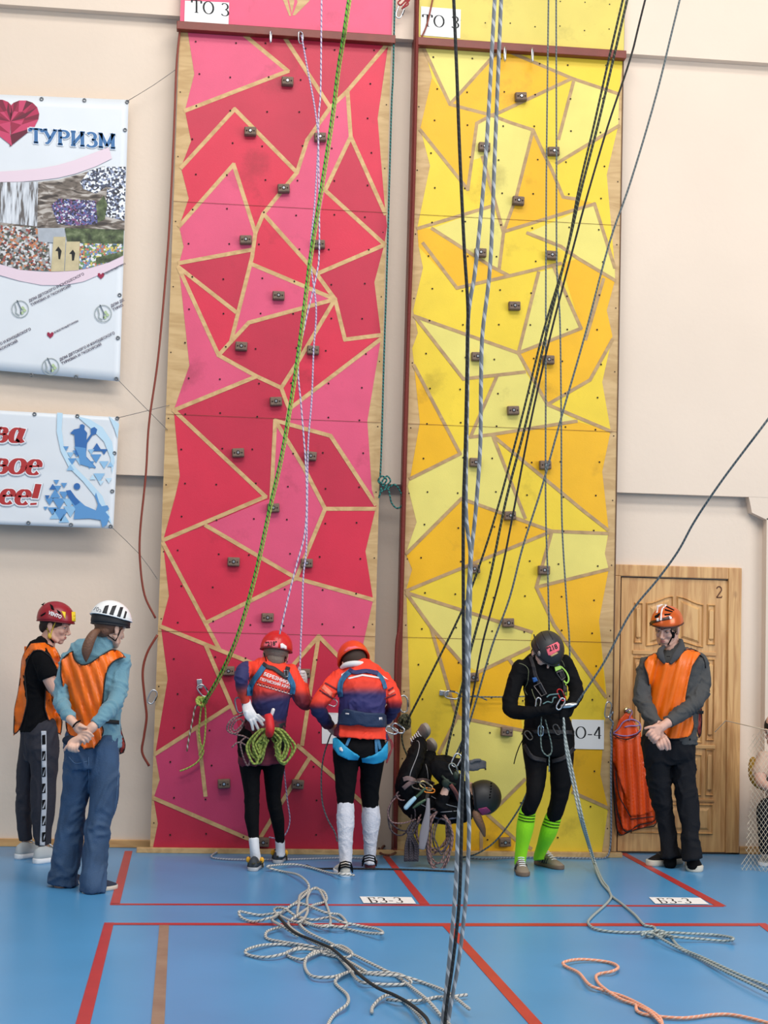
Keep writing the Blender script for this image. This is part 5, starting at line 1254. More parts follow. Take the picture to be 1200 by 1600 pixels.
whm = mat('white helmet shell', (236, 238, 238), .3); dkh = mat('helmet black lining', (26, 28, 34), .6)
h, hb_ = helmet(t, hc, fr, whm, (.112, .134, .114), .044, (8, 2, 2), whm)
b = MB(); b.limb([(150, 970, Yg, 10)]*1+[(171, 972, Yg, 10)], 1, 4) if False else None
h2, hb2 = helmet(h, hc, fr, dkh, (.105, .127, .1), .036, (-6, -16, -26), dkh); h2.name = 'inner_shell'
for P in ([(828, 178), (868, 170), (845, 258), (792, 268)], [(905, 180), (950, 172), (905, 292), (858, 298)], [(985, 190), (1018, 192), (985, 298), (950, 292)], [(1040, 230), (1056, 240), (1034, 320), (1016, 312)]):
    patch([C3(*p) for p in P], hb_, .003, 2, 0, 'vent', dkh, h, .002)
text_px(h, hb_, '70p', C3(700, 220), C3(782, 246), 7, mat('marker grey', (84, 86, 96), .6), 'marker_writing', .004, 0)
edge([C3(770, 410), C3(850, 480), C3(930, 540)], bb_, .0035, 'chin_strap', black, h, .006); edge([C3(1002, 390), C3(970, 480), C3(935, 545)], bb_, .0035, 'chin_strap', black, h, .006, Yg)
dsn = mat('navy canvas shoe', (40, 48, 66), .8)
shoe(t, G(88, 1386), G(130, 1378), L=.24, upper=dsn, sole=mat('cream sole', (206, 198, 184), .6), lace=None)
shoe(t, G(131, 1396), G(180, 1388), L=.25, upper=dsn, sole=mat('cream sole', (0, 0, 0)), lace=None)

# ---------------------------------------------------------------- athlete in red helmet with rope bundle
Ya = -.62
t = thing('person', 'person in a red helmet and white gloves facing the red wall, rope bundle behind', 'person', G(418, 1352))
hc, fr = W(431, 1020, Ya), frame(182, 10, -6)
l1 = [(392, 1150, Ya, 21, .12), (391, 1168, Ya, 20, .115), (391, 1199, Ya, 16.5, .09), (393, 1230, Ya-.01, 13, .075), (393.5, 1251, Ya-.02, 12, .065), (393.5, 1276, Ya-.03, 11, .062), (395.5, 1298, Ya-.04, 8.6, .045), (397, 1314, Ya-.05, 7.6, .04)]
l2 = [(427, 1150, Ya, 21, .12), (429, 1168, Ya, 20, .115), (428, 1199, Ya+.02, 17, .09), (427, 1230, Ya+.06, 13, .075), (427.5, 1251, Ya+.08, 11.5, .065), (433, 1276, Ya+.12, 11, .062), (436.5, 1300, Ya+.16, 8.4, .045), (438, 1316, Ya+.18, 7.2, .04)]
tr_ = [(427, 1032, Ya+.02, 13, .06), (425, 1040, Ya, 30, .085), (424, 1052, Ya-.02, 36, .11), (424, 1070, Ya-.04, 34.5, .115), (423, 1090, Ya-.04, 31, .11), (423, 1110, Ya-.02, 27, .1), (421, 1124, Ya, 26, .105), (416, 1140, Ya, 30, .115), (411, 1152, Ya, 33, .12)]
aL = [(396, 1045, Ya-.03, 12), (383, 1046, Ya-.12, 12), (377.5, 1058, Ya-.19, 11.5), (379, 1078, Ya-.15, 9.5), (385, 1098, Ya-.1, 7)]
aR = [(454, 1050, Ya-.02, 13), (464, 1074, Ya-.06, 13), (474, 1097, Ya-.06, 11.5), (479, 1098, Ya+.06, 10), (476, 1080, Ya+.17, 8), (473, 1064, Ya+.22, 6.5)]
def gl(x, y): return (350+x/7.273, 980+y/7.273)
YH1 = Ya-.16
glove_m = mat('white knit glove', (226, 226, 228), .85, bump=.3, bscale=200)
g1 = MB(); g1.limb([(384.5, 1096, Ya-.1, 7.5), (386, 1104, YH1+.04, 8, .02), (390, 1115, YH1, 9.5, .02), (395, 1122, YH1, 9, .017)], 4, 12)
for P in (((300, 1060), (318, 1110), (330, 1165)), ((335, 1050), (365, 1105), (390, 1160)), ((370, 1030), (410, 1070), (442, 1112)), ((385, 1000), (420, 1030), (455, 1058)), ((250, 960), (262, 1020), (290, 1060))):
    finger(g1, [(*gl(*p), YH1-.012+.006*i) for i, p in enumerate(P)], YH1, 2.7)
YH2 = Ya+.2
g2 = MB(); g2.limb([(474, 1068, YH2, 6.5), (473, 1060, YH2-.01, 7.5, .022), (471, 1052, YH2-.01, 7.5, .022)], 4, 12)
for i in range(4): finger(g2, [(476.5-i*.3, 1064-i*4.4, YH2-.01), (472, 1064.5-i*4.4, YH2-.045), (467, 1063-i*4.4, YH2-.04), (467.5, 1062-i*4.4, YH2-.01)], YH2, 2.5)
finger(g2, [(470, 1056), (467, 1049), (468, 1043)], YH2-.02, 2.6)
bo, bb_ = body(t, [l1, l2, tr_, aL, aR], [lambda b: b.limb([(395, 1308, Ya-.05, 7), (398, 1330, Ya-.06, 7), (400, 1342, Ya-.04, 7)], 2, 10), lambda b: b.limb([(438, 1314, Ya+.18, 6.5), (438, 1330, Ya+.2, 6.5)], 2, 10)], hc, fr, [(427, 1044, Ya+.02, 14), (429, 1034, Ya+.01, 11.5), (430, 1026, Ya, 11.5)], skin)
put('glove', vox(g1, .0045, 1, 'glove'), glove_m, t); put('glove', vox(g2, .0045, 1, 'glove'), glove_m, t)
me, bvl = dress(t, 'leggings', [l1, l2, [(411, 1138, Ya, 32, .118), (410, 1170, Ya, 35, .12), (410, 1184, Ya, 28, .1)]], .0085, black, .003)
lg = put('leggings', me.copy(), black, t)
RED, NAV, MAR = (236, 60, 34), (42, 42, 92), (120, 30, 44)
def pr(x, y, p):
    if x < 389+(y-1045)*.05 and y < 1106 and x < 392: return mixc(NAV, (226, 66, 44), (y-1064)/26)
    if x > 460: return mixc(RED, MAR, (y-1076)/14)
    c = mixc((222, 56, 42), NAV, (y-1074-(x-424)*-.1)/26) if y > 1066 else RED
    if y > 1122: c = mixc(NAV, (116, 34, 62), (y-1122)/8)
    return c
me, bvs = dress(t, 'jersey', [tr_+[], aL, aR[:-1]+[(474, 1070, Ya+.2, 8)], [(427, 1040, Ya+.01, 17, .08), (429, 1030, Ya, 13.5, .07)]], .0075, None, .005, sc=9)
paint(me, pr); jm = attr_mat('printed jersey'); je = put('jersey', me.copy(), jm, t)
mar = mat('maroon shorts', (96, 24, 44), .85, bump=.3, bscale=60)
me, bvm = dress(t, 'shorts', [[(413, 1136, Ya, 33, .13), (411, 1155, Ya, 37, .138), (411, 1180, Ya, 38.5, .145), (412, 1193, Ya, 37.5, .14)]], .009, mar, .008)
sh = put('shorts', me, mar, t); allb = bvh_of(sh.data) if False else bvl
wt = mat('print warm white', (236, 226, 224), .6); pk = mat('print salmon', (240, 120, 96), .6)
text_px(je, bvs, 'БЕРЕЗНИКИ', gl(445, 545), gl(745, 655), 5.2, wt); text_px(je, bvs, 'ПЕРМСКИЙ КРАЙ', gl(405, 600), gl(760, 705), 4.2, wt)
for k_ in (0, 1): patch([gl(372+k_*6, 622+k_*22), gl(772, 742+k_*18), gl(772, 752+k_*18), gl(370+k_*6, 632+k_*22)], bvs, .004, 2, 0, 'printed_band', wt if k_ else mat('print dark maroon', (110, 26, 40), .6), je, .001)
for i in range(11): patch([gl(382+i*36, 640+i*10.5), gl(398+i*36, 636+i*10.5), gl(408+i*36, 652+i*10.5), gl(392+i*36, 660+i*10.5)], bvs, .0045, 2, 0, 'printed_knot', pk, je, .001)
strapm = mat('blue harness webbing', (38, 104, 146), .6); dkst = mat('dark harness webbing', (30, 32, 40), .6)
def CB(x, y): return (340+x/3.6375, 960+y/3.6375)
hs = ribbon(t, [gl(455, 440), gl(400, 520), gl(340, 600), gl(300, 680), gl(292, 780)], [4.2]*17, bvs, strapm, 'harness', .008)
ribbon(hs, [gl(700, 480), gl(745, 570), gl(785, 660), gl(775, 760)], 4, bvs, strapm, 'shoulder_strap', .008)
ribbon(hs, [gl(440, 410), gl(500, 450), gl(560, 465), gl(640, 520), gl(720, 580)], 3, bvs, dkst, 'cross_strap', .01)
ribbon(hs, [gl(690, 580), gl(715, 500), gl(730, 450)], 3.4, bvs, dkst, 'buckle_strap', .011)
b = MB(); p0 = on(bvs, *gl(706, 525), .018); b.wire([p0+V((x*.011, 0, z*.02)) for x, z in ((-1, -1), (1, -1), (1, 1), (-1, 1))], .0028, 6, closed=True); b.build('buckle', steel, hs)
ribbon(hs, [(386, 1136), (400, 1140), (424, 1138), (446, 1132)], 3.5, bvs, dkst, 'waist_belt', .012)
# rope bundle
kx, ky, YB_ = 421, 1137, Ya-.185
rb = thing('rope_bundle', 'coiled yellow-green rope bundle hanging behind the hips of the athlete in the red helmet', 'rope', W(kx, 1195, YB_))
b = MB(); random.seed(3)
for side in (-1, 1):
    for i in range(7):
        ou, dp = 15+i*4+random.uniform(-3, 3), 36+i*4+random.uniform(-8, 5); inn = 3+random.uniform(0, 13); yy = YB_-.012*(i % 4)+.02
        if side < 0: ou *= .92
        P = [(kx+side*1, ky+2), (kx+side*(ou*.45), ky+7-i*.4), (kx+side*ou*.85, ky+18), (kx+side*ou, ky+dp*.6), (kx+side*ou*.78, ky+dp*.93), (kx+side*(ou*.5+2), ky+dp), (kx+side*(inn+4), ky+dp*.86), (kx+side*inn, ky+dp*.55), (kx+side*(inn+3), ky+20), (kx+side*2, ky+3)]
        b.wire([V(p) for p in catmull([W(x, y, yy+.008*math.sin(k+i)) for k, (x, y) in enumerate([(x+random.uniform(-1.6, 1.6), y+random.uniform(-1.6, 1.6)) for x, y in P])], 5)], .0078, 8)
b.build('rope_coils', rope_mat('olive green rope', (146, 160, 74), (110, 126, 52), 40, .4), rb, smooth=True)
b = MB(); b.limb([(419, 1116, YB_-.03, 6.2, .012), (421, 1126, YB_-.05, 6.8, .03), (422, 1138, YB_-.06, 7.2, .045), (421, 1146, YB_-.04, 6.6, .03)], 4, 16, ends=(0, 1)); b.build('wrapping_strap', mat('red webbing', (206, 28, 36), .6), rb, smooth=True)
b = MB(); b.limb([(424, 1118, YB_-.03, 2.6), (427, 1109, YB_-.04, 2.8)], 2, 10); b.build('strap_tip', wt, rb, smooth=True)
rope('rope_bundle', 'mauve-brown rope coil clipped at the left hip of the athlete in the red helmet', [[W(x, y, Ya-.12-.01*(i % 3)) for i, (x, y) in enumerate(((378, 1118), (366, 1121), (357, 1130), (355, 1140), (362, 1146), (372, 1144), (379, 1134), (377, 1124), (369, 1126), (363, 1136), (368, 1142), (378, 1132), (384, 1120), (376, 1117), (364, 1126), (359, 1138), (366, 1147), (380, 1150), (392, 1156)))],
    [W(x, y, Ya-.14) for x, y in ((384, 1152), (376, 1160), (378, 1175), (383, 1190), (388, 1196), (391, 1180), (384, 1165), (372, 1160), (362, 1168))]], .0055, brn, 'rope')
carabiner('steel carabiner hooked at the left hip of the athlete in the red helmet', 374, 1102, Ya-.12, .25, .1, .045, col=mat('grey alloy', (120, 122, 134), .4, .7))
h, hb_ = helmet(t, hc, fr, mat('red helmet shell', (206, 32, 34), .3), (.106, .122, .112), .036, (-6, -12, -12), mat('dark red rim', (0, 0, 0)))
pkm = mat('pink number sheet', (240, 104, 118), .7)
patch([gl(455, 185), gl(490, 148), gl(600, 152), gl(622, 180), gl(612, 238), gl(450, 242)], hb_, .003, 2, 0, 'number_sticker', pkm, h, .001)
text_px(h, hb_, '"218"', gl(470, 215), gl(606, 205), 6.4, ink, 'number', .0055)
patch([gl(640, 190), gl(662, 180), gl(712, 215), gl(714, 275), gl(672, 272), gl(645, 240)], hb_, .003, 2, 0, 'white_emblem', wt, h, .001)
gh = mat('ash brown hair', (120, 104, 92), .6, bump=.5, bscale=80)
b = MB(); X, F, U = fr; b.ell(hc-F*.016+U*.015, (.082, .092, .084), X, F, U, 20, 14); b.ell(hc-F*.05-U*.05, (.058, .04, .05), X, F, U); b.build('hair', gh, t, smooth=True)
edge([gl(450, 290), gl(470, 350), gl(490, 410)], bvh_of(b.mesh('q')), .0035, 'chin_strap', black, h, .004, Ya-.08); edge([gl(700, 330), gl(690, 400), gl(660, 440)], bvh_of(b.mesh('q')), .0035, 'chin_strap', black, h, .004, Ya-.06)
sock = mat('white sock', (222, 222, 226), .9, bump=.3, bscale=150)
me, _ = dress(t, 'socks', [[(396.5, 1311, Ya-.05, 8.2, .042), (398, 1328, Ya-.055, 7.8, .042), (400, 1343, Ya-.03, 8.5, .05)], ], .006, sock); put('sock', me, sock, t)
me, _ = dress(t, 'socks', [[(437.5, 1313, Ya+.18, 7.8, .042), (438, 1326, Ya+.19, 7.4, .04), (438, 1336, Ya+.2, 8, .05)], ], .006, sock); put('sock', me, sock, t)
dsho = mat('dark trail shoe', (48, 54, 62), .7); grs = mat('pale grey sole', (176, 178, 182), .6)
for H_, T_ in ((G(394, 1362), G(411, 1346)), (G(433, 1350), G(444, 1337))):
    so = shoe(t, H_, T_, L=.25, upper=dsho, sole=grs, lace=None, high=.95)
    b = MB(); d_ = (T_-H_).normalized(); s_ = d_.cross(V((0, 0, 1)))
    b.wire([H_+d_*.12+s_*.05+V((0, 0, .01)), H_+d_*.12+s_*.042+V((0, 0, .07)), H_+d_*.12+V((0, 0, .09)), H_+d_*.12-s_*.042+V((0, 0, .07)), H_+d_*.12-s_*.05+V((0, 0, .01))], .006, 6)
    b.wire([H_-d_*.01+V((0, 0, .05)), H_+d_*.05+s_*.042+V((0, 0, .055)), H_+d_*.12+s_*.045+V((0, 0, .05))], .006, 6); b.build('crampon_strap', mat('black and yellow strap', (60, 56, 40), .6), so)
    b = MB(); b.ell(H_+d_*.1-s_*.045+V((0, 0, .06)), (.015, .012, .02)); b.ell(H_+d_*.1+s_*.045+V((0, 0, .06)), (.015, .012, .02)); b.build('yellow_buckle', mat('buckle yellow', (232, 168, 32), .4), so, smooth=True)

# ---------------------------------------------------------------- athlete in orange helmet, turquoise leg loops
Yc = -.72
t = thing('person', 'person in an orange-red helmet and white knee socks bending toward the red wall', 'person', G(558, 1360))
hc, fr = W(553, 1035, Yc+.1), frame(184, 38, 8)
l1 = [(543, 1158, Yc, 19, .1), (541, 1172, Yc, 21.5, .12), (541, 1194, Yc, 19.5, .1), (540, 1235, Yc, 15.5, .08), (539.7, 1258, Yc-.01, 12.6, .065), (540, 1279, Yc-.03, 13.2, .068), (540, 1310, Yc-.05, 11, .055), (540, 1340, Yc-.06, 9.3, .045)]
l2 = [(583, 1158, Yc, 19, .1), (582, 1172, Yc+.01, 21.5, .12), (581, 1194, Yc+.04, 19, .1), (578, 1235, Yc+.1, 14.8, .08), (579, 1262, Yc+.12, 12.6, .065), (579.5, 1281, Yc+.12, 13.8, .068), (578.5, 1310, Yc+.13, 10.5, .055), (578, 1338, Yc+.14, 8.2, .042)]
tr_ = [(558, 1044, Yc+.1, 15, .07), (560, 1050, Yc+.06, 32, .1), (564, 1064, Yc+.02, 37, .125), (566, 1080, Yc-.02, 36.5, .13), (566, 1100, Yc-.03, 36, .125), (565, 1118, Yc-.02, 36, .12), (564, 1136, Yc, 39, .125), (563, 1153, Yc, 43.5, .15)]
aL = [(532, 1060, Yc+.04, 15), (514, 1078, Yc-.02, 14.5), (497, 1102, Yc-.06, 13), (503, 1118, Yc+.02, 10.5), (516, 1136, Yc+.12, 7.5)]
aR = [(594, 1060, Yc+.04, 14.5), (607, 1076, Yc, 13.5), (616, 1097, Yc-.02, 12), (611, 1112, Yc+.06, 10.5), (602, 1126, Yc+.14, 8)]
def hands(b):
    b.limb([(515, 1134, Yc+.12, 7), (522, 1141, Yc+.15, 7.5, .018), (527, 1145, Yc+.17, 7, .016)], 3, 12)
    for i in range(4): finger(b, [(525+i, 1140+i*2.4, Yc+.17), (532+i, 1142+i*2.4, Yc+.2), (537, 1141+i*2.4, Yc+.22)], Yc, 2.2)
    finger(b, [(519, 1137), (526, 1133), (531, 1133)], Yc+.17, 2.4)
    b.limb([(603, 1125, Yc+.14, 7), (598, 1130, Yc+.19, 7.5, .018)], 3, 12)
    for i in range(4): finger(b, [(598, 1128+i*3, Yc+.2), (591, 1129+i*3, Yc+.23), (587, 1130+i*3, Yc+.22)], Yc, 2.2)
    finger(b, [(600, 1125), (594, 1121), (589, 1121)], Yc+.2, 2.4)
bo, bb_ = body(t, [l1, l2, tr_, aL, aR], [hands], hc, fr, [(558, 1054, Yc+.08, 15), (556, 1046, Yc+.1, 13), (554, 1040, Yc+.1, 12)], skin)
me, bvl = dress(t, 'leggings', [l1[:5], l2[:5], [(563, 1156, Yc, 38, .12), (563, 1168, Yc, 41.5, .135), (563, 1182, Yc, 40, .13)]], .0085, black, .003)
lg = put('leggings', me.copy(), black, t)
for i, l in enumerate((l1, l2)):
    me, _ = dress(t, 'sock', [[(p[0], p[1], p[2], p[3]*1.06, p[4]*1.06) for p in l[4:]]+[(l[-1][0], l[-1][1]+12, l[-1][2], 9.5, .05)]], .007, sock, .003, sc=14); put('knee_sock', me, mat('grey white knee sock', (206, 206, 214), .9, bump=.4, bscale=90), t)
def pr(x, y, p):
    if x < 530 or x > 603:
        c = mixc(RED, (150, 30, 44), (y-1094)/10) if x < 530 else mixc(RED, (150, 30, 44), (y-1092)/10)
        c = mixc(c, (38, 38, 84), (y-1102)/8); return mixc(c, (90, 24, 44), (y-1128)/10) if x < 530 else c
    c = mixc((228, 58, 38), (48, 44, 100), (y-1070)/18)
    return RED if y > 1133 or y < 1066 else c
me, bvs = dress(t, 'jersey', [tr_, aL[:-1]+[(515, 1134, Yc+.12, 8.5)], aR, [(558, 1050, Yc+.08, 19, .09), (555, 1042, Yc+.1, 15, .07)]], .0075, None, .006, sc=9)
paint(me, pr); je = put('jersey', me.copy(), jm, t)
def CC(x, y): return (480+x/6.956, 990+y/6.956)
def ccs(*P): return [CC(*p) for p in P]
dm = mat('print dark maroon', (0, 0, 0))
for P, m_ in ((ccs((185, 540), (200, 528), (345, 610), (335, 622)), dm), (ccs((128, 620), (140, 608), (285, 700), (275, 715)), dm), (ccs((150, 590), (185, 556), (278, 640), (262, 690)), pk), (ccs((880, 610), (935, 575), (940, 590), (885, 628)), dm), (ccs((880, 650), (945, 605), (958, 630), (885, 672)), pk), (ccs((840, 700), (960, 650), (965, 664), (845, 716)), dm)):
    patch(P, bvs, .004, 2.5, 0, 'printed_band', m_, je, .001)
patch(ccs((440, 480), (600, 440), (780, 470), (800, 490), (600, 460), (450, 496)), bvs, .004, 2.5, 0, 'printed_band', wt, je, .001)
patch(ccs((370, 440), (455, 390), (450, 420), (372, 480)), bvs, .004, 2.5, 0, 'printed_patch', wt, je, .001); patch(ccs((770, 420), (840, 470), (880, 500), (800, 470)), bvs, .004, 2.5, 0, 'printed_patch', wt, je, .001)
hs = ribbon(t, ccs((480, 400), (420, 450), (370, 520), (355, 600), (362, 690)), 4, bvs, strapm, 'harness', .009)
ribbon(hs, ccs((740, 410), (800, 470), (835, 540), (850, 600)), 3, bvs, strapm, 'shoulder_strap', .009)
ribbon(hs, ccs((455, 390), (520, 420), (640, 405), (770, 430)), 3.2, bvs, mat('navy cross strap', (40, 46, 96), .6), 'cross_strap', .011)
belt = mat('navy padded belt', (38, 54, 84), .75, bump=.2, bscale=90)
patch(ccs((395, 825), (420, 818), (640, 862), (830, 868), (852, 885), (858, 1000), (840, 1018), (640, 1012), (560, 985), (470, 1000), (345, 985), (340, 930)), bvs, .022, 3, 2, 'waist_belt', belt, hs, .012)
patch(ccs((415, 862), (455, 866), (452, 882), (414, 878)), bvs, .034, 2, 0, 'grey_badge', wt, hs, .001); patch(ccs((780, 912), (815, 910), (817, 940), (800, 934), (782, 942)), bvs, .034, 2, 0, 'white_badge', wt, hs, .001)
turq = mat('turquoise leg loop', (30, 150, 196), .6)
seatb = bvh_of(me)
for P in (ccs((280, 1140), (320, 1130), (420, 1225), (500, 1290), (565, 1330), (555, 1370), (450, 1370), (340, 1320), (285, 1240)), ccs((875, 1170), (868, 1350), (800, 1400), (720, 1415), (600, 1395), (590, 1350), (700, 1335), (800, 1270))):
    patch(P, bvl, .02, 3, 3, 'leg_loop', turq, hs, .012)
for P in (ccs((525, 990), (480, 1090), (425, 1220)), ccs((715, 1020), (745, 1140), (755, 1300)), ccs((735, 1080), (775, 1170), (795, 1260))):
    ribbon(hs, P, 2.2, bvl, strapm, 'riser_strap', .014)
patch(ccs((345, 1240), (372, 1232), (390, 1268), (382, 1284), (350, 1268)), bvl, .034, 2, 0, 'white_badge', wt, hs, .001)
orh = mat('orange-red helmet shell', (228, 70, 34), .3)
h, hb_ = helmet(t, hc, fr, orh, (.106, .125, .112), .034, (-6, -12, -8), orh)
patch(ccs((400, 190), (440, 145), (520, 135), (570, 155), (480, 165), (420, 210)), hb_, .003, 2, 0, 'pink_number_sheet', pkm, h, .001)
b = MB(); X, F, U = fr; b.ell(hc-F*.02+U*.012, (.082, .09, .084), X, F, U, 20, 14); hq = b.build('hair', hairm, t, smooth=True)
b = MB(); b.limb([(534, 1043, Yc+.02, 3), (541, 1039, Yc-.01, 4.5), (555, 1037, Yc-.03, 4.8), (568, 1038, Yc, 4), (573, 1042, Yc+.02, 3)], 4, 10); b.build('bandana', mat('white cloth', (222, 220, 220), .9), t, smooth=True)
bsho = mat('beige trainer', (196, 190, 178), .8)
so = shoe(t, G(541, 1371), G(528, 1360), L=.25, upper=bsho, sole=wsole, lace=None)
so2 = shoe(t, G(578, 1357), G(580, 1343), L=.24, upper=bsho, sole=mat('dark red sole', (110, 40, 40), .6), lace=None)
for so_, (x, y), yy in ((so, (540, 1352), Yc-.22), (so2, (577, 1342), Yc-.02)):
    b = MB()
    for k_ in (-1, 0, 1): b.wire([W(x-11, y+8+k_*3, yy+.04), W(x-8, y+k_*4, yy-.01), W(x, y-2+k_*4, yy-.03), W(x+8, y+k_*4, yy-.01), W(x+11, y+8+k_*3, yy+.04)], .0045, 6)
    b.build('crampon_strap', black, so_)
rope('sling', 'red cord loops hanging at the right hip of the athlete in turquoise leg loops', [[W(x, y, Yc) for x, y in ((604, 1146), (610, 1158), (612, 1170), (607, 1185), (604, 1192), (608, 1178), (614, 1166), (610, 1155), (603, 1160))]], .0045, mat('dull red cord', (150, 56, 62), .7), 'sling')
carabiner('small steel carabiner at the right hip of the athlete in turquoise leg loops', 612, 1141, Yc-.02, 1.3, .08, .04)
carabiner('steel carabiner linking the athlete in turquoise leg loops to the olive knot', 622, 1138, Yc+.2, 1.1, .09, .045)
# ---------------------------------------------------------------- athlete in black with neon socks
Yk = -.72
t = thing('person', 'person in a black helmet, black clothes and neon green knee socks, looking down', 'person', G(835, 1362))
hc, fr = W(852, 1020, Yk-.06), frame(14, 50, 12)
l1 = [(838, 1150, Yk, 21, .12), (836, 1166, Yk, 20.5, .12), (837.5, 1207, Yk-.03, 16.5, .095), (835, 1240, Yk-.1, 13.5, .08), (829, 1258, Yk-.09, 12.4, .07), (824.5, 1268, Yk-.06, 12, .065), (820.5, 1292, Yk-.03, 12.8, .068), (816, 1320, Yk+.01, 9.8, .05), (812.5, 1345, Yk+.05, 8.4, .045)]
l2 = [(876, 1150, Yk, 21, .12), (877, 1166, Yk, 20.5, .12), (877, 1207, Yk-.02, 18, .095), (875, 1240, Yk-.02, 14.5, .08), (869, 1264, Yk, 12.8, .07), (864.5, 1277, Yk+.03, 12, .065), (857.5, 1298, Yk+.08, 12.4, .068), (849, 1320, Yk+.18, 9.5, .05), (842, 1338, Yk+.24, 7.8, .042)]
tr_ = [(848, 1026, Yk+.02, 18, .07), (848, 1034, Yk, 34, .1), (849, 1048, Yk, 35, .12), (850, 1068, Yk, 33, .12), (852, 1092, Yk, 32, .115), (854, 1112, Yk, 33, .115), (856, 1135, Yk, 38, .12), (857, 1152, Yk, 40.5, .13)]
aL = [(814, 1043, Yk, 13.5), (805, 1066, Yk-.02, 13), (797, 1096, Yk-.06, 12.5), (802, 1112, Yk-.1, 11.5), (828, 1113, Yk-.18, 9.5), (854, 1109, Yk-.22, 7.5)]
aR = [(882, 1034, Yk, 12.5), (892, 1054, Yk-.02, 12), (900, 1076, Yk-.06, 11.5), (899, 1090, Yk-.12, 10.5), (890, 1104, Yk-.18, 8)]
YK = Yk-.22
gk = MB()
gk.limb([(850, 1109.5, YK, 7.5), (860, 1108, YK, 8, .018), (870, 1107, YK, 8, .018)], 3, 12)
for i in range(4): finger(gk, [(868, 1102+i*3.6, YK), (877, 1102+i*3.4, YK-.02), (882, 1105+i*2.6, YK-.02), (880, 1107+i*2.4, YK)], YK, 2.5)
finger(gk, [(860, 1104, YK-.01), (866, 1099, YK-.02), (873, 1099, YK-.02)], YK, 2.6)
gk2 = MB()
gk2.limb([(891, 1102, Yk-.19, 7.5), (889, 1109, YK, 8, .018), (886, 1116, YK, 7.5, .018)], 3, 12)
for i in range(4): finger(gk2, [(887-i*.4, 1108+i*3.2, YK-.01), (880, 1110+i*3.2, YK-.03), (875, 1112+i*3, YK-.02), (877, 1113+i*3, YK)], YK, 2.5)
finger(gk2, [(890, 1108, YK-.01), (895, 1104, YK-.03), (899, 1101, YK-.03)], YK, 2.6)
bo, bb_ = body(t, [l1, l2, tr_, aL, aR], [], hc, fr, [(848, 1036, Yk+.02, 13), (850, 1028, Yk, 12), (852, 1022, Yk-.03, 12)], skin2)
put('glove', vox(gk, .0045, 1, 'glove'), black, t); put('glove', vox(gk2, .0045, 1, 'glove'), black, t)
face_bits(t, hc, fr, hairm)
blk2 = mat('black sports fabric', (9, 9, 12), .8, bump=.15, bscale=120, spec=.15)
me, bvl = dress(t, 'leggings', [l1[:6], l2[:6], [(857, 1142, Yk, 40, .125), (857, 1168, Yk, 41, .125), (857, 1180, Yk, 36, .11)]], .0085, blk2, .003)
lg = put('leggings', me.copy(), blk2, t)
neon = mat('neon green sock', (160, 240, 24), .85, bump=.3, bscale=150)
for l in (l1, l2):
    me, bq = dress(t, 'sock', [[(p[0], p[1], p[2], p[3]*1.07, p[4]*1.07) for p in l[5:]]+[(l[-1][0], l[-1][1]+6, l[-1][2], 8.6, .045)]], .0065, neon)
    sk = put('knee_sock', me, neon, t); a_ = l[5]
    for dy in (5, 9.5, 14):
        k_ = l is l2; xs = a_[0]-dy*(.3 if k_ else .16); sl = .16 if not k_ else .22
        P = [on(bq, xs+u*12.2, a_[1]+dy+u*12*sl+1.6*(1-u*u), .002) for u in (-1, -.85, -.6, -.3, 0, .3, .6, .85, 1)]
        P = [p for p in P if p]
        if len(P) > 2: b = MB(); b.wire(P, .0032, 6); b.build('black_stripe', black, sk)
me, bvs = dress(t, 'shirt', [tr_, aL, aR, [(848, 1032, Yk+.02, 16, .075), (850, 1026, Yk, 14, .065)]], .0075, blk2, .004, sc=9)
sh = put('shirt', me.copy(), blk2, t)
def CE(x, y): return (790+x/8.571, 960+y/8.569)
def ces(*P): return [CE(*p) for p in P]
gpip = mat('olive grey piping', (108, 112, 84), .7)
edge(ces((180, 655), (250, 670), (312, 730), (305, 830), (295, 940), (245, 985), (260, 1040), (290, 1080)), bvs, .0028, 'piping', gpip, sh, .002)
edge(ces((740, 520), (730, 560), (700, 580), (750, 610), (780, 660), (790, 700)), bvs, .0028, 'piping', gpip, sh, .002)
hx = mat('black harness webbing', (34, 30, 32), .6); blu = mat('blue webbing tab', (40, 92, 160), .6); lime = mat('lime webbing', (176, 222, 96), .6)
hs = ribbon(t, ces((330, 560), (370, 680), (400, 820), (470, 960), (540, 1080)), 3, bvs, hx, 'harness', .01)
ribbon(hs, ces((690, 620), (720, 720), (760, 820), (790, 920), (800, 1040)), 3, bvs, hx, 'shoulder_strap', .01)
patch(ces((355, 850), (410, 840), (432, 890), (375, 912)), bvs, .02, 2, 0, 'blue_tab', blu, hs, .003); patch(ces((645, 650), (695, 630), (715, 680), (660, 695)), bvs, .02, 2, 0, 'blue_tab', blu, hs, .003)
patch(ces((655, 705), (735, 685), (745, 730), (670, 765)), bvs, .02, 2, 0, 'lime_tab', lime, hs, .003)
edge(ces((740, 700), (800, 750), (840, 820), (850, 880), (830, 930), (790, 940), (780, 890)), bvs, .006, 'lime_cord', lime, hs, .014, Yk-.12); edge(ces((800, 930), (815, 1000), (820, 1070), (810, 1090)), bvs, .006, 'lime_cord', lime, hs, .014, Yk-.12)
for q_ in (((380, 960), (470, 915), (545, 1060), (480, 1095)), ((680, 780), (760, 750), (800, 840), (750, 880))):
    pts = [on(bvs, *CE(*p), .018) or W(*CE(*p), Yk-.13) for p in q_]; b = MB(); b.wire(pts, .0035, 6, closed=True); b.build('buckle', mat('grey buckle', (126, 118, 116), .4, .6), hs)
edge(ces((350, 1000), (370, 1080), (410, 1150), (420, 1220)), bvs, .003, 'grey_cord', gpip, hs, .01, Yk-.12)
def CD(x, y): return (760+x/3.635, 960+y/3.636)
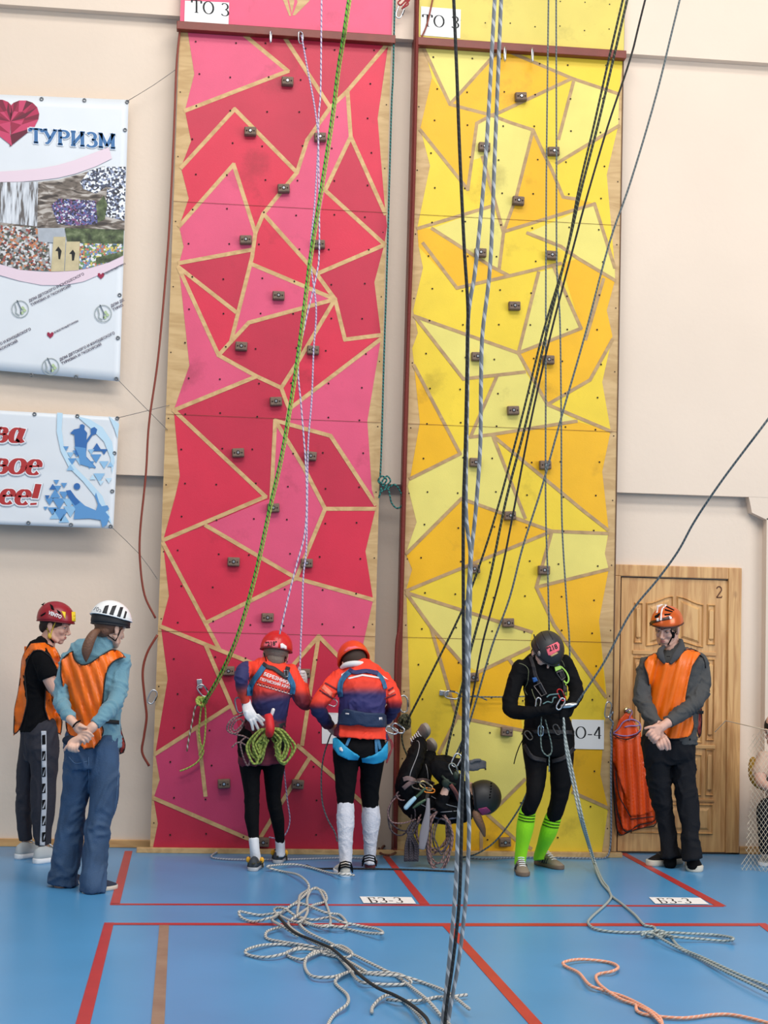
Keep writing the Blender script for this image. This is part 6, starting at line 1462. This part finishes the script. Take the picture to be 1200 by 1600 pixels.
ribbon(hs, [CD(*p) for p in ((208, 690), (260, 670), (340, 665), (420, 668), (500, 672))], 3.2, bvs, hx, 'waist_belt', .014)
for P in (((212, 740), (260, 810), (340, 830)), ((372, 835), (440, 815), (500, 760))): ribbon(hs, [CD(*p) for p in P], 3.2, bvl, hx, 'leg_loop', .012)
edge([CD(*p) for p in ((240, 670), (215, 700), (190, 740), (168, 800), (156, 850))], bvl, .0035, 'strap_end', black, hs, .012, Yk-.05)
h, hb_ = helmet(t, hc, fr, mat('matt black helmet', (38, 38, 40), .5), (.106, .128, .112), .036, (-8, -14, -24), mat('black rim', (18, 20, 28), .5))
for P in (ces((370, 270), (385, 262), (430, 400), (460, 470), (445, 480), (400, 400)), ces((470, 230), (480, 228), (540, 340), (530, 345)), ces((560, 215), (568, 212), (640, 330), (630, 335))):
    patch(P, hb_, .002, 2, 0, 'vent', mat('black rim', (0, 0, 0)), h, .001)
patch(ces((538, 440), (692, 366), (722, 400), (722, 480), (598, 556), (570, 548)), hb_, .003, 2, 0, 'number_sticker', pkm, h, .001)
text_px(h, hb_, '"218', CE(562, 505), CE(704, 452), 7.5, ink, 'number', .006)
patch(ces((600, 548), (690, 505), (705, 520), (612, 572)), hb_, .003, 2, 0, 'yellow_sticker', mat('print tan', (206, 170, 110), .6), h, .001)
b = MB(); p_ = on(hb_, *CE(450, 525), .002)
if p_: b.ell(p_, (.012, .006, .018)); b.build('headlamp_clip', mat('grey buckle', (0, 0, 0)), h, smooth=True)
edge(ces((395, 560), (385, 620), (430, 700), (500, 730)), bb_, .0035, 'chin_strap', black, h, .005, Yk-.1)
b = MB(); X, F, U = fr; b.ell(hc-F*.018+U*.016, (.082, .09, .084), X, F, U, 20, 14); b.ell(hc-F*.05-U*.05, (.06, .04, .05), X, F, U); b.build('hair', hairm, t, smooth=True)
gsu = mat('grey brown suede', (134, 120, 104), .85, bump=.2, bscale=150); gum = mat('gum sole', (110, 92, 76), .7)
shoe(t, G(810.5, 1360), G(822, 1374), L=.26, upper=gsu, sole=gum, lace=wsole, stripe=mat('dark shoe stripe', (40, 38, 40), .7), name='trainer')
shoe(t, G(838, 1350), G(886, 1361), L=.27, upper=gsu, sole=gum, lace=wsole, stripe=mat('dark shoe stripe', (0, 0, 0)), name='trainer')
for lab, x, y, Y, an, hh, wd_, col in (('steel carabiner above the gloved hands of the person in neon socks', 841, 1099, Yk-.2, -.1, .07, .032, steel), ('steel carabiner holding the rope at the gloves of the person in neon socks', 876, 1100, Yk-.27, -.5, .08, .036, steel),
        ('steel carabiner hanging below gloves on the harness of the person in neon socks', 870, 1140, Yk-.17, .5, .07, .034, dsteel), ('silver carabiner at the right hip of the person in neon socks', 845, 1142, Yk-.16, 0, .065, .034, mat('silver blue alloy', (160, 186, 206), .25, .8)),
        ('red and steel carabiner at the waist of the person in neon socks', 877, 1086, Yk-.17, .5, .08, .035, mat('red alloy', (190, 40, 44), .35, .6)), ('dark carabiner at the left hip of the person in neon socks', 826, 1149, Yk-.13, .7, .065, .034, mat('dark alloy', (96, 90, 84), .4, .7))):
    carabiner(lab, x, y, Y, an, hh, wd_, col=col)
rope('sling', 'grey-green rope loop hanging between the thighs of the person in neon socks', [[W(x, y, Yk-.17) for x, y in ((846, 1120), (845, 1150), (846, 1168), (850, 1177), (857, 1181), (862, 1174), (861, 1160), (857, 1144), (852, 1124))], [W(x, y, Yk-.16) for x, y in ((858, 1178), (858, 1195), (858, 1206))]], .0045, rope_mat('grey green cord', (112, 130, 122), (70, 84, 80), 40, .4), 'sling')
rope('sling', 'teal-grey cord across the chest of the person in neon socks', [[W(x, y, Yk-.2) for x, y in (CE(550, 1110), CE(590, 1080), CE(650, 1070), CE(710, 1065))], [W(x, y, Yk-.2) for x, y in (CE(500, 1200), CE(560, 1170), CE(620, 1180), CE(640, 1120), CE(680, 1110))]], .0045, mat('teal grey cord', (92, 126, 128), .7), 'sling')
b = MB(); b.limb([(878, 1104, YK-.03, 3.2, .012), (890, 1102, YK-.04, 4, .012), (900, 1100, YK-.03, 2.2, .01)], 3, 10)
tag(b.build('belay_device', steel, None, org=W(889, 1102, YK), smooth=True), 'flat steel descender held in the gloves of the person in neon socks', 'descender')

# ---------------------------------------------------------------- man by the door
Ym = -.48
t = thing('person', 'person in an orange and white helmet, grey fleece and orange bib by the door', 'person', G(1055, 1352))
hc, fr = W(1042, 980, Ym-.02), frame(-38, 20, 4)
l1 = [(1024, 1162, Ym, 23, .12), (1026, 1185, Ym, 21, .11), (1029, 1212, Ym, 19, .1), (1034, 1253, Ym+.02, 15.5, .085), (1041, 1290, Ym+.04, 13.5, .075), (1045, 1320, Ym+.04, 14, .08), (1047, 1340, Ym+.03, 16, .09)]
l2 = [(1064, 1162, Ym, 23, .12), (1067, 1185, Ym, 20.5, .11), (1069, 1212, Ym-.02, 18.5, .1), (1074, 1247, Ym-.05, 17, .09), (1078, 1285, Ym-.08, 14.5, .08), (1079, 1315, Ym-.1, 14, .078), (1083, 1343, Ym-.12, 15.5, .09)]
tr_ = [(1052, 1014, Ym, 18, .07), (1053, 1022, Ym, 36, .09), (1053, 1034, Ym, 44, .12), (1053, 1060, Ym, 43, .13), (1051, 1095, Ym, 41, .13), (1048, 1130, Ym, 42, .13), (1046, 1150, Ym, 43.5, .135), (1046, 1163, Ym, 44, .135)]
aL = [(1013, 1038, Ym, 15), (1006, 1062, Ym-.02, 14), (1003, 1090, Ym-.06, 13.5), (1013, 1112, Ym-.14, 12), (1027, 1131, Ym-.22, 9.5), (1031, 1138, Ym-.24, 8)]
aR = [(1090, 1032, Ym, 16), (1094, 1060, Ym-.02, 15), (1092, 1086, Ym-.08, 14.5), (1068, 1112, Ym-.19, 12.5), (1044, 1129, Ym-.25, 10.5), (1036, 1134, Ym-.26, 8.5)]
def CF(x, y): return (970+x/8, 1110+y/8)
YM_ = Ym-.27
def hands(b):
    # right-hand one lies over, knuckles to the viewer
    b.limb([(1036, 1134, Ym-.26, 8), (*CF(485, 225), YM_, 7.5), (*CF(450, 240), YM_-.01, 10, .017), (*CF(420, 275), YM_-.012, 11, .016)], 4, 12)
    for k_, m_, e in (((385, 250), (350, 275), (325, 308)), ((410, 285), (380, 310), (358, 345)), ((440, 310), (405, 342), (385, 375)), ((478, 330), (440, 368), (412, 402))):
        finger(b, [(*CF(*k_), YM_-.02), (*CF(*m_), YM_-.03), (*CF(*e), YM_-.005)], YM_, 2.9)
    finger(b, [(*CF(440, 205), YM_-.01), (*CF(390, 203), YM_-.02), (*CF(345, 212), YM_-.02), (*CF(305, 226), YM_-.01)], YM_, 2.6)
    b.limb([(1029, 1136, Ym-.22, 8), (*CF(480, 310), YM_+.035, 8), (*CF(520, 370), YM_+.02, 10, .015)], 4, 12)
    for k_, m_, e in (((455, 390), (468, 440), (498, 482)), ((495, 375), (505, 430), (523, 480)), ((530, 360), (550, 420), (575, 488)), ((560, 340), (598, 400), (612, 480))):
        finger(b, [(*CF(*k_), YM_+.0), (*CF(*m_), YM_-.012), (*CF(*e), YM_+.004)], YM_, 2.9)
bo, bb_ = body(t, [l1, l2, tr_, aL, aR], [hands], hc, fr, [(1052, 1026, Ym, 16), (1049, 1010, Ym, 13.5), (1046, 992, Ym, 13)], skin, size=.0042)
face_bits(t, hc, fr, mat('light brown hair', (110, 82, 62), .8))
bj = mat('black denim', (22, 23, 28), .85, bump=.3, bscale=100, spec=.2)
me, bvj = dress(t, 'trousers', [l1, l2, [(1045, 1155, Ym, 42, .13), (1046, 1180, Ym, 41, .13), (1047, 1192, Ym, 34, .11)]], .0085, bj, .008, sc=7, wz=.8)
put('trousers', me, bj, t)
for l in (l1, l2):
    q = l[-1]; b = MB(); b.limb([(q[0], q[1]-14, q[2], 10, .055), (q[0], q[1], q[2], 10, .055), (q[0], q[1]+9, q[2], 10, .06)], 3, 14); b.build('sock', black, t, smooth=True)
gf = mat('dark grey fleece', (78, 78, 78), .95, bump=.3, bscale=120, spec=.2)
me, bvf = dress(t, 'fleece', [tr_, aL[:-1], aR[:-1]], .0085, gf, .009, sc=9, wz=1.2)
fl = put('fleece', me.copy(), gf, t)
tb = MB(); tb.limb(tr_, 5, 20, k=1.03); tb.limb(aL[:2], 3, 16, k=1.06); tb.limb(aR[:2], 3, 16, k=1.06); tob = bvh_of(tb.mesh('x'))
def CM(x, y): return (980+x/9.231, 930+y/9.231)
def CP(x, y): return (940+x/3.2, 900+y/3.2)
P1 = [CM(410, 842), CM(445, 905), CM(500, 960), CM(580, 980), CM(650, 968), CM(730, 912), CM(860, 772), CM(915, 768), CM(985, 790), CM(1060, 845)]+[CP(*p) for p in ((490, 395), (452, 450), (432, 530), (418, 610), (425, 690), (455, 700), (462, 760), (450, 790), (425, 808), (380, 815), (335, 815), (285, 745), (262, 700), (245, 650), (238, 560), (232, 500), (212, 450), (208, 430), (225, 408), (262, 388))]
foldm = lambda x, y: .012*math.sin((x+y*.3)*.28)+.005*math.sin((x+y*.22)*.62)+.004*noise.noise(V((x*.05, y*.04, 9)))
bi = patch(P1, tob, .024, 3, 3, 'bib', orange, t, .003, foldm); edge(P1, tob, .004, 'binding', blacktrim, bi, .031, closed=True)
P3 = [CP(*p) for p in ((505, 395), (518, 420), (520, 470), (514, 450), (500, 405))]
for P in ([CP(*p) for p in ((478, 645), (500, 655), (502, 740), (496, 800), (486, 812), (478, 770))],): patch(P, tob, -.04, 3, 1, 'back_panel', dred, bi, .003); edge(P, tob, .0035, 'binding', blacktrim, bi, -.035, closed=True)
edge([CP(*p) for p in ((490, 394), (506, 400), (518, 430), (520, 460))], bvf, .0045, 'binding', blacktrim, bi, .006)
ribbon(bi, [CP(464, 678), CP(490, 680), CP(510, 682)], 2.5, tob, blacktrim, 'side_strap', .0)
# stand-up collar with the zip open
cm = mat('dark grey collar', (70, 70, 72), .9, spec=.2)
b = MB(); b.limb([(1038, 1035, Ym-.13, 3, .012), (1033, 1026, Ym-.13, 5.5, .012), (1032, 1017, Ym-.1, 5, .014), (1037, 1011, Ym-.05, 3, .02)], 4, 12); b.limb([(1048, 1036, Ym-.14, 3, .012), (1056, 1025, Ym-.14, 6, .012), (1064, 1013, Ym-.1, 6.5, .016), (1064, 1003, Ym-.04, 4, .03)], 4, 12)
b.limb([(1040, 1008, Ym+.06, 5, .02), (1052, 1004, Ym+.08, 8, .02), (1064, 1004, Ym+.04, 6, .02)], 4, 12)
put('collar', vox(b, .006, 1, 'collar'), cm, fl)
patch([CM(568, 880), CM(650, 880), CM(640, 960), CM(578, 968)], bb_, .02, 2, 1, 'undershirt', black, t, .003)
lh = mat('light brown hair', (0, 0, 0)); b = MB(); X, F, U = fr; b.ell(hc-F*.016+U*.018, (.081, .09, .086), X, F, U, 20, 14); b.ell(hc-F*.048-U*.03, (.062, .04, .05), X, F, U)
for s_ in (-1, 1): b.limb([(0, 0, 0, 1)]*2, 1, 4) if False else b.ell(hc+X*(s_*.07)+F*.01-U*.005, (.008, .016, .022), X, F, U)
b.build('hair', lh, t, smooth=True)
h, hb_ = helmet(t, hc, fr, mat('metallic orange helmet', (208, 92, 34), .25, .2), (.108, .13, .108), .04, (2, -6, -16), mat('dark brown rim', (56, 26, 22), .4))
for P, m_, nm in (([(425, 150), (500, 128), (520, 134), (450, 175), (440, 250), (412, 262), (430, 190)], wt, 'white_band'), ([(540, 132), (580, 140), (520, 190), (502, 260), (500, 360), (468, 366), (478, 280), (490, 200)], wt, 'white_band'),
                  ([(565, 150), (680, 210), (675, 222), (556, 168)], black, 'vent'), ([(545, 196), (660, 232), (650, 246), (540, 216)], black, 'vent'), ([(532, 268), (640, 262), (610, 285), (540, 292)], black, 'vent'), ([(395, 300), (470, 250), (475, 275), (440, 320), (400, 330)], black, 'vent'),
                  ([(320, 400), (345, 370), (480, 345), (480, 375), (360, 410), (325, 450)], mat('dark brown rim', (0, 0, 0)), 'lower_band'), ([(500, 330), (600, 300), (660, 320), (640, 345), (500, 368)], mat('dark brown rim', (0, 0, 0)), 'lower_band'),
                  ([(415, 335), (455, 325), (452, 372), (425, 376)], wt, 'silver_patch'), ([(600, 295), (640, 310), (650, 340), (615, 345)], wt, 'silver_patch')):
    patch([CM(*p) for p in P], hb_, .003 if m_ is not wt else .0045, 1.6, 0, nm, m_, h, .001)
b = MB(); X, F, U = fr
edge([CM(565, 385), CM(610, 450), CM(640, 520), CM(655, 580), CM(630, 650), CM(590, 710)], bb_, .0045, 'chin_strap', black, h, .005, Ym-.08)
edge([CM(735, 390), CM(740, 440), CM(700, 520), CM(670, 570)], bb_, .0045, 'chin_strap', black, h, .005, Ym-.04)
b = MB(); pp = on(bb_, *CM(662, 575), .006) or W(*CM(662, 575), Ym-.08); b.ell(pp, (.013, .01, .024)); b.build('buckle', black, h, smooth=True)
bsn = mat('black trainer mesh', (24, 24, 26), .75, spec=.2); cso = mat('cream rubber', (206, 200, 186), .6)
shoe(t, G(1064, 1349), G(1006, 1354), L=.31, wd=.056, upper=bsn, sole=cso, lace=mat('dark grey lace', (60, 60, 62), .8), name='trainer', high=1.3)
shoe(t, G(1079, 1352), G(1094, 1373), L=.31, wd=.056, upper=bsn, sole=cso, lace=mat('dark grey lace', (0, 0, 0)), name='trainer', high=1.3)

# ---------------------------------------------------------------- climber hanging upside down
Yi = -.42
t = thing('person', 'person in a black helmet hanging on a rope, feet up on the yellow wall', 'person', W(690, 1240, Yi))
hc = W(748, 1246, Yi-.02); U = V((.97, -.12, .2)).normalized(); F = V((-.1, .55, .83)); F = (F-U*F.dot(U)).normalized(); fr = (F.cross(U), F, U)
def CI(x, y): return (600+x/5, 1080+y/5)
def cis(*P): return [CI(*p) for p in P]
l1 = [(646, 1250, Yi-.02, 21, .1), (636, 1232, Yi-.1, 18, .09), (637, 1214, Yi-.14, 15, .08), (645, 1192, Yi-.08, 14, .075), (653, 1172, Yi+.0, 13, .065), (658, 1160, Yi+.06, 11, .05)]
l2 = [(664, 1250, Yi+.1, 20, .1), (658, 1228, Yi+.02, 16, .09), (660, 1210, Yi+.02, 14, .075), (667, 1190, Yi+.1, 12, .065), (673, 1178, Yi+.18, 10, .05)]
tr_ = [(646, 1252, Yi+.02, 25, .13), (660, 1257, Yi, 29, .13), (682, 1257, Yi, 31, .13), (706, 1256, Yi, 31, .13), (724, 1258, Yi, 27, .12), (738, 1254, Yi, 15, .08)]
aR = [(722, 1240, Yi-.12, 15), (702, 1216, Yi-.18, 17), (686, 1200, Yi-.16, 15.5), (692, 1192, Yi-.1, 12), (712, 1193, Yi-.1, 9.5), (729, 1196, Yi-.12, 8)]
aL = [(726, 1266, Yi+.1, 13), (708, 1268, Yi-.06, 12), (690, 1262, Yi-.16, 10.5), (694, 1240, Yi-.2, 8.5), (700, 1226, Yi-.2, 7)]
gg = MB(); gg.limb([(727, 1196, Yi-.12, 8), (738, 1196, Yi-.12, 9, .018), (746, 1195, Yi-.12, 9, .018)], 3, 12)
for i in range(4): finger(gg, [(745, 1190+i*3.4), (752, 1189.5+i*3.2, Yi-.13), (758, 1191+i*2.6, Yi-.12)], Yi-.12, 2.6)
gg.limb([(699, 1230, Yi-.2, 7), (704, 1218, Yi-.21, 8, .018)], 2, 10)
for i in range(4): finger(gg, [(701+i*3, 1220, Yi-.22), (704+i*2.6, 1212, Yi-.23), (703+i*2.4, 1208, Yi-.21)], Yi-.22, 2.4)
finger(gg, [(736, 1191), (742, 1188), (750, 1187.5)], Yi-.14, 2.7)
bo, bb_ = body(t, [l1, l2, tr_, aR, aL], [], hc, fr, [(728, 1254, Yi, 13), (738, 1250, Yi, 12.5), (744, 1248, Yi, 12)], skin2)
put('glove', vox(gg, .0045, 1, 'glove'), mat('grey work glove', (92, 92, 96), .9, bump=.3, bscale=150), t)
me, bvc = dress(t, 'suit', [l1, l2, tr_, aR, aL[:-1]], .008, blk2, .008, sc=8)
su = put('suit', me.copy(), blk2, t)
gp = mat('grey reflective piping', (134, 134, 138), .5)
for P in (cis((232, 395), (270, 378), (280, 420), (262, 500), (225, 590), (205, 640), (200, 680)), cis((325, 570), (340, 620), (345, 690)), cis((370, 820), (440, 860), (500, 890), (570, 905)), cis((280, 880), (380, 930), (450, 945), (570, 935))): edge(P, bvc, .0032, 'piping', gp, su, .003)
edge(cis((360, 960), (400, 990), (470, 1000), (560, 990)), bvc, .007, 'reflective_band', mat('blue grey webbing', (92, 96, 116), .6), su, .004)
hs = ribbon(t, cis((150, 760), (200, 720), (260, 700), (330, 700), (390, 730)), 3.4, bvc, mat('mauve grey webbing', (120, 96, 92), .7), 'harness', .012)
ribbon(hs, cis((350, 700), (345, 780), (330, 860)), 3, bvc, hx, 'leg_loop', .012); ribbon(hs, cis((520, 730), (560, 790), (590, 860)), 3, bvc, mat('rust webbing', (130, 70, 60), .7), 'chest_strap', .012)
ribbon(hs, cis((150, 690), (190, 680), (240, 700)), 3.5, bvc, mat('mauve grey webbing', (0, 0, 0)), 'waist_belt', .014)
h, hb_ = helmet(t, hc, fr, mat('matt black helmet', (0, 0, 0)), (.112, .12, .12), .035, (-30, -34, -38), mat('black rim', (0, 0, 0)))
patch(cis((735, 920), (800, 905), (838, 940), (800, 962), (765, 972)), hb_, .003, 2, 0, 'number_sticker', mat('magenta sticker', (176, 66, 116), .7), h, .001)
patch(cis((790, 655), (815, 648), (838, 670), (820, 680)), hb_, .003, 2, 0, 'orange_sticker', mat('orange sticker', (232, 110, 70), .6), h, .001)
for i in range(6): x, y = 838-i*1.5+(-3 if i > 3 else 0), 715+i*22; patch(cis((x-6, y), (x+6, y-3), (x+6, y+10), (x-6, y+13)), hb_, .002, 1.5, 0, 'vent', black, h, .001)
ha = mat('reddish brown hair', (132, 94, 70), .6, bump=.5, bscale=80)
b = MB(); X, F_2, U2 = fr; b.ell(hc-F_2*.016+U2*.015, (.082, .092, .084), X, F_2, U2, 20, 14); b.limb([(742, 1262, Yi-.05, 6), (744, 1272, Yi-.07, 7), (749, 1284, Yi-.07, 6.5), (754, 1295, Yi-.06, 5), (757, 1306, Yi-.05, 2)], 4, 12); b.build('hair', ha, t, smooth=True)
bs = mat('taupe suede', (140, 124, 112), .85, bump=.2, bscale=150)
A0, A1 = W(657, 1158, Yi+.2), W(670, 1134, Yi); shoe(t, A0, A1, up=(CAM-A0)+V((-4, 0, 1)), L=.24, upper=bs, sole=mat('taupe sole', (156, 144, 132), .7), lace=wsole, name='trainer')
A0, A1 = W(671, 1182, Yi+.3), W(679, 1156, Yi+.1); shoe(t, A0, A1, up=(CAM-A0)+V((-4, 0, 1)), L=.24, upper=bs, sole=mat('taupe sole', (0, 0, 0)), lace=wsole, name='trainer')
for lab, x, y, Y, an, hh, wd_, col in (('gold carabiner on the gear loop of the upside-down climber', 666, 1228, Yi-.2, 1.1, .09, .04, mat('gold alloy', (200, 176, 120), .3, .8)), ('orange carabiner beside the gold one on the upside-down climber', 671, 1235, Yi-.22, 1.5, .07, .03, mat('orange alloy', (226, 130, 40), .4, .5)),
        ('dark carabiner at the waist loop of the upside-down climber', 654, 1228, Yi-.2, 1.3, .09, .045, mat('dark alloy', (0, 0, 0))), ('steel ring on the chest rope of the upside-down climber', 713, 1188, Yi-.2, -.4, .09, .05, steel), ('steel carabiner under the ring on the upside-down climber', 709, 1203, Yi-.24, .5, .09, .045, mat('dull steel', (140, 144, 138), .4, .8))):
    carabiner(lab, x, y, Y, an, hh, wd_, col=col)
asc = thing('ascender_handle', 'pale blue handled ascender hanging from the harness of the upside-down climber', 'ascender', W(652, 1246, Yi-.22))
b = MB(); b.limb([(634, 1262, Yi-.22, 3.6), (641, 1254, Yi-.22, 3.8), (648, 1247, Yi-.22, 3.2)], 3, 10); b.build('grip', mat('pale blue plastic', (160, 196, 214), .4), asc, smooth=True)
b = MB(); b.limb([(648, 1247, Yi-.22, 2.2), (656, 1240, Yi-.22, 2.4), (664, 1232, Yi-.22, 2)], 3, 8); b.limb([(646, 1262, Yi-.2, 2), (654, 1256, Yi-.2, 3), (664, 1250, Yi-.2, 2)], 3, 8); b.build('frame', mat('green alloy', (70, 92, 70), .4, .5), asc, smooth=True)
# gear hanging below
def coil(x, y, rx, ry, n, Y, seed, jit=3):
    random.seed(seed); P = []
    for i in range(n*8):
        a = i*PI/4; P.append(W(x+(rx+random.uniform(-jit, jit))*math.sin(a), y+(ry+random.uniform(-jit, jit))*(.5-.5*math.cos(a))*2-ry, Y+random.uniform(-.03, .03)))
    return P
rope('rope_bundle', 'mauve rope loops hanging under the upside-down climber', [coil(686, 1312, 17, 44, 5, Yi-.15, 4, 5), coil(676, 1300, 24, 36, 3, Yi-.12, 9, 6)], .006, rope_mat('mauve rope', (150, 116, 110), (96, 76, 76), 34, .4), 'rope')
rope('rope_bundle', 'dark grey rope loop hanging left of the upside-down climber', [coil(626, 1270, 20, 30, 2, Yi-.1, 5, 3), coil(690, 1305, 12, 26, 2, Yi-.2, 8, 3)], .0055, rope_mat('dark mauve rope', (84, 72, 76), (50, 44, 48), 34, .4), 'rope')
b = MB(); random.seed(11)
for i in range(9):
    x0 = 640+random.uniform(-6, 8); x1 = 634+i*2.4; b.wire([V(p) for p in catmull([W(x0+8, 1284, Yi-.14), W(x0, 1300, Yi-.16), W(x1, 1322, Yi-.16+.01*(i % 3)), W(x1-1, 1346, Yi-.16)], 5)], .0075, 7)
tag(b.build('webbing_bundle', rope_mat('charcoal braid', (70, 62, 70), (40, 36, 42), 60, .5), None, org=W(640, 1346, Yi-.16), smooth=True), 'charcoal braided strands hanging below the hip of the upside-down climber', 'webbing')
b = MB(); b.limb([(669, 1248, Yi-.2, 2.5, .006), (668, 1270, Yi-.21, 4, .008), (663, 1300, Yi-.21, 7, .01), (659, 1326, Yi-.21, 5, .008)], 4, 14); tag(b.build('sling', mat('grey webbing', (128, 124, 130), .7), None, org=W(660, 1326, Yi-.2), smooth=True), 'wide grey webbing sling hanging below the upside-down climber', 'sling')
rope('rope_bundle', 'mauve-brown cord looping left from the waist of the upside-down climber', [[W(x, y, Yi-.14) for x, y in ((655, 1232), (640, 1238), (622, 1244), (610, 1256), (606, 1270), (612, 1284), (630, 1286), (650, 1280))], [W(x, y, Yi-.15) for x, y in ((650, 1224), (634, 1232), (620, 1240), (626, 1250), (645, 1248))]], .005, brn, 'rope')
b = MB(); b.ell(W(697, 1223, Yi-.24), (.03, .02, .035)); b.ell(W(712, 1212, Yi-.24), (.022, .018, .03)); b.wire([W(690, 1212, Yi-.24), W(700, 1222, Yi-.25), W(712, 1226, Yi-.24)], .01, 8)
tag(b.build('rope_grab', mat('dark green alloy', (44, 54, 44), .5, .5), None, org=W(700, 1220, Yi-.24), smooth=True), 'dark rope grab device on the chest of the upside-down climber', 'rope grab')

# ---------------------------------------------------------------- seated person behind the net, right edge
Ys = -.25
t = thing('person', 'person in a beige T-shirt sitting behind the white net at the wall', 'person', G(1210, 1345))
hc, fr = W(1213, 1140, Ys), frame(-50, 16)
l1 = [(1222, 1262, Ys+.08, 17, .08), (1208, 1262, Ys-.05, 16, .08), (1196, 1266, Ys-.18, 14, .07), (1195, 1295, Ys-.18, 11.5, .06), (1196, 1332, Ys-.16, 9, .05)]
l2 = [(1240, 1262, Ys+.08, 17, .08), (1232, 1264, Ys-.08, 16, .08), (1226, 1268, Ys-.2, 14, .07), (1224, 1300, Ys-.2, 11.5, .06), (1222, 1336, Ys-.2, 9, .05)]
tr_ = [(1218, 1168, Ys, 14, .07), (1220, 1178, Ys, 32, .1), (1222, 1200, Ys, 34, .12), (1228, 1240, Ys+.06, 32, .12), (1230, 1266, Ys+.08, 34, .13)]
aL = [(1194, 1184, Ys, 12), (1188, 1204, Ys-.06, 11), (1190, 1222, Ys-.12, 9), (1202, 1230, Ys-.18, 7.5), (1214, 1234, Ys-.2, 6.5)]
aR = [(1244, 1186, Ys, 12), (1250, 1210, Ys-.06, 11), (1240, 1232, Ys-.14, 8.5), (1224, 1236, Ys-.2, 7)]
def hands(b):
    b.limb([(1213, 1234, Ys-.2, 6.5), (1220, 1237, Ys-.22, 7.5, .016)], 2, 10)
    for i in range(4): finger(b, [(1219, 1233+i*3, Ys-.22), (1226, 1234+i*3, Ys-.25), (1229, 1238+i*2.6, Ys-.23)], Ys, 2.2)
    finger(b, [(1214, 1231), (1219, 1228), (1224, 1229)], Ys-.23, 2.3)
body(t, [l1, l2, tr_, aL, aR], [hands], hc, fr, [(1218, 1176, Ys, 13), (1216, 1162, Ys, 12), (1214, 1150, Ys, 12)], skin, ks={3: .92, 4: .92})
face_bits(t, hc, fr, hairm)
me, _ = dress(t, 'tshirt', [tr_, aL[:2]+[(1188, 1212, Ys-.08, 11.5)], aR[:2]], .009, None, .006); put('tshirt', me, mat('beige T-shirt', (196, 166, 146), .85), t)
me, _ = dress(t, 'trousers', [l1, l2, [(1228, 1255, Ys+.07, 33, .13), (1232, 1268, Ys+.08, 33, .13)]], .009, None, .005); put('trousers', me, bj, t)
b = MB(); X, F, U = fr; b.ell(hc-F*.014+U*.024, (.085, .1, .088), X, F, U, 20, 14); b.build('hair', mat('black hair', (24, 20, 18), .7), t, smooth=True)
shoe(t, G(1202, 1346), G(1188, 1358), L=.27, upper=sneak, sole=wsole); shoe(t, G(1226, 1350), G(1214, 1364), L=.27, upper=sneak, sole=wsole)
bch = thing('bench', 'low wooden bench under the seated person at right edge', 'bench', G(1245, 1336))
p0 = W(1232, 1284, Ys+.1); b = MB(); b.box((p0.x-.16, Ys-.02, p0.z-.09), (p0.x+.9, Ys+.3, p0.z-.05)); b.build('seat', pineh, bch, bevel=.005)
for dx in (-.12, .82):
    b = MB(); b.box((p0.x+dx, Ys+.0, 0), (p0.x+dx+.05, Ys+.28, p0.z-.09)); b.build('leg', pine, bch)
b = MB(); b.limb([(1177, 1188, Ys+.16, 6, .03), (1178, 1200, Ys+.15, 9, .04), (1184, 1215, Ys+.14, 13, .05), (1196, 1224, Ys+.12, 12, .05), (1210, 1226, Ys+.12, 8, .04)], 4, 16)
tag(b.build('bag', mat('mustard cloth', (166, 126, 40), .85, bump=.2, bscale=60), None, org=W(1190, 1226, Ys+.14), smooth=True), 'mustard yellow bag behind the arm of the seated person', 'bag')
# net hung from a cord
netm = mat('off-white net twine', (206, 192, 168), .8)
nt_ = thing('net', 'off-white diamond net hanging from a cord at the right edge', 'net', W(1180, 1350, -.55))
YNt = -.56
b = MB(); reg = [(1176, 1146), (1168, 1170), (1164, 1200), (1170, 1225), (1172, 1250), (1166, 1300), (1163, 1340), (1154, 1360), (1170, 1368), (1200, 1366), (1290, 1372), (1290, 1160), (1230, 1150), (1195, 1140)]
def clip(a, c):
    n = 60; run = []
    for i in range(n+1):
        p = (a[0]+(c[0]-a[0])*i/n, a[1]+(c[1]-a[1])*i/n); ok = inside(p[0], p[1], reg)
        if ok: run.append(p)
        if (not ok or i == n) and len(run) > 1:
            b.wire([W(x, y, YNt+.035*math.sin(x*.13)+.02*math.sin(y*.06)) for x, y in run[::2]+[run[-1]]], .0014, 4); run = []
        elif not ok: run = []
for k_ in range(-40, 60):
    x = 1150+k_*6.6; clip((x, 1130), (x+170, 1380)); clip((x, 1130), (x-170, 1380))
b.build('mesh', netm, nt_)
b = MB(); b.wire([W(x, y, Y) for x, y, Y in ((1117, 1144, .17), (1134, 1126, .16), (1160, 1132, -.2), (1200, 1141, YNt), (1300, 1162, YNt))], .0035, 6); b.build('head_cord', netm, nt_, smooth=True)
